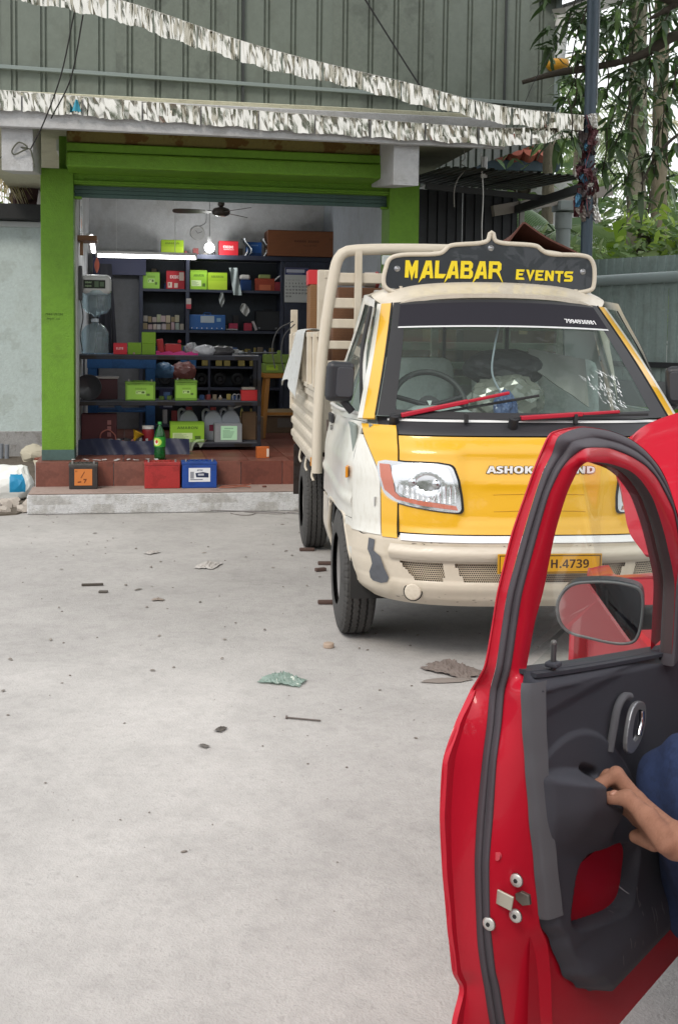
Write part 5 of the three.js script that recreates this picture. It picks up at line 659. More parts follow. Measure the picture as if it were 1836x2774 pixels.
// body outline seen from above: a superellipse nose that runs into flat sides
const NE = 3.3, wBody = curve1([[0.26, 0.70], [0.33, 0.775], [0.45, 0.805], [0.62, 0.805], [0.85, 0.80], [1.0, 0.775], [1.08, 0.745]]);
const zNose = curve1([[0.26, 0.66], [0.31, 0.71], [0.36, 0.735], [0.56, 0.745], [0.585, 0.725], [0.62, 0.71], [0.80, 0.675], [0.92, 0.63], [1.0, 0.575], [1.06, 0.50], [1.08, 0.47]]);
const ring = (y, f, off = 0) => { // f: -1 left rear of the curve ... 0 nose ... 1 right
  const a = f * Math.PI / 2, w = wBody(y) + off, zc = zNose(y) + off, s = Math.sin(a), c = Math.cos(a); return [Math.sign(s) * w * Math.pow(Math.abs(s), 2 / NE), y, zc * Math.pow(Math.max(0, c), 2 / NE)]; };
const fOfX = (y, x) => Math.sign(x) * Math.asin(Math.pow(clamp(Math.abs(x) / wBody(y)), NE / 2)) * 2 / Math.PI;
const fOfZ = (y, z) => Math.acos(Math.pow(clamp(z / zNose(y)), NE / 2)) * 2 / Math.PI;
const xb = (y) => lerp(0.662, 0.722, sstep(0.78, 1.03, y)), zd = (y) => lerp(0.395, 0.335, clamp((y - 0.6) / 0.44));
const sheet = (fn, nu, nv, th = 0.006) => slabOf(fn, nu, nv, th);
{
  // yellow front panel with a shallow pressed centre
  const press = (x, y) => { const X = Math.abs(x), e = sstep(0.36, 0.30, X - 0.07 * (0.9 - y)) * sstep(0.615, 0.66, y) * sstep(0.98, 0.90, y); const lip = 0.010 * sstep(0.03, 0.0, Math.abs(y - 0.80) - 0.0) * sstep(0.30, 0.2, X) * 0.3; return -0.014 * e + lip; };
  TRK('front_panel', sheet((u, v) => { const y = lerp(0.592, 0.993, v), fm = fOfX(y, lerp(0.60, 0.585, v)), f = lerp(-fm, fm, u), p = ring(y, f); p[2] += press(p[0], y); return p; }, 90, 48), yellM);
  for (const s of [-1, 1]) {
    TRK('corner_panel', sheet((u, v) => { const y = lerp(0.565, 1.03, v), a = fOfX(y, lerp(0.605, 0.59, v)), b = fOfX(y, xb(y)), f = lerp(a, b, u); return ring(y, s * f); }, 14, 40), yellM);
    TRK('fender_panel', sheet((u, v) => { const y = lerp(0.57, 0.985, v), a = fOfX(y, xb(y) + 0.003), b = fOfZ(y, zd(y) + 0.004), f = lerp(a + 0.001, Math.max(b, a + 0.004), u); return ring(y, s * f); }, 14, 36), whiteP);
  }
  // cowl below the glass, white line
  TRK('cowl', sheet((u, v) => { const y = lerp(0.998, 1.068, v), fm = fOfX(y, 0.66), p = ring(y, lerp(-fm, fm, u)); p[2] -= 0.012; return p; }, 60, 8), mat([0.025, 0.025, 0.03], 0.5));
  TRK('cowl_line', patch((u, v) => { const y = lerp(1.052, 1.062, v), fm = fOfX(y, 0.62), p = ring(y, lerp(-fm, fm, u), 0.0); p[2] -= 0.006; return p; }, 60, 1), mat([0.65, 0.66, 0.66], 0.5, DS));
  // bumper
  const arch = (y) => Math.sqrt(Math.max(0.0, 0.40 * 0.40 - (y - 0.31) * (y - 0.31)));
  const holeAt = (x, y) => { const X = Math.abs(x); return y > 0.392 && y < 0.470 && ((X > 0.415 && X < 0.60 - 0.9 * (0.47 - y)) || X < 0.372 - 0.5 * (0.47 - y)); };
  const b = []; const nY = 34, nF = 150; { // bumper skin with real openings
    const P = [], I = [], U = [], y0 = 0.272, y1 = 0.578; const pos = (i, j) => { const y = lerp(y0, y1, j / nY), fm = fOfZ(y, arch(y)); const p = ring(y, lerp(-fm, fm, i / nF)); const lip = sstep(0.485, 0.475, y) * sstep(0.38, 0.39, y) * 0.006; p[2] -= lip; return p; };
    for (let j = 0; j <= nY; j++) for (let i = 0; i <= nF; i++) { const p = pos(i, j); P.push(...p); U.push(p[0], p[1]); }
    for (let j = 0; j < nY; j++) for (let i = 0; i < nF; i++) { const c = pos(i + 0.5, j + 0.5); if (c[2] > 0.4 && holeAt(c[0], c[1])) continue; const a = j * (nF + 1) + i, d = a + nF + 1; I.push(a, a + 1, d + 1, a, d + 1, d); }
    const g = new THREE.BufferGeometry(); g.setAttribute('position', new THREE.Float32BufferAttribute(P, 3)); g.setAttribute('uv', new THREE.Float32BufferAttribute(U, 2)); g.setIndex(I); g.computeVertexNormals(); TRK('bumper', g, mat([0.64, 0.575, 0.47], 0.45, { map: metersMap(dirtT, 0.9), ...DS, clearcoat: 0.2 }));
  }
  const hexT = tex(256, (u, v) => { const r = v * 8, row = Math.floor(r), x = u * 8 + (row % 2) * 0.5, dx = x - Math.floor(x) - 0.5, dy = r - row - 0.5; const d = Math.hypot(dx, dy); const k = d < 0.33 ? 14 : 214; return [k, k * 0.93, k * 0.82]; }); hexT.repeat.set(14, 14);
  const meshM = mat([0.8, 0.8, 0.8], 0.6, { map: hexT, bumpMap: (() => { const t = hexT.clone(); t.colorSpace = THREE.NoColorSpace; t.repeat.set(14, 14); return t; })(), bumpScale: 0.004, ...DS });
  TRK('bumper_mesh', (() => { const g = patch((u, v) => { const y = lerp(0.375, 0.482, v), fm = fOfX(y, 0.61), p = ring(y, lerp(-fm, fm, u), -0.022); return p; }, 80, 6), p = g.attributes.position, uv = g.attributes.uv; for (let i = 0; i < p.count; i++) uv.setXY(i, p.getX(i), p.getY(i)); return g; })(), meshM);
  TRK('bumper_strip', sheet((u, v) => { const y = lerp(0.562, 0.588, v), fm = fOfX(y, 0.59), p = ring(y, lerp(-fm, fm, u), 0.006); return p; }, 70, 3), mat([0.74, 0.75, 0.76], 0.35));
  TRK('bumper_ledge', sheet((u, v) => { const y = lerp(0.482, 0.545, v), fm = fOfX(y, 0.63), e = 0.012 * Math.sin(Math.PI * clamp(v * 1.1)), p = ring(y, lerp(-fm, fm, u), 0.008 + e); return p; }, 70, 8), mat([0.66, 0.60, 0.50], 0.42, { map: metersMap(dirtT, 1.4), clearcoat: 0.2 }));
  for (const s of [-1, 1]) { const y = 0.338, p = ring(y, fOfX(y, 0.535 * s), 0.004), d = at(lathe([[0, 0.012], [0.03, 0.012], [0.036, 0.006], [0.038, -0.01], [0, -0.01]], 26), 0, 0, 0, Math.PI / 2, 0, 0); TRK('fog_light_cover', d, creamB, [p[0], y, p[2]], [0, s * 0.35, 0]); const rg = at(new THREE.TorusGeometry(0.0385, 0.003, 6, 28), 0, 0, 0); TRK('fog_light_ring', rg, gapM, [p[0], y, p[2] - 0.001], [0, s * 0.35, 0]); }
  { // patch of bare grey filler where the paint has come off
    const ol = [[-0.712, 0.552], [-0.690, 0.548], [-0.694, 0.50], [-0.668, 0.478], [-0.652, 0.43], [-0.632, 0.39], [-0.638, 0.368], [-0.66, 0.358], [-0.69, 0.362], [-0.70, 0.372], [-0.706, 0.40], [-0.698, 0.44], [-0.704, 0.47], [-0.716, 0.50]];
    const g = new THREE.ShapeGeometry(new THREE.Shape(ol.map((q) => new THREE.Vector2(...q))), 1), big = patchTri(g, 3), p = big.attributes.position; for (let i = 0; i < p.count; i++) { const y = p.getY(i), q = ring(y, fOfX(y, p.getX(i)), 0.0035); p.setXYZ(i, q[0], q[1], q[2]); } big.computeVertexNormals(); TRK('bare_patch', big, mat([0.12, 0.13, 0.15], 0.8, { ...DS, map: metersMap(wallT, 0.2) }));
  }
  { // scratches and chips on the bumper
    const r = rngOf(808), gs = []; for (let i = 0; i < 34; i++) { const x0 = (i < 22 ? -0.66 + 0.5 * r() : 0.1 + 0.5 * r()), y0 = i % 3 ? 0.285 + 0.05 * r() : 0.545 + 0.02 * r(), L = 0.006 + 0.03 * r() * r(), w = 0.001 + 0.0025 * r(), a = (r() - 0.5) * 0.7; gs.push(patch((u, v) => { const x = x0 + L * v * Math.cos(a), y = y0 + L * v * Math.sin(a) + (u - 0.5) * w * (1 - v * v * 0.6); return ring(y, fOfX(y, x), 0.002); }, 1, 4)); } TRK('paint_chips', join(gs), mat([0.16, 0.14, 0.12], 0.9, DS)); }
  // number plate and lettering
  const pl = TRK('number_plate', bx(0.45, 0.085, 0.008, 0.003), mat([0.5, 0.27, 0.02], 0.5), [0.022, 0.478, 0.775]); TRK('plate_face', new THREE.PlaneGeometry(0.44, 0.078), new THREE.MeshPhysicalMaterial({ roughness: 0.4, map: canvasTex(512, 96, (x, w, h) => { x.fillStyle = '#d39a1a'; x.fillRect(0, 0, w, h); x.strokeStyle = '#4a3610'; x.lineWidth = 5; x.strokeRect(5, 5, w - 10, h - 10); x.fillStyle = '#33200c'; x.font = 'bold 66px sans-serif'; x.fillText('K', 24, 72); x.font = 'bold 62px sans-serif'; x.fillText('H.4739', 254, 70); }) }), [0, 0, 0.0055], null, pl);
  const lg = new TextGeometry('ASHOK LEYLAND', { font, size: 0.032, depth: 0.006, curveSegments: 3, bevelEnabled: true, bevelThickness: 0.001, bevelSize: 0.001, bevelSegments: 1 }); lg.computeBoundingBox(); const lw = lg.boundingBox.max.x; lg.translate(-lw / 2, 0, 0); lg.scale(0.474 / lw, 0.9, 1); { const p = lg.attributes.position; for (let i = 0; i < p.count; i++) { const x = p.getX(i); p.setZ(i, p.getZ(i) + ring(0.85, fOfX(0.85, x))[2] - 0.65); } } const lo = TRK('maker_lettering', lg, mat([0.82, 0.83, 0.84], 0.3), [0.012, 0.846, 0.640]); { const g2 = new TextGeometry('ASHOK LEYLAND', { font, size: 0.032, depth: 0.002, curveSegments: 2, bevelEnabled: true, bevelThickness: 0.001, bevelSize: 0.0035, bevelSegments: 1 }); g2.translate(-lw / 2, 0, 0); g2.scale(0.474 / lw, 0.9, 1); const p = g2.attributes.position; for (let i = 0; i < p.count; i++) p.setZ(i, p.getZ(i) + ring(0.85, fOfX(0.85, p.getX(i)))[2] - 0.65); TRK('lettering_edge', g2, mat([0.12, 0.07, 0.02], 0.6), [0, 0, -0.0015], null, lo); }
  for (const yy of [0.755, 0.685]) TRK('press_line', tube(Array.from({ length: 9 }, (_, i) => { const x = lerp(-0.2, 0.2, i / 8), p = ring(yy, fOfX(yy, x)); return [x, yy + 0.004 * Math.cos(x * 8), p[2] - 0.0145]; }), 0.0022, 30, 5), mat([0.5, 0.26, 0.006], 0.5));
  // headlights
  for (const s of [-1, 1]) {
    const out = [[0.672, 0.882], [0.56, 0.886], [0.385, 0.878], [0.365, 0.862], [0.337, 0.70], [0.345, 0.684], [0.372, 0.682], [0.52, 0.698], [0.62, 0.722], [0.652, 0.75], [0.668, 0.80]];
    const ol = round(out, 3).map(([x, y]) => [x * s, y]);
    const shell = (pts, off, m, nm, parent, sub = 3) => { const g = patchTri(new THREE.ShapeGeometry(new THREE.Shape(pts.map((q) => new THREE.Vector2(...q))), 1), sub), p = g.attributes.position; for (let i = 0; i < p.count; i++) { const y = p.getY(i), q = ring(y, fOfX(y, p.getX(i)), off); p.setXYZ(i, q[0], q[1], q[2]); } g.computeVertexNormals(); return TRK(nm, g, m, null, null, parent); };
    const cx = 0.51 * s, cy = 0.785, sc = (k) => ol.map(([x, y]) => [cx + (x - cx) * k, cy + (y - cy) * k]);
    const hl = shell(sc(1.045), 0.0035, gapM, 'headlight');
    shell(sc(0.985), 0.006, mat([0.5, 0.51, 0.52], 0.12, { metalness: 0.95, ...DS }), 'reflector', hl);
    const inner = round([[0.612, 0.868], [0.40, 0.868], [0.385, 0.855], [0.362, 0.725], [0.44, 0.722], [0.545, 0.735], [0.59, 0.76]], 3).map(([x, y]) => [x * s, y]); { const o = shell(inner, 0.010, mat([0.66, 0.68, 0.70], 0.14, { metalness: 0.9, ...DS }), 'chrome_bowl', hl, 5), p = o.geometry.attributes.position; for (let i = 0; i < p.count; i++) { const x = p.getX(i), y = p.getY(i), low = sstep(0.80, 0.775, y), cell = Math.abs(((Math.abs(x) * 46) % 1) - 0.5), bowl = sstep(0.075, 0.0, Math.hypot(Math.abs(x) - 0.48, (y - 0.80) * 1.4)); p.setZ(i, p.getZ(i) + low * 0.007 * cell * (0.6 + 0.4 * Math.sin(x * 300)) - 0.016 * bowl); } o.geometry = toCreasedNormals(o.geometry, 0.2); }
    shell([[0.662, 0.874], [0.622, 0.874], [0.605, 0.76], [0.585, 0.74], [0.36, 0.71], [0.353, 0.692], [0.50, 0.708], [0.60, 0.728], [0.645, 0.765], [0.66, 0.82]].map(([x, y]) => [x * s, y]), 0.011, mat([0.46, 0.09, 0.03], 0.3, DS), 'indicator_lens', hl);
    for (const [px, py] of [[0.535, 0.805], [0.44, 0.80]]) { const p = ring(py, fOfX(py, px * s), 0.013); TRK('bulb_shield', at(lathe([[0, 0.014], [0.012, 0.012], [0.018, 0.004], [0.019, 0], [0, 0]], 20), 0, 0, 0, Math.PI / 2, 0, 0), mat([0.6, 0.62, 0.64], 0.15, { metalness: 0.9 }), p, [0, s * 0.2, 0], hl); }
    shell(sc(0.99), 0.019, new THREE.MeshPhysicalMaterial({ color: 0xffffff, roughness: 0.03, transmission: 0.94, thickness: 0, ior: 1.45, side: THREE.DoubleSide }), 'lens', hl);
  }
}
function patchTri(g, n) { // split every triangle n times
  g = g.index ? g.toNonIndexed() : g; let P = Array.from(g.attributes.position.array); for (let k = 0; k < n; k++) { const Q = []; for (let i = 0; i < P.length; i += 9) { const a = P.slice(i, i + 3), b = P.slice(i + 3, i + 6), c = P.slice(i + 6, i + 9), m = (p, q) => p.map((v, j) => (v + q[j]) / 2), ab = m(a, b), bc = m(b, c), ca = m(c, a); Q.push(...a, ...ab, ...ca, ...ab, ...b, ...bc, ...ca, ...bc, ...c, ...ab, ...bc, ...ca); } P = Q; }
  const o = new THREE.BufferGeometry(); o.setAttribute('position', new THREE.Float32BufferAttribute(P, 3)); const U = []; for (let i = 0; i < P.length; i += 3) U.push(P[i], P[i + 1]); o.setAttribute('uv', new THREE.Float32BufferAttribute(U, 2)); return mergeVertices(o);
}
// cab: doors, pillars, glass, roof
const wsPt = (u, v) => { // windscreen surface, u across, v up
  const s = (u - 0.5) * 2, y = lerp(1.066, 1.608, v) - 0.012 * s * s * (1 - v) * -1 - 0.02 * s * s * v, hw = lerp(0.664, 0.512, v), z = lerp(0.492, -0.06, v) + 0.03 * Math.sin(v * Math.PI) - 0.115 * s * s * (0.9 + 0.1 * v); return [hw * s, y, z]; };
{
  const glassW = new THREE.MeshPhysicalMaterial({ color: lin(0.84, 0.92, 0.90), roughness: 0.02, transmission: 0.97, thickness: 0, ior: 1.27, specularIntensity: 0.5, side: THREE.DoubleSide });
  const ws = TRK('windscreen', patch((u, v) => wsPt(lerp(0.04, 0.96, u), lerp(0.03, 0.965, v)), 40, 30), glassW);
  const edge = (f, nm, m, off = 0.003) => TRK(nm, patch((u, v) => { const p = f(u, v); return [p[0], p[1] + off * 0.7, p[2] + off]; }, 50, 3), m);
  edge((u, v) => wsPt(u, lerp(-0.01, 0.045, v)), 'screen_seal', blackP); edge((u, v) => wsPt(u, lerp(0.955, 1.0, v)), 'screen_seal', blackP);
  for (const s of [0, 1]) edge((u, v) => wsPt(s ? lerp(0.945, 1.0, v) : lerp(0.0, 0.055, v), u), 'screen_seal', blackP);
  const ss = edge((u, v) => wsPt(lerp(0.03, 0.97, u), lerp(0.765, 0.97, v)), 'sun_strip', mat([0.022, 0.021, 0.028], 0.8, { ...DS, specularIntensity: 0.3 }), 0.005); edge((u, v) => wsPt(lerp(0.03, 0.97, u), lerp(0.748, 0.762, v)), 'sun_strip_line', mat([0.6, 0.61, 0.62], 0.5, DS), 0.0055);
  TRK('phone_lettering', patch((u, v) => { const p = wsPt(lerp(0.765, 0.945, u), lerp(0.785, 0.845, v)); return [p[0], p[1] + 0.006, p[2] + 0.008]; }, 16, 2), new THREE.MeshPhysicalMaterial({ roughness: 0.6, transparent: true, side: THREE.DoubleSide, map: canvasTex(512, 96, (x) => { x.clearRect(0, 0, 512, 96); x.fillStyle = '#e4e4e6'; x.font = 'bold 82px sans-serif'; x.fillText('7994936981', 6, 78, 500); }) }));
  { // pale slivers low on the passenger side of the screen
    const r = rngOf(66), gs = []; for (let i = 0; i < 90; i++) { const d = Math.pow(r(), 0.7), cu = 0.835 - 0.03 * d + 0.10 * (r() - 0.5) * (0.5 + d), cv = 0.05 + 0.30 * d + 0.05 * (r() - 0.5), l = 0.008 + 0.02 * r(), w = 0.0015 + 0.0025 * r(), a = 1.9 + 1.1 * (r() - 0.5), p = wsPt(cu, cv), q = wsPt(cu + l * Math.cos(a), cv + l * Math.sin(a) * 1.6), o = [0, 0.004, 0.006]; gs.push(patch((u, v) => [lerp(p[0], q[0], v) + (u - 0.5) * w * (1.2 - v), lerp(p[1], q[1], v) + o[1], lerp(p[2], q[2], v) + o[2]], 1, 1)); } TRK('pale_slivers', join(gs), mat([0.8, 0.84, 0.86], 0.3, DS)); }
  // A pillars: yellow band then cream edge
  for (const s of [-1, 1]) {
    const P = (v, k) => { const a = wsPt(s > 0 ? 1 : 0, v), q = [a[0] + s * 0.004, a[1], a[2] + 0.003]; return [q[0] + s * k * lerp(0.075, 0.07, v), q[1] - 0.004 * k, q[2] - k * 0.055 - 0.012 * k * k]; };
    TRK('pillar_band', sheet((u, v) => P(lerp(-0.03, 1.0, v), s > 0 ? lerp(0.1, 0.72, u) : lerp(0.72, 0.1, u)), 6, 30, 0.01), yellM); TRK('pillar_edge', sheet((u, v) => P(lerp(-0.03, 1.0, v), s > 0 ? lerp(0.73, 0.98, u) : lerp(0.98, 0.73, u)), 6, 30, 0.01), whiteP); TRK('pillar_seam', tube([0, 0.25, 0.5, 0.75, 1].map((v) => P(v, 0.05)), 0.005, 20, 6), gapM);
  }
  // roof
  const roof = (u, v) => { const s = (u - 0.5) * 2, z = lerp(-0.075, -0.62, v), hw = lerp(0.53, 0.60, sstep(0, 0.35, v)), y = 1.612 + 0.07 * sstep(0, 0.45, v) + 0.026 * (1 - s * s) - 0.05 * Math.pow(Math.abs(s), 6); return [hw * s, y, z - 0.09 * s * s * (1 - v)]; };
  TRK('roof', sheet(roof, 40, 24, 0.02), creamM);
  // doors and rear corner, left and right
  for (const s of [-1, 1]) {
    const side = (y, z) => { if (z > 0) { return s * wBody(y) * Math.pow(1 - Math.pow(clamp(z / zNose(y)), NE), 1 / NE); } return s * wBody(y); };
    const upX = (y) => s * lerp(0.775, 0.60, sstep(1.02, 1.66, y) * 0.5 + clamp((y - 1.02) / 0.64) * 0.5);
    const archZ = (y) => Math.sqrt(Math.max(0, 0.39 * 0.39 - (y - 0.31) * (y - 0.31)));
    const f2 = (fn) => (u, v) => fn(s < 0 ? u : 1 - u, v);
    const door = TRK('door', sheet(f2((u, v) => { const y = lerp(0.615, 1.04, v), z = lerp(-0.60, zd(y) - 0.002, u), k = 0.010 * sstep(0.04, 0, Math.abs(y - 0.70 + 0.06 * (z + 0.2) - 0.02)); let x = side(y, z); return [x + s * k, y, z]; }), 40, 40, 0.02), whiteP);
    TRK('sill_panel', sheet(f2((u, v) => { const y = lerp(0.36, 0.60, v), z = lerp(-0.60, -archZ(y) - 0.006, u); return [side(y, z), y, z]; }), 10, 12, 0.015), creamM);
    const aPts = []; for (let i = 0; i <= 20; i++) { const a = lerp(-0.1, Math.PI + 0.1, i / 20), y = 0.31 + 0.39 * Math.sin(a), z = 0.39 * Math.cos(a); if (y > 0.3 && y < 0.64) aPts.push([side(Math.max(y, 0.28), z) - s * 0.008, y, z]); }
    TRK('wheel_arch_lip', tube(aPts, 0.012, 50, 8), creamB); TRK('arch_top', sheet(f2((u, v) => { const z = lerp(-0.39, 0.395, u), yb = 0.31 + Math.sqrt(Math.max(0, 0.395 * 0.395 - z * z)), y = lerp(Math.min(Math.max(yb, 0.36), 0.612), 0.612, v); return [side(y, z), y, z]; }), 30, 6, 0.012), whiteP);
    TRK('wheel_well', patch((u, v) => { const a = lerp(-0.15, Math.PI + 0.15, u); return [s * lerp(0.36, 0.775, v), 0.31 + 0.40 * Math.sin(a), 0.40 * Math.cos(a)]; }, 24, 2), mat([0.02, 0.02, 0.02], 0.95, DS));
    TRK('door_upper_frame', (() => { // frame round the side glass
      const o = [[-0.60, 1.04], [0.335, 1.04], [0.28, 1.10], [-0.13, 1.60], [-0.56, 1.64], [-0.60, 1.62]], h = [[-0.52, 1.075], [0.27, 1.075], [0.225, 1.13], [-0.155, 1.565], [-0.50, 1.59]]; const g = patchTri(new THREE.ShapeGeometry((() => { const S = new THREE.Shape(o.map((q) => new THREE.Vector2(...q))); S.holes.push(new THREE.Path(h.map((q) => new THREE.Vector2(...q)))); return S; })()), 3), p = g.attributes.position; for (let i = 0; i < p.count; i++) { const z = p.getX(i), y = p.getY(i); p.setXYZ(i, upX(y) - s * 0.14 * sstep(0.0, 0.35, z) * 0.5, y, z); } g.computeVertexNormals(); return g; })(), whiteP);
    TRK('side_glass', (() => { const h = [[-0.53, 1.07], [0.28, 1.07], [0.23, 1.135], [-0.15, 1.57], [-0.51, 1.595]]; const g = patchTri(new THREE.ShapeGeometry(new THREE.Shape(h.map((q) => new THREE.Vector2(...q)))), 3), p = g.attributes.position; for (let i = 0; i < p.count; i++) { const z = p.getX(i), y = p.getY(i); p.setXYZ(i, upX(y) - s * 0.14 * sstep(0.0, 0.35, z) * 0.5 - s * 0.012, y, z); } g.computeVertexNormals(); return g; })(), new THREE.MeshPhysicalMaterial({ color: lin(0.7, 0.78, 0.76), roughness: 0.04, transmission: 0.9, thickness: 0, side: THREE.DoubleSide }));
    TRK('glass_channel', tube([[upX(1.1) + s * 0.004, 1.09, 0.235], [upX(1.35) + s * 0.004, 1.35, 0.02], [upX(1.55) + s * 0.004, 1.565, -0.165]].map((p, i) => [p[0] - s * (i === 0 ? 0.05 : 0.0), p[1], p[2]]), 0.010, 20, 8), rubberM); TRK('glass_channel', tube([[upX(1.07) + s * 0.006, 1.07, -0.55], [upX(1.07) + s * 0.006, 1.07, -0.1], [upX(1.07) - s * 0.05, 1.068, 0.27]], 0.009, 20, 8), mat([0.5, 0.5, 0.48], 0.5));
    const hd = TRK('door_handle', bx(0.018, 0.05, 0.14, 0.008), blackP, [side(1.0, -0.42) + s * 0.012, 1.005, -0.42]); TRK('keyhole', at(cyl(0.013, 0.01, 14), 0, 0, 0, 0, 0, Math.PI / 2), steelM, [s * 0.002, -0.05, 0.02], null, hd);
    TRK('side_marker', bx(0.012, 0.05, 0.075, 0.003), mat([0.62, 0.24, 0.01], 0.3), [side(0.815, 0.315) + s * 0.006, 0.815, 0.315], [0, s * 0.22, 0]);
    TRK('side_reflector', bx(0.006, 0.04, 0.03, 0.002), mat([0.4, 0.41, 0.4], 0.4), [side(0.71, 0.53) + s * 0.003, 0.71, 0.53], [0, s * 0.55, 0]);
    for (const [y, z, d] of [[0.75, -0.615, 0.9], [0.95, -0.615, 0.1]]) TRK('hinge', bx(0.012, 0.06, 0.03, 0.004), mat([0.08, 0.06, 0.05], 0.7), [side(y, z) + s * 0.004, y, z]);
    // mirror
    const mr = TRK('wing_mirror', bx(0.135, 0.185, 0.065, 0.028), mat([0.022, 0.023, 0.028], 0.45), [s * (s < 0 ? 0.815 : 0.80), s < 0 ? 1.215 : 1.21, 0.215], [0.02, -s * 0.25, s * 0.06]); TRK('mirror_face', poly(rrect(0.082, 0.135, 0.018), 0.008, 0.003), mat([0.045, 0.047, 0.056], 0.55), [-s * 0.012, 0, 0.036], null, mr); TRK('mirror_arm', bar([-s * 0.02, -0.08, -0.01], [-s * 0.07, -0.135, 0.0], 0.018, 10), mat([0.02, 0.02, 0.024], 0.5), null, null, mr); TRK('mirror_glass', new THREE.PlaneGeometry(0.1, 0.15), mat([0.7, 0.72, 0.74], 0.03, { metalness: 1 }), [0, 0, -0.0335], [0, Math.PI, 0], mr);
    // gap lines
    TRK('door_gap', tube([0, 0.2, 0.4, 0.6, 0.8, 1].map((v) => { const y = lerp(0.60, 1.03, v), z = lerp(0.393, 0.337, v) + (v > 0.9 ? 0.02 : 0); return [side(y, z) - s * 0.001, y, z]; }), 0.0042, 30, 6), gapM);
    TRK('panel_gap', tube([0, 0.25, 0.5, 0.75, 1].map((v) => { const y = lerp(0.57, 1.02, v), p = ring(y, s * fOfX(y, lerp(0.602, 0.588, v)) ); return [p[0], y, p[2] - 0.001]; }), 0.0035, 30, 6), gapM);
    TRK('bumper_gap', tube(Array.from({ length: 12 }, (_, i) => { const y = 0.575 + (i > 8 ? 0.02 * (i - 8) / 3 : 0), fa = fOfX(y, 0.6), p = ring(y, s * lerp(fa, fOfZ(y, 0.41), i / 11)); return [p[0], y - 0.012, p[2]]; }), 0.004, 30, 6), gapM);
  }
  // rear wall of the cab with its window
  const rw = poly([[-0.76, 0.55], [0.76, 0.55], [0.76, 1.02], [0.60, 1.64], [0.3, 1.70], [-0.3, 1.70], [-0.60, 1.64], [-0.76, 1.02]], 0.03, 0, [[[-0.5, 1.17], [-0.48, 1.52], [0.48, 1.52], [0.5, 1.17]]]); TRK('rear_wall', rw, mat([0.42, 0.46, 0.44], 0.7, DS), [0, 0, -0.60]); TRK('rear_window', poly([[-0.5, 1.17], [-0.48, 1.52], [0.48, 1.52], [0.5, 1.17]], 0.004), new THREE.MeshPhysicalMaterial({ color: lin(0.72, 0.82, 0.78), roughness: 0.03, transmission: 0.92, thickness: 0 }), [0, 0, -0.615]); for (const x of [-0.17, 0.17]) TRK('window_bar', bx(0.016, 0.36, 0.02, 0.003), blackP, [x, 1.345, -0.60]);
  TRK('cab_floor', bx(1.46, 0.03, 1.0, 0.004), blackP, [0, 0.56, -0.1]); TRK('firewall', bx(1.3, 0.44, 0.03, 0.004), blackP, [0, 0.78, 0.40]);
}
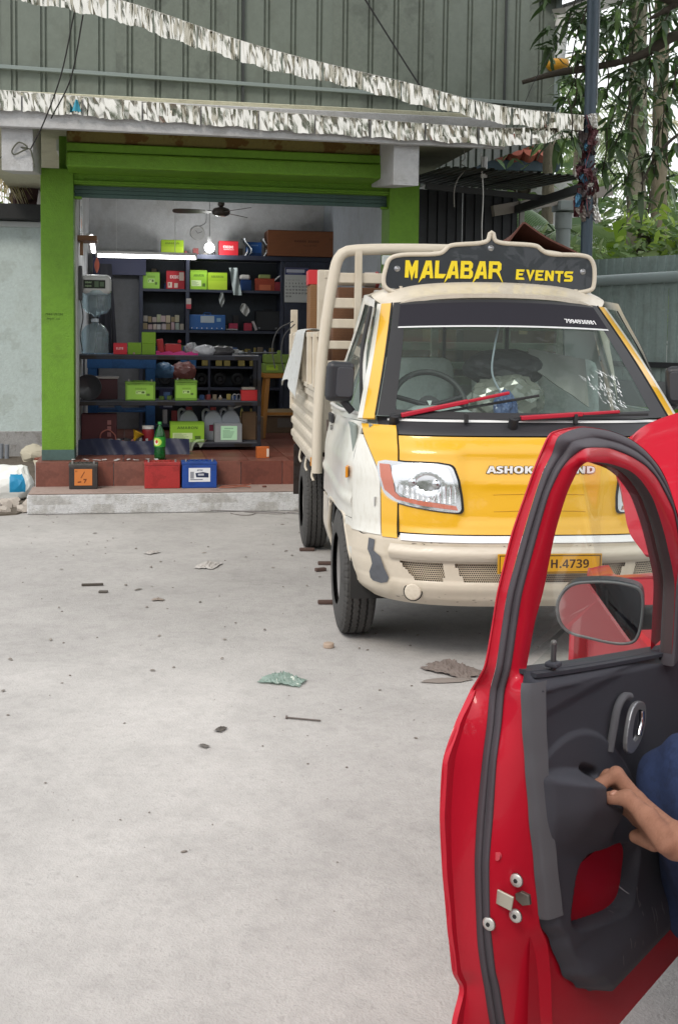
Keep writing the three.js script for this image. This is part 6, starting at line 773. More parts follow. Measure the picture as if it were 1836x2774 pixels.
{ // inside the cab
  const seatM = mat([0.50, 0.55, 0.52], 0.85, { map: metersMap(wallT, 0.6) }), dashM = mat([0.40, 0.45, 0.43], 0.7, { map: metersMap(dustT, 0.5) });
  TRK('dashboard', sheet((u, v) => { const x = lerp(-0.70, 0.70, u), a = v * 1.9; return [x, 1.03 + 0.035 * Math.sin(a) - 0.14 * sstep(0.55, 1, v), lerp(0.43, 0.12, v) - 0.08 * Math.abs(x) * Math.abs(x)]; }, 40, 16, 0.02), dashM);
  const dial = TRK('instrument_hood', at(lathe([[0, 0.06], [0.09, 0.055], [0.15, 0.025], [0.165, 0], [0, 0]], 28).scale(1.15, 1, 0.7), 0, 0, 0), dashM, [-0.36, 1.05, 0.22]);
  for (const x of [-0.36, 0.14, 0.46]) { const w = x < 0 ? 0.44 : 0.36; const st = TRK('seat', bx(w, 0.12, 0.46, 0.05), seatM, [x, 0.80, -0.22]); TRK('backrest', bx(w, 0.52, 0.13, 0.055), seatM, [0, 0.26, -0.25], [-0.2, 0, 0], st); }
  const sw = TRK('steering_wheel', new THREE.TorusGeometry(0.175, 0.0145, 10, 44), mat([0.022, 0.024, 0.024], 0.55), [-0.37, 1.105, 0.06], [-0.55, 0, 0]); TRK('hub', at(cyl(0.055, 0.03, 24), 0, -0.01, -0.01, Math.PI / 2, 0, 0), blackP, null, null, sw); for (const a of [0.25, Math.PI - 0.25, -Math.PI / 2 + 0.45, -Math.PI / 2 - 0.45]) TRK('spoke', bar([0, -0.01, 0], [0.17 * Math.cos(a), 0.17 * Math.sin(a), 0], 0.012, 8), blackP, null, null, sw); TRK('hub_mark', poly([[-0.012, 0.012], [0.012, 0.012], [0, -0.02]], 0.003), mat([0.5, 0.55, 0.53], 0.4), [0, 0.0, 0.014], null, sw);
  TRK('steering_column', bar([-0.37, 1.08, 0.08], [-0.37, 0.85, 0.36], 0.03, 12), blackP); TRK('interior_mirror', bx(0.2, 0.055, 0.02, 0.01), blackP, [0.02, 1.52, -0.03]);
  for (const s of [-1, 1]) TRK('door_card', bx(0.02, 0.42, 0.9, 0.008), mat([0.24, 0.28, 0.26], 0.8), [s * 0.755, 0.82, -0.12]);
  // wipers
  const red = mat([0.42, 0.01, 0.03], 0.4); for (const [a, b] of [[[-0.565, 1.064, 0.405], [-0.085, 1.165, 0.435]], [[-0.055, 1.062, 0.512], [0.41, 1.086, 0.462]]]) { const A = [a[0], a[1] + 0.012, a[2] + 0.02], B = [b[0], b[1] + 0.016, b[2] + 0.02], mid = A.map((v, i) => lerp(v, B[i], 0.62)); const w = TRK('wiper_arm', join([beam(A, mid, 0.030, 0.020, 0.005), beam(mid, B, 0.020, 0.014, 0.004)]), red); TRK('wiper_blade', beam([a[0] + 0.15, a[1] + 0.02, a[2] + 0.012], [b[0] + 0.14, b[1] + 0.004, b[2] + 0.004], 0.010, 0.012, 0.003), rubberM, null, null, w); TRK('wiper_pivot', at(cyl(0.022, 0.05, 14), A[0] - 0.03, A[1] - 0.02, A[2], 0.5, 0, 0), blackP, null, null, w); TRK('arm_joint', beam([A[0] - 0.035, A[1] - 0.006, A[2]], A, 0.03, 0.024, 0.006), rubberM, null, null, w); }
  for (const x of [-0.29, 0.2]) TRK('washer_nozzle', bx(0.016, 0.045, 0.03, 0.005), rubberM, [x, 1.07, 0.515 - 0.06 * x * x]);
}
// wheels
const tyreG = (() => { const R = 0.31, W = 0.17, nu = 84, nv = 420, prof = (s) => { const a = Math.abs(s); return a < 0.40 ? R - 0.012 * a * a * 4 : a < 0.5 ? R - 0.006 - 0.11 * Math.pow((a - 0.40) / 0.1, 2) * 0.35 : R - 0.05; };
  return patch((u, v) => { const s = u - 0.5, th = v * Math.PI * 2; let x = s * W, r; const e = Math.abs(s); if (e <= 0.43) { r = R - 0.03 * Math.pow(e, 2) - 0.018 * sstep(0.36, 0.43, e); for (const c of [-0.2, 0, 0.2]) { const d = Math.abs(s - c - 0.018 * (Math.abs(((th * 62 / 6.2832) % 1) - 0.5) * 4 - 1)); if (d < 0.022) r -= 0.010; } const lug = ((th * 62 / 6.2832) % 1); if (e > 0.33 && lug < 0.22) r -= 0.006; } else { const k = (e - 0.43) / 0.07; r = R - 0.024 - 0.115 * k; x = Math.sign(s) * W * (0.43 + 0.075 * Math.sin(k * Math.PI * 0.75)); } return [x, r * Math.cos(th), r * Math.sin(th)]; }, nu, nv); })();
for (const [x, z] of [[-0.715, 0], [0.715, 0], [-0.715, -2.24], [0.715, -2.24]]) {
  const s = Math.sign(x), w = TRK('wheel', tyreG, tyreM, [x, 0.309, z], [z === 0 ? 0.4 : 1.1, 0, 0]);
  TRK('rim', at(lathe([[0.0, -0.03], [0.05, -0.03], [0.09, 0.0], [0.13, -0.035], [0.165, -0.045], [0.175, -0.06], [0.185, -0.06], [0.178, -0.02], [0.178, 0.05], [0, 0.05]], 30), 0, 0, 0, 0, 0, s * Math.PI / 2), mat([0.36, 0.35, 0.34], 0.5, { metalness: 0.4 }), null, null, w);
  TRK('hub_cap', at(cyl(0.035, 0.05, 18), s * 0.03, 0, 0, 0, 0, Math.PI / 2), mat([0.25, 0.25, 0.25], 0.5), null, null, w);
}
// chassis and bed
{
  const fr = mat([0.02, 0.02, 0.02], 0.9); for (const s of [-1, 1]) TRK('chassis_rail', bx(0.07, 0.1, 3.6, 0.006), fr, [s * 0.4, 0.47, -1.15]); TRK('front_axle', bar([-0.62, 0.31, 0], [0.62, 0.31, 0], 0.035, 12), fr); TRK('rear_axle', bar([-0.62, 0.31, -2.24], [0.62, 0.31, -2.24], 0.045, 12), fr); TRK('differential', new THREE.SphereGeometry(0.13, 16, 12), fr, [0, 0.31, -2.24]); TRK('engine_tray', bx(0.8, 0.2, 0.6, 0.03), fr, [0, 0.42, 0.25]); TRK('tow_hook', tube([[-0.13, 0.285, 0.64], [-0.12, 0.255, 0.66], [-0.08, 0.245, 0.67], [-0.05, 0.265, 0.66], [-0.05, 0.29, 0.63]], 0.016, 18, 8), creamB);
  for (const s of [-1, 1]) TRK('mud_flap', bx(0.24, 0.36, 0.012, 0.004), mat([0.03, 0.022, 0.02], 0.9, { map: metersMap(rustT, 0.3) }), [s * 0.70, 0.47, -2.72]);
  TRK('fuel_tank', bx(0.3, 0.22, 0.55, 0.04), fr, [-0.55, 0.42, -1.2]);
  const Z0 = -0.86, Z1 = -2.96, X = 0.81; TRK('bed_floor', bx(1.6, 0.04, 2.1, 0.004), creamB, [0, 0.80, -1.91]); TRK('bed_front', bx(1.6, 0.42, 0.03, 0.006), creamB, [0, 1.0, -0.845]); TRK('tail_gate', bx(1.6, 0.42, 0.03, 0.006), creamB, [0, 0.96, -2.97]);
  for (const s of [-1, 1]) {
    // pressed lower side: ribs run along it
    TRK('bed_side', sheet((u, v) => { const uu = s < 0 ? u : 1 - u, y = lerp(0.665, 1.125, v), z = lerp(Z1, Z0, uu), k = (v * 5) % 1, rib = 0.016 * sstep(0.28, 0.42, k) * sstep(0.92, 0.78, k), st = ((uu * 14) % 1) < 0.06 ? -0.5 : 0; return [s * (X + rib * (1 + st)), y, z]; }, 84, 60, 0.015), creamB);
    TRK('bed_rail', beam([s * (X + 0.004), 1.128, Z0], [s * (X + 0.004), 1.128, Z1], 0.04, 0.03), creamB);
    // upper extension: boards with slots
    const hol = []; const nh = 9, rows = 4; for (let j = 0; j < rows; j++) for (let i = 0; i < nh; i++) { const z = lerp(Z1 + 0.12, Z0 - 0.12, i / (nh - 1)), y = 1.18 + j * 0.066; hol.push([[z - 0.055, y - 0.016], [z + 0.055, y - 0.016], [z + 0.055, y + 0.018], [z - 0.055, y + 0.018]]); }
    const g = poly([[Z1, 1.145], [Z0, 1.145], [Z0, 1.42], [Z1, 1.42]], 0.018, 0, hol); TRK('slotted_panel', at(g, 0, 0, 0, 0, -Math.PI / 2, 0), creamB, [s * X - (s > 0 ? 0 : 0.0), 0, 0]);
    for (let i = 0; i < 6; i++) TRK('side_stake', bx(0.03, 0.30, 0.045, 0.005), creamB, [s * (X + 0.02), 1.285, lerp(Z1 + 0.04, Z0 - 0.06, i / 5)]);
    TRK('top_rail', beam([s * X, 1.43, Z0], [s * X, 1.43, Z1], 0.035, 0.03), creamB); TRK('corner_post', bx(0.05, 0.72, 0.05, 0.005), creamB, [s * X, 1.25, Z1]); TRK('bed_marker', bx(0.01, 0.05, 0.03, 0.002), mat([0.6, 0.24, 0.02], 0.4), [s * (X + 0.018), 0.70, -1.12]);
    for (let i = 0; i < 3; i++) TRK('tie_hook', tube([[s * 0.8, 0.66, 0], [s * 0.81, 0.6, 0.01], [s * 0.8, 0.57, 0.03]], 0.008, 10, 6), creamB, [0, 0, -1.3 - i * 0.5]);
  }
  // tubular rack behind the cab
  const RZ = -0.74; TRK('rack_hoop', tube([[-0.83, 0.68, RZ], [-0.825, 1.0, RZ], [-0.80, 1.4, RZ], [-0.755, 1.72, RZ], [-0.73, 1.83, RZ], [-0.70, 1.868, RZ], [-0.65, 1.882, RZ], [0, 1.895, RZ], [0.46, 1.872, RZ], [0.53, 1.855, RZ], [0.58, 1.81, RZ], [0.62, 1.72, RZ], [0.75, 1.4, RZ], [0.82, 1.0, RZ], [0.825, 0.68, RZ]], 0.03, 120, 12, false, 'centripetal'), creamB);
  for (const [y, h, xw] of [[1.735, 0.055, 0.74], [1.60, 0.055, 0.765], [1.49, 0.05, 0.78], [1.375, 0.045, 0.795], [1.27, 0.04, 0.80]]) TRK('rack_slat', bx(xw + 0.60, h, 0.025, 0.006), creamB, [(0.60 - xw) / 2, y, RZ - 0.008]);
  for (const x of [-0.62, -0.2, 0.2, 0.5]) TRK('rack_upright', bx(0.04, 0.72, 0.028, 0.006), creamB, [x, 1.53, RZ + 0.016]);
}
{ // roof sign
  const Z = -0.28, O = [[-0.535, 1.668], [0.52, 1.678], [0.532, 1.70], [0.532, 1.80], [0.51, 1.838], [0.47, 1.85], [0.30, 1.856], [0.262, 1.872], [0.235, 1.892], [0.05, 1.906], [0.018, 1.918], [0.006, 1.955], [-0.006, 1.955], [-0.018, 1.918], [-0.05, 1.904], [-0.215, 1.884], [-0.235, 1.866], [-0.26, 1.848], [-0.47, 1.832], [-0.515, 1.815], [-0.535, 1.775]];
  const b = TRK('sign_board', poly(O.map(([x, y]) => [x, y]), 0.014), mat([0.022, 0.027, 0.034], 0.35, { map: metersMap(dirtT, 0.8), clearcoat: 0.4 }), [0, 0, Z], [-0.06, 0, 0]); b.position.y = 0.0; b.position.z = Z + 0.1;
  TRK('sign_frame', new THREE.TubeGeometry(new THREE.CatmullRomCurve3(O.map(([x, y]) => V(x, y, 0.0)), true, 'centripetal'), 240, 0.0115, 10, true), creamB, null, null, b);
  const GL = { // angular sign letters: outline, then counters
    M: [[[0, 0.02], [0, 1], [0.3, 1], [0.52, 0.6], [0.74, 1], [1, 1], [1, 0], [0.78, 0], [0.78, 0.5], [0.56, -0.14], [0.3, 0.5], [0.3, 0.02]]],
    A: [[[-0.14, -0.28], [0.36, 1], [0.8, 1], [1, 0], [0.74, 0], [0.71, 0.2], [0.42, 0.2], [0.34, 0], [0.16, 0]], [[0.47, 0.4], [0.68, 0.4], [0.6, 0.76]]],
    L: [[[0, 0], [0, 1], [0.3, 1], [0.3, 0.25], [0.9, 0.25], [0.7, 0]]],
    B: [[[0, 0], [0, 1], [0.78, 1], [0.96, 0.86], [0.96, 0.64], [0.84, 0.52], [1, 0.38], [1, 0.12], [0.84, 0]], [[0.3, 0.62], [0.3, 0.8], [0.66, 0.8], [0.66, 0.62]], [[0.3, 0.2], [0.3, 0.42], [0.7, 0.42], [0.7, 0.2]]],
    R: [[[0, 0], [0, 1], [0.8, 1], [1, 0.86], [1, 0.54], [0.86, 0.42], [1.22, -0.26], [0.6, 0.38], [0.3, 0.38], [0.3, 0]], [[0.3, 0.58], [0.3, 0.8], [0.7, 0.8], [0.7, 0.58]]],
    E: [[[0, 0], [0, 1], [0.95, 1], [0.86, 0.78], [0.3, 0.78], [0.3, 0.62], [0.8, 0.62], [0.74, 0.42], [0.3, 0.42], [0.3, 0.22], [0.9, 0.22], [1, 0]]],
    V: [[[0, 1], [0.32, 1], [0.52, 0.42], [0.7, 1], [1, 1], [0.54, -0.12]]],
    N: [[[0, 0], [0, 1], [0.3, 1], [0.7, 0.45], [0.7, 1], [1, 1], [1, 0], [0.72, 0], [0.3, 0.55], [0.3, 0]]],
    T: [[[0, 1], [1, 1], [0.92, 0.74], [0.66, 0.74], [0.66, -0.16], [0.38, 0.02], [0.38, 0.74], [0.06, 0.74]]],
    S: [[[0, 0], [0.06, 0.22], [0.7, 0.22], [0.7, 0.4], [0.15, 0.4], [0, 0.55], [0, 0.85], [0.15, 1], [1, 1], [0.92, 0.78], [0.3, 0.78], [0.3, 0.62], [0.85, 0.62], [1, 0.46], [1, 0.15], [0.85, 0]]] };
  const ym = mat([0.78, 0.60, 0.01], 0.5); const lt = (txt, x0, y0, W, H, rz, sl) => { const n = txt.length, pw = W / n; let adv = 0; [...txt].forEach((c) => { const i = adv; adv += { M: 1.12, L: 0.82, B: 1.02 }[c] || 1; const [o, ...hs] = GL[c], f = (q) => q.map(([a, b]) => [(a * 0.9 + 0.06 * b) * pw, b * H]); TRK('sign_letter', poly(f(o), 0.004, 0, hs.map(f)), ym, [x0 + i * pw, y0 + sl * i * pw, 0.0045], [0, 0, rz], b); }); };
  lt('MALABAR', -0.442, 1.72, 0.50, 0.088, 0, 0.008); lt('EVENTS', 0.125, 1.722, 0.30, 0.052, -0.02, -0.022);
  for (const [x, y] of [[-0.48, 1.765], [0.475, 1.768], [-0.003, 1.878]]) TRK('bolt', at(lathe([[0, 0.012], [0.006, 0.011], [0.009, 0.004], [0.015, 0.003], [0.015, 0], [0, 0]], 14), 0, 0, 0, Math.PI / 2, 0, 0), mat([0.35, 0.36, 0.38], 0.3, { metalness: 0.8 }), [x, y, 0.0], null, b);
  for (const x of [-0.46, 0.44]) TRK('sign_leg', bar([x, 1.60, -0.02], [x, 1.68, -0.008], 0.012, 8), creamB, null, null, b);
  { // torn plastic pouch stuck on the sign top
    const g = patch((u, v) => [0.035 * (u - 0.5) * 2, 0.012 * Math.sin(u * 3) - 0.02 * v, 0.004], 8, 4); }
}
// ---------- load on the truck and in its cab ----------
const inTruck = (name, label, cat, g, m, x, y, z, rot = [0, 0, 0], group) => { const o = solo(name, g, m, label, cat, TP(x, y, z), [rot[0], rot[1] + TY, rot[2]], group); return o; };
function truckBox(label, x, y, z, w, h, d, c, group) { const t = thing('cardboard_carton', label, 'carton', TP(x, y, z), TY, group); part('carton', bx(w, h, d, 0.004), mat(c, 0.8, { map: metersMap(cardT, 0.5) }), t, [0, h / 2, 0]); part('tape', bx(0.05, 0.002, d * 1.001, 0.001), mat([0.36, 0.24, 0.12], 0.4), t, [0, h + 0.0015, 0]); part('tape', bx(0.05, h * 0.4, 0.002, 0.001), mat([0.36, 0.24, 0.12], 0.4), t, [0, h * 0.8, d / 2 + 0.0015]); return t; }
truckBox('brown carton with darker side stacked behind the cab rack', -0.58, 1.22, -1.15, 0.3, 0.36, 0.4, '#7d5940'); truckBox('large dull brown carton on the truck bed under the others', -0.45, 0.823, -1.2, 0.6, 0.39, 0.5, '#6d4e38'); truckBox('tan carton on the truck bed beside the brown cartons', -0.2, 1.22, -1.15, 0.34, 0.3, 0.4, '#8a6a4c');
truckBox('tall tan carton standing at the rear of the truck bed', -0.66, 0.823, -2.6, 0.15, 0.95, 0.3, '#8d6844'); solo('red_carton_top', bx(0.17, 0.1, 0.2, 0.004), mat([0.5, 0.02, 0.025], 0.6), 'bright red box lying on the tall tan carton', 'box', TP(-0.66, 1.826, -2.6), [0, TY, 0]);
{ const t = thing('painted_board', 'cream painted wooden board with brown edge standing in the truck bed', 'board', TP(-0.68, 0.823, -2.1), TY); part('board', bx(0.075, 1.03, 0.05, 0.006), creamB, t, [0, 0.515, 0]); part('brown_edge', bx(0.02, 0.62, 0.052, 0.004), mat([0.17, 0.08, 0.045], 0.8), t, [0.05, 0.68, 0]); part('batten', bx(0.07, 0.05, 0.06, 0.005), creamB, t, [0.04, 1.0, 0]); }
{ const t = thing('rolled_mat', 'cream roll with a dark red end lying behind the cab rack', 'roll', TP(-0.58, 1.74, -1.0), TY); part('roll', bar([-0.13, 0, 0], [0.06, 0, 0], 0.035, 18), creamB, t); part('grey_band', bar([0.03, 0, 0], [0.09, 0.0, 0], 0.043, 18), mat([0.3, 0.27, 0.24], 0.7), t); part('red_end', at(new THREE.TorusGeometry(0.035, 0.013, 10, 22), 0.098, 0, 0, 0, Math.PI / 2, 0), mat([0.2, 0.03, 0.03], 0.6), t);
  for (const o of t.children) o.position.y += 0; const b = truckBox('low brown carton under the cream roll', -0.4, 1.585, -1.15, 0.6, 0.11, 0.35, '#74513a');
  const k = thing('metal_stand', 'folded pale metal stand with rods behind the sign board', 'stand', TP(-0.5, 1.66, -0.68), TY); part('plate', bx(0.12, 0.05, 0.02, 0.006), mat([0.36, 0.4, 0.4], 0.4), k, [0.06, 0.17, 0]); for (let i = 0; i < 5; i++) part('rod', bar([0.01 + i * 0.035, 0.02, 0.0], [0.035 + i * 0.028, 0.16, 0.0], 0.009, 8), mat([0.42, 0.42, 0.4], 0.4), k); part('bundle', new THREE.SphereGeometry(0.045, 14, 10).scale(1.6, 0.8, 0.8), mat([0.4, 0.39, 0.37], 0.6), k, [0.07, 0.03, 0]); part('foot', bx(0.22, 0.02, 0.05, 0.006), mat([0.38, 0.38, 0.36], 0.5), k, [0.07, -0.0, 0]); }
{ const g = slabOf((u, v) => { const z = lerp(-2.32, -1.62, u), y = v < 0.2 ? 1.452 + 0.012 * Math.sin(v * 15) : lerp(1.452, 1.085 + 0.05 * Math.sin(u * 5.2), (v - 0.2) / 0.8), out = v < 0.2 ? lerp(-0.72, -0.835, v / 0.2) : lerp(-0.838, -0.93 + 0.05 * u, (v - 0.2) / 0.8); return [out + 0.010 * Math.sin(u * 14 + v * 3) * v, y, z + 0.015 * Math.sin(v * 6)]; }, 40, 26, 0.004); const c = solo('white_cloth', g, mat([0.60, 0.62, 0.61], 0.9, { map: metersMap(wallT, 0.4), ...DS }), 'white cloth draped over the side of the truck bed', 'cloth', TO, [0, TY, 0]);
  solo('wire_loop', tube([[-0.86, 1.52, -2.3], [-0.96, 1.46, -2.3], [-1.0, 1.34, -2.3], [-0.98, 1.2, -2.3]].map((p) => TP(...p)), 0.004, 30, 5), wireM, 'thin black wire loop hanging from the truck bed corner', 'wire'); solo('wire_loop', tube([[-0.85, 1.5, -2.3], [-0.92, 1.42, -2.3], [-0.94, 1.3, -2.3], [-0.92, 1.18, -2.3]].map((p) => TP(...p)), 0.004, 30, 5), wireM, 'second thin wire loop inside the first at the truck bed corner', 'wire'); }
{ const g = slabOf((u, v) => { const x = lerp(0.2, 0.75, u), pk = 1 - Math.abs(u - 0.28) / (u < 0.28 ? 0.3 : 0.75); return [x, 1.86 + 0.225 * clamp(pk) * (1 - 0.25 * v) + 0.008 * Math.sin(u * 9 + v * 7) - 0.05 * v, lerp(-1.0, -1.7, v)]; }, 30, 20, 0.01); solo('brown_tarpaulin', g, mat([0.155, 0.052, 0.036], 0.7, { map: metersMap(cardT, 0.6), ...DS }), 'dark brown folded tarpaulin peaking above the load behind the sign', 'tarpaulin', TO, [0, TY, 0]);
  truckBox('big brown crate under the tarpaulin behind the cab', 0.38, 0.823, -1.35, 0.7, 1.04, 0.6, '#5b3526'); }
{ // wrapped bundle on the passenger seat
  const lump = (sx, sy, sz, s, a) => { const g = new THREE.IcosahedronGeometry(1, 6), p = g.attributes.position; for (let i = 0; i < p.count; i++) { const q = V().fromBufferAttribute(p, i).normalize(), k = 0.82 + a * (fB(q.x * 0.3 + s + 1, q.y * 0.3 + q.z * 0.25 + 1) - 0.5) + 0.35 * a * (fC(q.x * 0.12 + 1, q.y * 0.12 + q.z * 0.1 + 1) - 0.5); p.setXYZ(i, q.x * sx * k, Math.max(-sy * 0.75, q.y * sy * k), q.z * sz * k); } g.computeVertexNormals(); return g; };
  inTruck('plastic_bundle', 'bulky clear plastic wrapped bundle on the truck seat', 'bundle', lump(0.24, 0.2, 0.17, 0.3, 0.5), mat([0.16, 0.165, 0.14], 0.18, { clearcoat: 0.6 }), 0.04, 1.08, -0.1);
  inTruck('black_bag', 'black rounded bag on top of the wrapped bundle in the cab', 'bag', lump(0.25, 0.12, 0.16, 0.7, 0.3), mat([0.025, 0.025, 0.027], 0.6), 0.06, 1.27, -0.22);
  inTruck('blue_bag', 'crumpled blue plastic bag in front of the wrapped bundle', 'bag', lump(0.07, 0.12, 0.06, 0.55, 0.6), mat([0.05, 0.085, 0.2], 0.3), 0.0, 1.07, 0.06);
  inTruck('grey_sheet', 'grey cloth laid over the passenger seat back', 'cloth', slabOf((u, v) => [lerp(0.18, 0.48, u), 1.37 - 0.05 * u - 0.24 * v * (0.4 + 0.6 * u), -0.22 + 0.08 * v + 0.012 * Math.sin(u * 12)], 20, 12, 0.006), mat([0.27, 0.27, 0.25], 0.9, DS), 0, 0, 0);
  inTruck('loose_string', 'thin pale string hanging in the cab from the roof', 'string', tube([[-0.02, 1.5, 0.0], [-0.05, 1.38, 0.02], [-0.06, 1.25, 0.03], [-0.01, 1.14, 0.06]], 0.005, 24, 6), mat([0.3, 0.34, 0.38], 0.5), 0, 0, 0);
}
// ---------- the red car ----------
const redP = mat([0.44, 0.008, 0.024], 0.4, { clearcoat: 0.35, clearcoatRoughness: 0.05, specularIntensity: 0.4, ...DS }), trimM = mat([0.040, 0.043, 0.058], 0.62, { ...bump(0.05, 0.0012) }), trimG = mat([0.12, 0.125, 0.142], 0.6, { ...bump(0.05, 0.001) }), sealM = mat([0.055, 0.048, 0.058], 0.68, DS), dkM = mat([0.012, 0.012, 0.014], 0.8, DS);
const CO = [1.43, 0, -2.28], CYAW = 0.02;
const car = thing('red_car', 'glossy red hatchback with its front door open and bonnet raised', 'car', CO, CYAW);
const CAR = (n, g, m, pos, rot, parent) => part(n, g, m, parent || car, pos, rot);
{
  const wsh = (s, u) => s < 0 ? u : 1 - u;
  for (const s of [-1, 1]) {
    // front wing with wheel arch
    const wx = (y, z) => s * (0.725 - 0.10 * sstep(0.70, 0.90, y) - 0.09 * sstep(-0.75, -1.25, z) - 0.015 * sstep(0.5, 0.25, y));
    CAR('front_wing', slabOf((a, v) => { const u = wsh(s, a), z = lerp(-1.22, -0.03, u), yt = lerp(0.72, 0.90, sstep(0, 1, u)), dz = z + 0.62, ar = Math.abs(dz) < 0.3 ? 0.28 + Math.sqrt(0.09 - dz * dz) : 0.24, yb = Math.max(0.24, ar), y = lerp(yb, yt, v); return [wx(y, z), y, z]; }, 50, 24, 0.012), redP);
    CAR('wing_top', slabOf((a, v) => { const u = wsh(s, a), z = lerp(-1.2, -0.1, u), yt = lerp(0.72, 0.90, sstep(0, 1, u)); return [wx(yt, z) - s * 0.06 * v, yt + 0.012 * Math.sin(v * 1.6), z]; }, 30, 4, 0.01), redP);
    CAR('pillar_base', slabOf((a, v) => { const u = wsh(s, a); return [s * (0.70 - 0.05 * v), lerp(0.74, 0.99, v), lerp(-0.03 + 0.0 * v, 0.10 + 0.10 * v, u) - 0.22 * v + 0.1]; }, 6, 8, 0.015), redP);
    CAR('windscreen_pillar', beam([s * 0.655, 0.93, -0.12], [s * 0.53, 1.37, 0.48], 0.075, 0.05, 0.012), redP); CAR('sill', bx(0.11, 0.13, 1.15, 0.02), mat([0.30, 0.02, 0.025], 0.4, { clearcoat: 0.6 }), [s * 0.66, 0.285, 0.56]); CAR('sill_trim', bx(0.07, 0.012, 1.0, 0.004), trimM, [s * 0.66, 0.357, 0.56]);
    CAR('roof_rail', beam([s * 0.53, 1.37, 0.46], [s * 0.53, 1.39, 1.95], 0.07, 0.06, 0.015), redP); CAR('door_pillar', beam([s * 0.68, 0.3, 1.02], [s * 0.56, 1.36, 1.12], 0.05, 0.13, 0.012), redP);
    CAR('rear_side', slabOf((a, v) => { const u = wsh(s, a), z = lerp(1.05, 2.2, u), dz = z - 1.78, yb = Math.abs(dz) < 0.29 ? 0.28 + Math.sqrt(0.0841 - dz * dz) : 0.26, y = lerp(Math.max(0.26, yb), 0.94, v); return [s * (0.73 - 0.04 * sstep(0.7, 0.94, y) - 0.08 * sstep(1.9, 2.2, z)), y, z]; }, 40, 14, 0.012), redP); CAR('rear_pillar', beam([s * 0.68, 0.93, 2.1], [s * 0.53, 1.38, 1.9], 0.08, 0.2, 0.015), redP); CAR('rear_side_glass', beam([s * 0.64, 1.13, 1.15], [s * 0.61, 1.15, 1.95], 0.006, 0.4, 0.001), glassM);
    for (const z of [-0.62, 1.78]) { const w = CAR('wheel', new THREE.TorusGeometry(0.2, 0.075, 16, 40).rotateY(Math.PI / 2), tyreM, [s * 0.63, 0.276, z]); CAR('rim', at(cyl(0.16, 0.1, 26), 0, 0, 0, 0, 0, Math.PI / 2), mat([0.3, 0.3, 0.31], 0.4, { metalness: 0.6 }), null, null, w); }
    CAR('headlamp', at(new THREE.SphereGeometry(0.10, 20, 12), 0, 0, 0).scale(0.9, 0.5, 0.6), mat([0.6, 0.62, 0.64], 0.1, { clearcoat: 1 }), [s * 0.50, 0.60, -1.24]);
  }
  CAR('right_door', slabOf((a, v) => [0.73 - 0.05 * sstep(0.6, 0.95, lerp(0.3, 0.93, v)), lerp(0.3, 0.93, v), lerp(1.0, 0.0, a)], 16, 12, 0.02), redP); CAR('right_glass', beam([0.62, 1.13, 0.3], [0.60, 1.14, 1.0], 0.006, 0.36, 0.001), glassM);
  CAR('front_bumper', slabOf((u, v) => { const s = (u - 0.5) * 2, y = lerp(0.2, 0.62, v); return [0.68 * s, y, -1.36 + 0.16 * Math.pow(Math.abs(s), 3) + 0.03 * v]; }, 30, 10, 0.02), redP); CAR('grille', bx(0.8, 0.12, 0.03, 0.01), dkM, [0, 0.66, -1.27]);
  CAR('engine_bay', bx(1.15, 0.3, 0.8, 0.03), dkM, [0, 0.55, -0.8]); CAR('floor_pan', bx(1.3, 0.05, 2.9, 0.01), dkM, [0, 0.27, 0.9]); CAR('scuttle', bx(1.2, 0.05, 0.2, 0.01), trimM, [0, 0.88, -0.4]); CAR('dashboard', bx(1.22, 0.26, 0.34, 0.08), trimM, [0, 0.82, 0.0]);
  CAR('windscreen', patch((u, v) => { const s = (u - 0.5) * 2; return [lerp(0.63, 0.51, v) * s, lerp(0.90, 1.38, v), lerp(-0.3, 0.46, v) + 0.1 * s * s]; }, 16, 10), glassM); CAR('roof', slabOf((u, v) => { const s = (u - 0.5) * 2; return [0.55 * s, 1.42 - 0.03 * s * s - 0.02 * Math.pow(2 * v - 1, 2), lerp(2.0, 0.44, v)]; }, 20, 16, 0.02), redP); CAR('tail_panel', bx(1.3, 0.7, 0.05, 0.03), redP, [0, 0.6, 2.2]); CAR('rear_window', beam([0, 0.95, 2.19], [0, 1.37, 1.98], 1.1, 0.006, 0.001), glassM);
  for (const x of [-0.34, 0.34]) { const st = CAR('seat', bx(0.46, 0.14, 0.48, 0.06), mat([0.05, 0.05, 0.055], 0.9), [x, 0.47, 0.80]); CAR('backrest', bx(0.44, 0.62, 0.14, 0.06), mat([0.05, 0.05, 0.055], 0.9), [0, 0.36, 0.26], [0.25, 0, 0], st); CAR('headrest', bx(0.24, 0.17, 0.1, 0.045), mat([0.05, 0.05, 0.055], 0.9), [0, 0.74, 0.37], null, st); }
  CAR('steering_wheel', new THREE.TorusGeometry(0.17, 0.014, 10, 36), dkM, [0.34, 0.86, 0.28], [0.4, 0, 0]); CAR('rear_seat', bx(1.1, 0.5, 0.5, 0.08), mat([0.05, 0.05, 0.055], 0.9), [0, 0.5, 1.75]);
  // raised bonnet: hinge line at the scuttle, front edge lifted
  const prof = curve1([[0, 0], [0.25, 0.06], [0.6, 0.175], [0.85, 0.25], [1, 0.285]]);
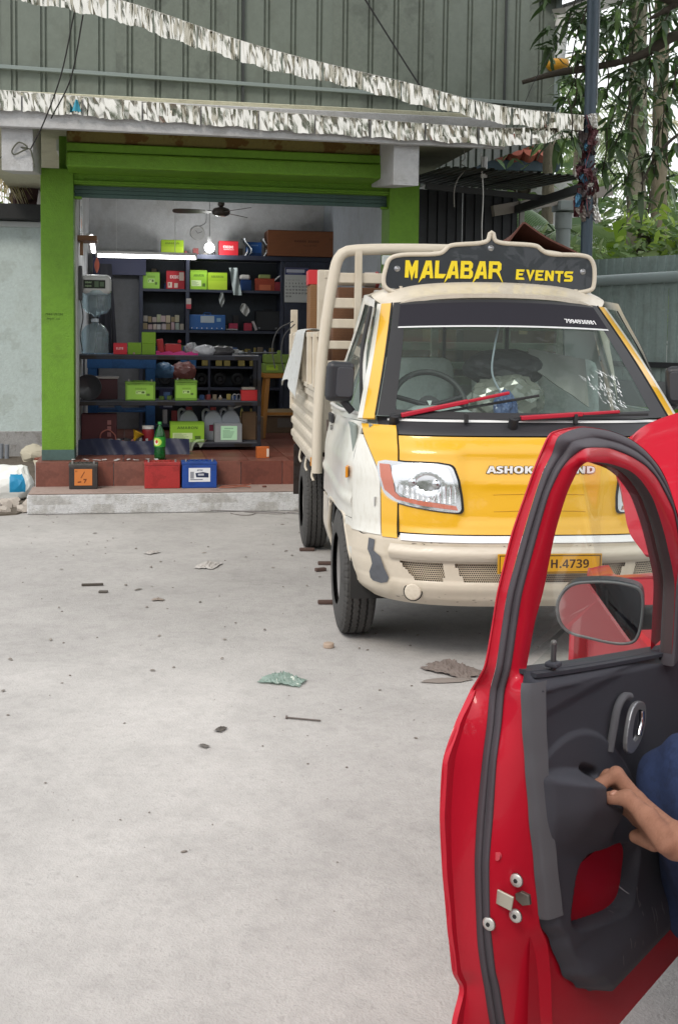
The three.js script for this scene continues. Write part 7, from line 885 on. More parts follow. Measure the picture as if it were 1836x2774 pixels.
  CAR('bonnet', slabOf((u, v) => { const s = (u - 0.5) * 2, cr = 0.11 * (1 - s * s), z = lerp(-0.58, -1.06, v) - 0.08 * (1 - s * s) * v + 0.1 * Math.pow(Math.abs(s), 10) * (v - 0.5) * 2 * (v > 0.5 ? 1 : 1); return [0.645 * s * (1 - 0.10 * sstep(0.75, 1, v) * Math.abs(s)) * lerp(0.96, 1, sstep(0, 0.2, v)), 0.865 + prof(v) + cr * (0.45 + 0.55 * v), z]; }, 50, 36, 0.012), redP); CAR('bonnet_stay', bar([0.45, 0.7, -1.15], [0.4, 1.08, -1.1], 0.006, 8), mat([0.3, 0.3, 0.3], 0.5), null); CAR('bonnet_hinge', bx(0.03, 0.05, 0.08, 0.006), dkM, [-0.6, 0.86, -0.56]);
}
// the open door, in its own frame: x from latch to hinge, y up, z towards the cabin side
{
  const FL = [ // four lines along the rear edge and over the window: skin edge, seal, seal, inner edge
    [[0.02, 0.255, 0.03], [-0.01, 0.30, 0.012], [-0.012, 0.35, 0.004], [-0.01, 0.428, 0], [0.011, 0.473, 0], [-0.011, 0.508, 0], [-0.021, 0.552, 0], [-0.03, 0.594, 0], [-0.046, 0.682, 0], [-0.054, 0.756, 0], [-0.049, 0.83, 0], [-0.018, 0.875, 0], [0.024, 0.914, 0], [0.008, 0.958, 0.03], [0.018, 1.021, 0.036], [0.02, 1.066, 0.042], [0.032, 1.146, 0.055], [0.049, 1.202, 0.066], [0.057, 1.236, 0.074], [0.068, 1.264, 0.08], [0.083, 1.289, 0.088], [0.179, 1.292, 0.088], [0.28, 1.28, 0.088], [0.359, 1.263, 0.088], [0.427, 1.239, 0.088], [0.492, 1.206, 0.088], [0.541, 1.166, 0.088], [0.62, 1.07, 0.088], [0.70, 0.93, 0.088]],
    [[0.09, 0.255, 0.045], [0.085, 0.30, 0.04], [0.075, 0.35, 0.035], [0.05, 0.41, 0.03], [0.03, 0.475, 0.03], [0.02, 0.505, 0.03], [0.008, 0.549, 0.03], [0.002, 0.591, 0.03], [-0.006, 0.676, 0.03], [-0.002, 0.747, 0.03], [0.009, 0.82, 0.03], [0.02, 0.872, 0.03], [0.027, 0.919, 0.03], [0.014, 0.96, 0.046], [0.019, 1.023, 0.052], [0.021, 1.068, 0.058], [0.037, 1.147, 0.071], [0.049, 1.203, 0.082], [0.057, 1.237, 0.09], [0.07, 1.26, 0.096], [0.074, 1.285, 0.104], [0.171, 1.291, 0.092], [0.271, 1.28, 0.092], [0.35, 1.263, 0.092], [0.418, 1.239, 0.092], [0.481, 1.206, 0.092], [0.529, 1.166, 0.092], [0.60, 1.07, 0.092], [0.68, 0.93, 0.092]],
    [[0.10, 0.255, 0.06], [0.095, 0.30, 0.06], [0.085, 0.35, 0.055], [0.057, 0.415, 0.052], [0.036, 0.481, 0.052], [0.023, 0.511, 0.052], [0.012, 0.555, 0.052], [0.003, 0.598, 0.052], [-0.003, 0.682, 0.052], [0.005, 0.75, 0.052], [0.011, 0.824, 0.052], [0.023, 0.875, 0.052], [0.03, 0.922, 0.052], [0.025, 0.961, 0.064], [0.029, 1.024, 0.07], [0.031, 1.069, 0.076], [0.046, 1.148, 0.089], [0.056, 1.204, 0.1], [0.074, 1.237, 0.108], [0.093, 1.254, 0.114], [0.124, 1.266, 0.122], [0.236, 1.257, 0.108], [0.313, 1.24, 0.108], [0.38, 1.219, 0.108], [0.433, 1.193, 0.108], [0.485, 1.154, 0.108], [0.521, 1.119, 0.108], [0.56, 1.03, 0.108], [0.575, 0.87, 0.108]],
    [[0.18, 0.255, 0.08], [0.17, 0.29, 0.084], [0.16, 0.33, 0.086], [0.138, 0.39, 0.088], [0.128, 0.467, 0.088], [0.114, 0.523, 0.088], [0.088, 0.564, 0.088], [0.082, 0.587, 0.088], [0.065, 0.667, 0.088], [0.045, 0.746, 0.088], [0.029, 0.828, 0.088], [0.018, 0.885, 0.088], [0.012, 0.934, 0.088], [0.057, 0.955, 0.072], [0.067, 1.018, 0.078], [0.079, 1.062, 0.084], [0.084, 1.144, 0.097], [0.096, 1.201, 0.108], [0.113, 1.234, 0.116], [0.114, 1.242, 0.122], [0.117, 1.247, 0.13], [0.224, 1.235, 0.114], [0.301, 1.218, 0.114], [0.35, 1.198, 0.114], [0.403, 1.163, 0.114], [0.446, 1.115, 0.114], [0.477, 1.071, 0.114], [0.515, 1.0, 0.114], [0.512, 0.88, 0.114]],
  ].map((a) => new THREE.CatmullRomCurve3(a.map((p) => V(...p)), false, "catmullrom", 0.35)), NS = 28;
  const tl = curve1([[0.345, 0.40], [0.352, 0.34], [0.378, 0.272], [0.409, 0.222], [0.452, 0.172], [0.523, 0.128], [0.564, 0.094], [0.587, 0.084], [0.667, 0.066], [0.746, 0.046], [0.828, 0.030], [0.885, 0.019], [0.934, 0.013], [0.96, 0.018]]);
  const to = curve1([[0.25, 0.02], [0.30, -0.01], [0.428, -0.01], [0.473, 0.011], [0.508, -0.011], [0.594, -0.03], [0.682, -0.046], [0.756, -0.054], [0.83, -0.049], [0.875, -0.018], [0.914, 0.024]]), ts = (y) => 0.012;
  const hingeT = 0.86;
  const skin = slabOf((a, v) => { const u = 1 - a, y = lerp(0.25, 0.915 - 0.12 * u, v), t = lerp(to(y), hingeT, u), bulge = -0.035 * Math.sin(Math.PI * clamp((y - 0.2) / 0.75)) * sstep(0, 0.25, u); return [t, y, 0.03 * sstep(0.4, 0.25, y) + bulge]; }, 40, 70, 0.008);
  const door = CAR('front_door', skin, redP); door.removeFromParent(); scene.add(door); door.position.set(0.18, 0, -1.6); door.rotation.y = 0.9273; scene.updateMatrixWorld(true); car.attach(door);
  const D = (n, g, m, pos, rot) => part(n, g, m, door, pos, rot);
  // rear shut face, weather strip and window frame in one run from sill to front pillar
  const FP = (l, v) => FL[l].getPoint(clamp(v, 0.0005, 0.9995)), run = (l0, l1, nu, bulge, m, nm, v0 = 0, v1 = 1) => D(nm, patch((u, v) => { const w = lerp(v0, v1, v), p = FP(l0, w).lerp(FP(l1, w), u), h = bulge(u, w); return [p.x - 0.65 * h, p.y, p.z + 0.65 * h]; }, nu, Math.round(190 * (v1 - v0))), m);
  run(0, 1, 12, (u) => 0.004 * Math.sin(Math.PI * Math.min(1, u * 5)) * (u < 0.2 ? 1 : 0) - 0.004 * Math.sin(Math.PI * u), redP, 'shut_face');
  run(1, 2, 18, (u) => 0.0065 * Math.pow(Math.abs(Math.sin(2 * Math.PI * u * 0.98 + 0.05)), 0.7), sealM, 'weather_strip');
  run(2, 3, 10, (u, w) => 0.005 * Math.sin(Math.PI * u) * (w > 0.42 ? 1 : 0.5), redP, 'inner_face');
  D('frame_outer', patch((u, v) => { const w = lerp(0.46, 1, v), p = FP(0, w), q = FP(3, w); return [lerp(p.x, q.x, u), lerp(p.y, q.y, u), lerp(p.z, p.z - 0.012, u)]; }, 4, 90), redP);
  D('frame_reveal', patch((u, v) => { const w = lerp(0.46, 1, v), q = FP(3, w); return [q.x, q.y, q.z - 0.02 * u]; }, 2, 90), mat([0.05, 0.03, 0.033], 0.7, DS));
  D('lower_inner', patch((u, v) => { const y = lerp(0.25, 0.60, v), x = lerp(0.06, hingeT, u); return [x + ts(y) * (1 - u), y, 0.080]; }, 24, 14), redP);
  D('bottom_edge', slabOf((u, v) => [lerp(0.05, hingeT, u), 0.25, lerp(0.03, 0.075, v)], 10, 2, 0.006), redP);
  D('window_glass', patch((u, v) => { const q = FP(3, lerp(0.462, 1, v)), c = V(0.28, 1.02, 0.085); return [lerp(c.x, q.x, u), lerp(c.y, q.y, u), lerp(c.z, q.z - 0.014, u)]; }, 1, 60), new THREE.MeshPhysicalMaterial({ color: lin(0.86, 0.90, 0.88), roughness: 0.02, transmission: 0.96, thickness: 0, ior: 1.4, side: THREE.DoubleSide }));
  D('glass_lower', patch((u, v) => { const a = FP(3, 0.462), b = FP(3, 1), c = V(0.28, 1.02, 0.085), q = a.clone().lerp(b, v); return [lerp(c.x, q.x, u), lerp(c.y, q.y - 0.02, u), lerp(c.z, q.z - 0.014, u)]; }, 1, 8), new THREE.MeshPhysicalMaterial({ color: lin(0.86, 0.90, 0.88), roughness: 0.02, transmission: 0.96, thickness: 0, ior: 1.4, side: THREE.DoubleSide }));
  D('quarter_trim', poly([[0.51, 0.86], [0.515, 0.90], [0.52, 1.0], [0.53, 1.035], [0.555, 1.03], [0.56, 0.98], [0.565, 0.86]], 0.03, 0.005), sealM, [0, 0, 0.12]);
  // latch, screws
  for (const [b, y] of [[0.076, 0.652], [0.050, 0.592], [0.078, 0.602]]) { const s = D('screw', at(lathe([[0, 0.003], [0.004, 0.004], [0.009, 0.003], [0.0105, 0], [0, 0]], 18), 0, 0, 0, 0, 0, Math.PI / 2), mat([0.5, 0.5, 0.48], 0.35, { metalness: 0.5 }), [-0.0 + 0.012 * sstep(0.55, 0.7, y) + 0.9 * (b - 0.052), y, b + 0.002]); part('socket', at(cyl(0.0032, 0.003, 6), -0.0035, 0, 0, 0, 0, Math.PI / 2), dkM, s); }
  D('latch_slot', bx(0.004, 0.022, 0.034, 0.002), mat([0.45, 0.43, 0.36], 0.4, { metalness: 0.6 }), [0.012, 0.628, 0.066], [0.15, 0, 0]); D('latch_claw', at(poly([[-0.012, 0.003], [-0.003, 0.009], [0.010, 0.007], [0.012, -0.006], [0, -0.011], [-0.011, -0.005]], 0.006, 0.001), 0, 0, 0, 0, -Math.PI / 2, 0), mat([0.16, 0.15, 0.13], 0.4, { metalness: 0.7 }), [0.034, 0.626, 0.086]);
  D('rubber_stop', at(cyl(0.006, 0.006, 12), 0, 0, 0, 0, 0, Math.PI / 2), mat([0.5, 0.06, 0.08], 0.5), [0.008, 0.69, 0.058]);
  // trim panel as one sculpted surface
  const inPocket = (t, y) => { const c = [0.285, 0.556], a = -0.25, x = (t - c[0]) * Math.cos(a) + (y - c[1]) * Math.sin(a), q = -(t - c[0]) * Math.sin(a) + (y - c[1]) * Math.cos(a); return Math.pow(Math.pow(Math.abs(x / 0.125), 4) + Math.pow(Math.abs(q / 0.058), 4), 0.25); };
  const ya = (t) => 0.808 - 0.10 * t - 0.85 * t * t;
  const trimB = (t, y, e) => { let b = 0.084 + 0.022 * sstep(0, 0.025, e);
    const endR = sstep(0.32, 0.22, t), endL = sstep(0.0, 0.085, t - tl(y)), d = ya(t) - y; b += (0.046 * endR) * sstep(-0.012, 0.006, d) * (1 - 0.95 * sstep(0.03, 0.125, d)) * (0.15 + 0.85 * endL);
    const cup = sstep(0.035, 0.02, Math.abs(t - 0.2)) * sstep(0.03, 0.012, Math.abs(d - 0.006)); b -= 0.02 * cup * endR;
    const arc = 0.835 - 2.2 * (t - 0.13) * (t - 0.13); b -= 0.006 * sstep(0.0, 0.006, y - arc) * sstep(0.9, 0.88, y); b += 0.004 * sstep(0.0, 0.004, y - (0.93 - 0.12 * t));
    b -= 0.034 * sstep(1.06, 0.94, inPocket(t, y)); b += 0.016 * sstep(0.50, 0.43, y) * sstep(0, 0.05, e) ; return b; };
  D('trim_panel', patch((u, v) => { const yl = lerp(0.345, 0.960, v), yr = lerp(0.345, 0.835, v), t0 = tl(yl), t = lerp(t0, 0.84, u), y = lerp(yl, yr, Math.pow(u, 0.9)), e = Math.min(t - t0, (1 - v) * 0.6, v * 0.5 + 0.0); return [t, y, trimB(t, y, e)]; }, 150, 170), trimM);
  D('trim_edge', patch((u, v) => { const y = lerp(0.575, 0.945, v), t0 = tl(y); return [t0 + lerp(-0.004, 0.030 - 0.006 * Math.sin(v * 3), u), y, lerp(0.086, 0.1085, Math.pow(u, 0.4)) + 0.002]; }, 8, 40), trimG);
  D('belt_cap', slabOf((u, v) => { const t = lerp(0.035, 0.80, u); return [t, lerp(0.960, 0.838, Math.pow(t / 0.8, 0.9)) - 0.002 - 0.003 * v, lerp(0.06, 0.098, v)]; }, 30, 3, 0.006), trimM);
  D('fabric_insert', patch((u, v) => { const a = -0.25, x = (u - 0.5) * 0.25, q = (v - 0.5) * 0.116; return [0.285 + x * Math.cos(a) - q * Math.sin(a), 0.556 + x * Math.sin(a) + q * Math.cos(a), 0.0785 + 0.0015 * Math.sin(u * 40)]; }, 40, 10), mat([0.11, 0.006, 0.012], 0.75, DS));
  { const r = rngOf(321), gs = []; for (let i = 0; i < 16; i++) { const t0 = 0.3 + 0.22 * r(), y0 = 0.40 + 0.12 * r(), a = 1.2 + 1.2 * r(), L = 0.008 + 0.03 * r() * r(); gs.push(patch((u, v) => { const t = t0 + L * v * Math.cos(a) * 0.4 + (u - 0.5) * 0.0012, y = y0 + L * v * Math.sin(a); return [t, y, trimB(t, y, 0.1) + 0.0012]; }, 1, 5)); } D('scuff_marks', join(gs), mat([0.22, 0.22, 0.24], 0.8, DS)); }
  const hb = D('handle_bezel', tube([[0.278, 0.775, 0.106], [0.286, 0.81, 0.108], [0.297, 0.84, 0.109], [0.32, 0.852, 0.109], [0.348, 0.846, 0.108]], 0.0065, 40, 10), trimG); D('door_handle', (() => { const o = round([[0.312, 0.772], [0.325, 0.825], [0.345, 0.838], [0.382, 0.828], [0.388, 0.80], [0.372, 0.772], [0.335, 0.758]], 5), h = round([[0.331, 0.784], [0.340, 0.818], [0.354, 0.827], [0.374, 0.818], [0.374, 0.798], [0.362, 0.778], [0.345, 0.773]], 5); return poly(o, 0.008, 0.002, [h]); })(), mat([0.28, 0.29, 0.31], 0.28, { metalness: 0.6 }), [0, 0, 0.121]); D('handle_chrome', tube([[0.364, 0.78, 0.118], [0.375, 0.80, 0.118], [0.375, 0.818, 0.118]], 0.005, 16, 8), mat([0.7, 0.72, 0.75], 0.1, { metalness: 1 }));
  D('lock_knob', bar([0.10, 0.944, 0.092], [0.10, 0.982, 0.092], 0.0042, 12), mat([0.05, 0.05, 0.055], 0.3)); D('knob_tip', new THREE.SphereGeometry(0.0048, 12, 8), mat([0.1, 0.1, 0.1], 0.3), [0.10, 0.983, 0.092]); D('knob_collar', bx(0.02, 0.008, 0.02, 0.003), trimM, [0.10, 0.952, 0.092]);
  // wing mirror outside the glass
  const mo = round([[-0.078, -0.028], [-0.084, 0.012], [-0.062, 0.046], [-0.02, 0.058], [0.04, 0.06], [0.072, 0.05], [0.078, 0.0], [0.068, -0.048], [0.045, -0.058], [-0.02, -0.054], [-0.06, -0.046]], 5), sc = (k) => mo.map(([x, y]) => [x * k, y * k]);
  const mirror = D('wing_mirror', (() => { const g = poly(mo, 0.075, 0.02); return g; })(), mat([0.02, 0.025, 0.03], 0.4), [0.665, 0.895, -0.085], [0, -1.22, -0.03]); part('mirror_rim', tube(sc(0.985).map(([x, y]) => [x, y, 0.002]), 0.003, 80, 8, true), mat([0.10, 0.11, 0.115], 0.4), mirror); part('mirror_glass', new THREE.ShapeGeometry(new THREE.Shape(sc(0.94).map((p) => new THREE.Vector2(...p)))), mat([0.78, 0.82, 0.80], 0.015, { metalness: 1 }), mirror, [0, 0, 0.0025]); D('mirror_arm', beam([0.745, 0.87, -0.07], [0.765, 0.89, 0.05], 0.05, 0.045, 0.015), mat([0.02, 0.023, 0.026], 0.5));
  for (const y of [0.40, 0.72]) D('hinge', bx(0.09, 0.05, 0.05, 0.008), mat([0.3, 0.02, 0.03], 0.5), [0.87, y, 0.05]);
}
// ---------- the person reaching from the car seat ----------
const low = (p) => [p[0], p[1] > 0.78 ? 0.78 + (p[1] - 0.78) * 0.73 : p[1], p[2]];   // a seated height that clears the car roof
function field(bones, lo, size, res, k, maxPoly = 120000) { // smooth union of tapered capsules, meshed
  const mc = new MarchingCubes(res, new THREE.MeshStandardMaterial(), false, false, maxPoly); mc.isolation = 0; mc.reset(); const h = size / 2, q = V(), ab = V(), ap = V();
  const B = bones.map(([a, ra, b, rb]) => [V(...low(a)), ra, V(...low(b)), rb]);
  for (let z = 0; z < res; z++) for (let y = 0; y < res; y++) for (let x = 0; x < res; x++) {
    q.set(lo[0] + size * x / res, lo[1] + size * y / res, lo[2] + size * z / res); let d = 1;
    for (const [a, ra, b, rb] of B) { ab.subVectors(b, a); ap.subVectors(q, a); const t = clamp(ap.dot(ab) / Math.max(1e-9, ab.lengthSq())), e = ap.addScaledVector(ab, -t).length() - lerp(ra, rb, t), hh = Math.max(k - Math.abs(d - e), 0) / k; d = Math.min(d, e) - hh * hh * k * 0.25; }
    mc.field[x + y * res + z * res * res] = -d; }
  mc.update(); const n = mc.count, P = new Float32Array(n * 3), N = new Float32Array(n * 3); for (let i = 0; i < n; i++) { P[i * 3] = lo[0] + h + mc.positionArray[i * 3] * h; P[i * 3 + 1] = lo[1] + h + mc.positionArray[i * 3 + 1] * h; P[i * 3 + 2] = lo[2] + h + mc.positionArray[i * 3 + 2] * h; N[i * 3] = mc.normalArray[i * 3]; N[i * 3 + 1] = mc.normalArray[i * 3 + 1]; N[i * 3 + 2] = mc.normalArray[i * 3 + 2]; }
  let g = new THREE.BufferGeometry(); g.setAttribute('position', new THREE.BufferAttribute(P, 3)); g = mergeVertices(g, 1e-5); g.computeVertexNormals(); const p = g.attributes.position, uv = new Float32Array(p.count * 2); for (let i = 0; i < p.count; i++) { uv[i * 2] = p.getX(i) + p.getZ(i); uv[i * 2 + 1] = p.getY(i); } g.setAttribute('uv', new THREE.BufferAttribute(uv, 2)); return g;
}
{
  const skin = mat([0.40, 0.195, 0.125], 0.55, { map: metersMap(rept(wallT, 1), 0.12), bumpMap: metersMap(grainT, 0.03), bumpScale: 0.0008, sheen: 0.2 });
  const W = [0.496, 0.690, -1.635];
  const hand = field([
    [[0.80, 0.70, -1.48], 0.043, [0.56, 0.702, -1.605], 0.030], [[0.56, 0.702, -1.605], 0.030, W, 0.024], [[0.555, 0.690, -1.60], 0.026, [0.50, 0.680, -1.63], 0.020],   // forearm and wrist
    [W, 0.023, [0.452, 0.728, -1.672], 0.017], [W, 0.022, [0.455, 0.716, -1.70], 0.017], [W, 0.021, [0.462, 0.700, -1.715], 0.016], [W, 0.02, [0.472, 0.684, -1.72], 0.015], // palm rays
    [[0.452, 0.734, -1.672], 0.0125, [0.424, 0.768, -1.682], 0.0108], [[0.424, 0.768, -1.682], 0.0105, [0.398, 0.752, -1.678], 0.0092], [[0.398, 0.752, -1.678], 0.009, [0.392, 0.738, -1.674], 0.008], // index
    [[0.452, 0.722, -1.70], 0.0125, [0.420, 0.752, -1.712], 0.0108], [[0.420, 0.752, -1.712], 0.0105, [0.396, 0.730, -1.706], 0.009],
    [[0.456, 0.704, -1.716], 0.012, [0.424, 0.728, -1.73], 0.010], [[0.424, 0.728, -1.73], 0.010, [0.402, 0.706, -1.724], 0.0085],
    [[0.466, 0.688, -1.722], 0.011, [0.438, 0.700, -1.738], 0.009], [[0.438, 0.700, -1.738], 0.009, [0.420, 0.684, -1.732], 0.0078],
    [[0.484, 0.692, -1.622], 0.019, [0.458, 0.724, -1.632], 0.0155], [[0.458, 0.724, -1.632], 0.014, [0.432, 0.746, -1.646], 0.0115], [[0.432, 0.746, -1.646], 0.011, [0.409, 0.741, -1.658], 0.0095], // thumb
    [[0.478, 0.672, -1.66], 0.013, [0.458, 0.668, -1.69], 0.010],
  ], [0.375, 0.60, -1.78], 0.24, 84, 0.0065);
  const up = field([[[0.98, 1.05, -1.34], 0.056, [0.82, 0.715, -1.42], 0.045], [[0.82, 0.715, -1.42], 0.044, [0.56, 0.702, -1.605], 0.031], // arm
    [[1.10, 1.22, -1.22], 0.055, [1.10, 1.30, -1.23], 0.052], [[1.10, 1.36, -1.26], 0.085, [1.10, 1.45, -1.28], 0.092], [[1.10, 1.33, -1.32], 0.05, [1.10, 1.34, -1.33], 0.045], [[1.10, 1.385, -1.372], 0.014, [1.10, 1.37, -1.378], 0.016], [[1.005, 1.40, -1.27], 0.018, [1.003, 1.37, -1.27], 0.014], [[1.195, 1.40, -1.27], 0.018, [1.197, 1.37, -1.27], 0.014],
    [[1.2, 1.08, -1.25], 0.05, [1.27, 0.80, -1.4], 0.045], [[1.27, 0.80, -1.4], 0.042, [1.2, 0.66, -1.6], 0.032], [[1.2, 0.66, -1.6], 0.032, [1.16, 0.65, -1.68], 0.026]], [0.5, 0.5, -1.9], 1.05, 78, 0.03);
  // keep the forearm only where the fine hand mesh does not reach
  const person = thing('person', 'person sitting in the red car in blue trousers pulling the door shut', 'person', [0, 0, 0]);
  const body = part('body', join([hand, up]), skin, person);
  const nail = mat([0.36, 0.18, 0.125], 0.4); part('thumb_nail', new THREE.SphereGeometry(0.0062, 12, 8).scale(1.1, 0.55, 0.8), nail, person, [0.413, 0.7505, -1.653], [0.2, 0.3, 0.3]);
  const jean = mat([0.022, 0.045, 0.135], 0.9, { map: metersMap(dustT, 0.15), bumpMap: metersMap(grainT, 0.04), bumpScale: 0.0012 });
  const folds = (g) => { const p = g.attributes.position, n = g.attributes.normal; for (let i = 0; i < p.count; i++) { const x = p.getX(i), y = p.getY(i), z = p.getZ(i), f = 0.004 * Math.sin(x * 95 + y * 28 + z * 40) * sstep(0.74, 0.6, x) + 0.006 * (fB((x * 0.9 + 1) % 1, (y * 0.9 + z * 0.5 + 2) % 1) - 0.5); p.setXYZ(i, x + n.getX(i) * f, y + n.getY(i) * f, z + n.getZ(i) * f); } g.computeVertexNormals(); return g; };
  part('trousers', folds(field([[[1.04, 0.60, -1.36], 0.10, [0.575, 0.700, -1.79], 0.078], [[0.575, 0.700, -1.79], 0.078, [0.66, 0.42, -1.98], 0.062], [[0.66, 0.42, -1.98], 0.062, [0.70, 0.34, -2.02], 0.058], [[1.14, 0.62, -1.32], 0.11, [1.0, 0.66, -1.80], 0.078], [[1.0, 0.66, -1.8], 0.076, [1.0, 0.36, -2.05], 0.056], [[1.0, 0.62, -1.3], 0.11, [1.2, 0.62, -1.3], 0.11]], [0.44, 0.24, -2.2], 1.05, 96, 0.04)), jean, person);
  part('shirt', field([[[1.1, 0.68, -1.3], 0.14, [1.1, 1.12, -1.25], 0.125], [[0.98, 1.1, -1.27], 0.075, [1.22, 1.1, -1.24], 0.075], [[0.97, 1.08, -1.3], 0.068, [0.905, 0.92, -1.37], 0.062], [[1.22, 1.08, -1.25], 0.068, [1.26, 0.9, -1.32], 0.06]], [0.65, 0.40, -1.75], 0.9, 64, 0.05), mat([0.45, 0.45, 0.43], 0.9), person);
  part('hair', field([[[1.10, 1.44, -1.25], 0.098, [1.10, 1.47, -1.265], 0.09], [[1.1, 1.38, -1.2], 0.075, [1.1, 1.44, -1.23], 0.09]], [0.93, 1.06, -1.42], 0.38, 40, 0.03), mat([0.012, 0.010, 0.009], 0.8), person);
  for (const s of [-1, 1]) part('eye', new THREE.SphereGeometry(0.012, 12, 8), mat([0.5, 0.48, 0.45], 0.3), person, [1.10 + s * 0.033, 1.235, -1.349]);
  for (const [x, z] of [[0.71, -2.07], [1.0, -2.1]]) part('shoe', bx(0.09, 0.07, 0.24, 0.03), mat([0.03, 0.025, 0.02], 0.6), person, [x, 0.325, z]);
}
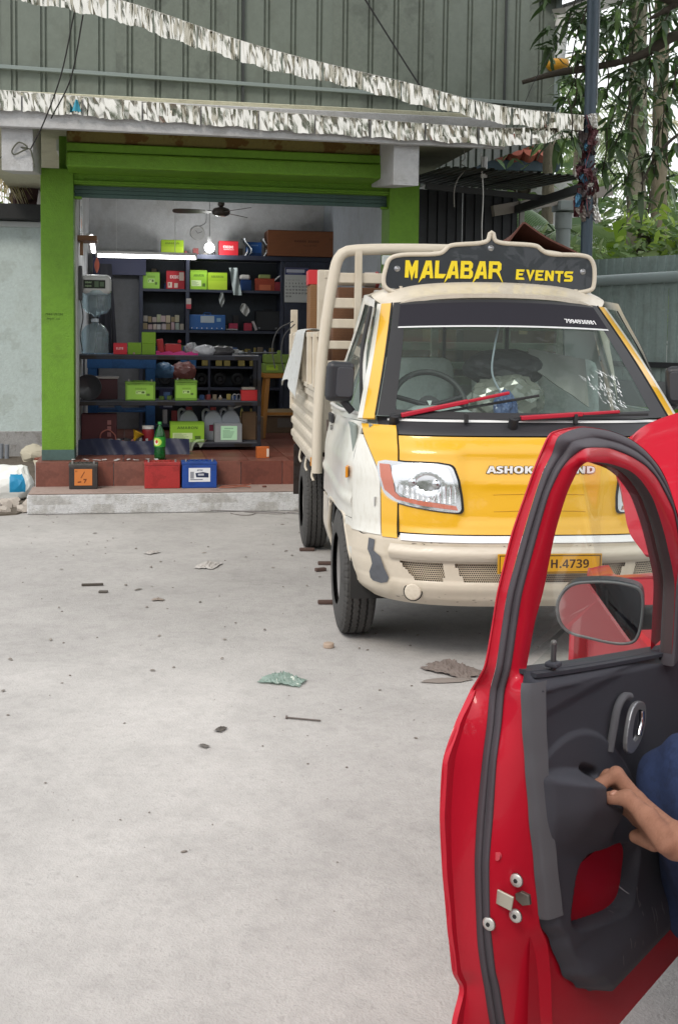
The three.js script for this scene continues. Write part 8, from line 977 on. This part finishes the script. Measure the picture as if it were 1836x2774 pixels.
// ---------- litter on the yard ----------
{
  const r = rngOf(900);
  { const gs = [], q = new THREE.Object3D(), st = new THREE.DodecahedronGeometry(1, 0); for (let i = 0; i < 900; i++) { const z = -2.6 - 8 * Math.pow(r(), 0.7), x = (r() - 0.5) * (2.2 + Math.abs(z) * 0.62) - 0.4; const s = 0.0016 + 0.0042 * Math.pow(r(), 4); q.position.set(x, 0.0025, z); q.scale.set(s * (1 + r()), s * 0.5, s); q.rotation.set(0, r() * 6, 0); q.updateMatrix(); gs.push(st.clone().applyMatrix4(q.matrix)); } const o = part('grit', join(gs), mat([0.19, 0.17, 0.15], 1), scene); tag(o, 'fine dark grit scattered over the concrete yard', 'grit', null, 'stuff'); }
  const chip = (label, x, z, L, Wd, c, ry, group, h = 0.006) => solo('debris_chip', toCreasedNormals(patch((u, v) => { const s = (u - 0.5) * 2, t = (v - 0.5) * 2; const k = 0.7 + 0.5 * fB((x + u * 0.4 + 5) % 1, (z + v * 0.4 + 20) % 1); return [s * L * 0.5 * k, 0.003 + h * (1 - s * s) * (1 - t * t) * k * 1.6, t * Wd * 0.5 * k * (1 - 0.6 * s * s)]; }, 7, 5), 0.5), mat(c, 0.95, DS), label, 'debris', [x, 0.0015, z], [0, ry, 0], group);
  for (let i = 0; i < 60; i++) { const z = -4.2 - 4.6 * Math.pow(r(), 0.8), x = -0.25 + (r() - 0.62) * Math.abs(z) * 0.42, b = r(); chip('small dark chip of dirt or bark on the concrete', x, z, 0.014 + 0.04 * r() * r(), 0.008 + 0.012 * r(), [0.14 + 0.14 * b, 0.125 + 0.13 * b, 0.11 + 0.115 * b], r() * 6, 'dirt chips on the concrete', 0.0015 + 0.003 * r()); }
  const crumple = (name, label, cat, x, z, W, H, m, s) => { const g = toCreasedNormals(patch((u, v) => { const a = (u - 0.5) * 2, b = (v - 0.5) * 2, rr = Math.hypot(a, b), e = 0.8 + 0.5 * fB((u + s) % 1, (v + s * 2) % 1); return [a * W * e, 0.004 + H * clamp(1 - rr * 0.8) * 1.6 * Math.pow(fB((u * 2.6 + s) % 1, (v * 2.6) % 1), 2) + 0.16 * W * clamp(1.1 - rr) * fC((u * 0.2 + s) % 1, (v * 0.2) % 1), b * W * 0.6 * e]; }, 22, 22), 0.4); return solo(name, g, m, label, cat, [x, 0.002, z], [0, s * 9, 0]); };
  crumple('green_plastic', 'crumpled pale green plastic scrap lying on the concrete', 'plastic', -0.215, -4.62, 0.085, 0.055, new THREE.MeshPhysicalMaterial({ color: lin(0.28, 0.38, 0.33), roughness: 0.25, transmission: 0.35, thickness: 0, side: THREE.DoubleSide }), 0.31);
  crumple('brown_rag', 'crumpled grey brown rag on the concrete beside the open car door', 'rag', 0.50, -4.80, 0.12, 0.06, mat([0.17, 0.14, 0.125], 0.9, DS), 0.62); chip('flat torn grey brown sheet beside the rag', 0.46, -4.66, 0.22, 0.07, [0.22, 0.19, 0.17], 0.2, null, 0.004);
  crumple('paper_scrap', 'flattened pale paper scrap on the concrete near the step', 'scrap', -0.79, -6.96, 0.10, 0.03, mat([0.42, 0.40, 0.38], 0.9, DS), 0.15); crumple('paper_scrap', 'small pale paper scrap far on the concrete', 'scrap', -1.2, -7.35, 0.05, 0.02, mat([0.4, 0.38, 0.36], 0.9, DS), 0.45);
  crumple('dry_leaf', 'curled dark dry leaf on the concrete', 'leaf', -0.41, -4.03, 0.024, 0.012, mat([0.10, 0.09, 0.08], 0.9, DS), 0.83); crumple('dry_leaf', 'small curled leaf next to the dark dry leaf', 'leaf', -0.45, -3.86, 0.018, 0.008, mat([0.12, 0.11, 0.1], 0.9, DS), 0.27);
  { const t = thing('steel_nail', 'long thin steel nail lying on the concrete', 'nail', [0, 0, 0]); part('shank', bar([-0.178, 0.005, -4.165], [-0.053, 0.005, -4.136], 0.0032, 8), mat([0.13, 0.11, 0.1], 0.6, { metalness: 0.5 }), t); part('head', bar([-0.183, 0.006, -4.166], [-0.177, 0.006, -4.165], 0.0065, 10), mat([0.12, 0.1, 0.09], 0.6), t); }
  solo('bottle_cap', lathe([[0, 0.02], [0.022, 0.02], [0.025, 0.016], [0.025, 0], [0.022, 0], [0.021, 0.016], [0, 0.017]], 22), mat([0.40, 0.31, 0.24], 0.6), 'tan bottle cap lying on the concrete in front of the front tyre', 'cap', [-0.034, 0.002, -5.15]);
  solo('wood_strip', bx(0.12, 0.012, 0.02, 0.003), mat([0.07, 0.06, 0.05], 0.9), 'dark wooden strip lying on the concrete left of the truck', 'strip', [-1.376, 0.008, -6.37], [0, 0.2, 0]); solo('wood_strip', bx(0.05, 0.01, 0.03, 0.003), mat([0.09, 0.08, 0.07], 0.9), 'short dark chip below the wooden strip on the concrete', 'strip', [-1.28, 0.007, -6.2], [0, 0.1, 0]); crumple('dry_leaf', 'pale curled leaf in the middle of the yard', 'leaf', -0.955, -6.03, 0.03, 0.015, mat([0.24, 0.2, 0.17], 0.9, DS), 0.71);
  for (const [x, z, L, a, lb] of [[-0.2, -7.5, 0.1, 0.1, 'rusty bolt on the concrete beside the rear tyre'], [-0.02, -7.05, 0.2, 0.05, 'dark iron rod on the concrete between the tyres'], [-0.1, -6.85, 0.07, 0.5, 'short rusty iron piece between the tyres'], [-0.06, -6.0, 0.08, 0.1, 'rusty flat iron piece beside the front tyre']]) solo('iron_scrap', bx(L, 0.02, 0.03, 0.005), mat([0.09, 0.055, 0.045], 0.85), lb, 'scrap iron', [x, 0.012, z], [0, a, 0]);
  wire('thin grey wire curling over the concrete by the rear tyre', [[1.55, 0.006, -0.1], [1.66, 0.006, -0.22], [1.75, 0.006, -0.1], [1.66, 0.006, -0.02], [1.8, 0.006, -0.12], [1.95, 0.01, -0.2], [2.02, 0.008, -0.1], [2.15, 0.006, -0.08]], 0.003, mat([0.2, 0.18, 0.17], 0.7), 60); wire('thin grey wire strung past the rear tyre to the step', [[1.4, 0.02, -0.02], [1.9, 0.045, -0.35], [2.2, 0.10, -0.9]], 0.004, mat([0.16, 0.15, 0.15], 0.7));
  for (const [a, b] of [[[1.12, 0.157, -0.003], 0]]) void 0;
}
scene.traverse((o) => { if (o.isMesh) { o.castShadow = true; o.receiveShadow = true; } });
renderer.render(scene, camera);
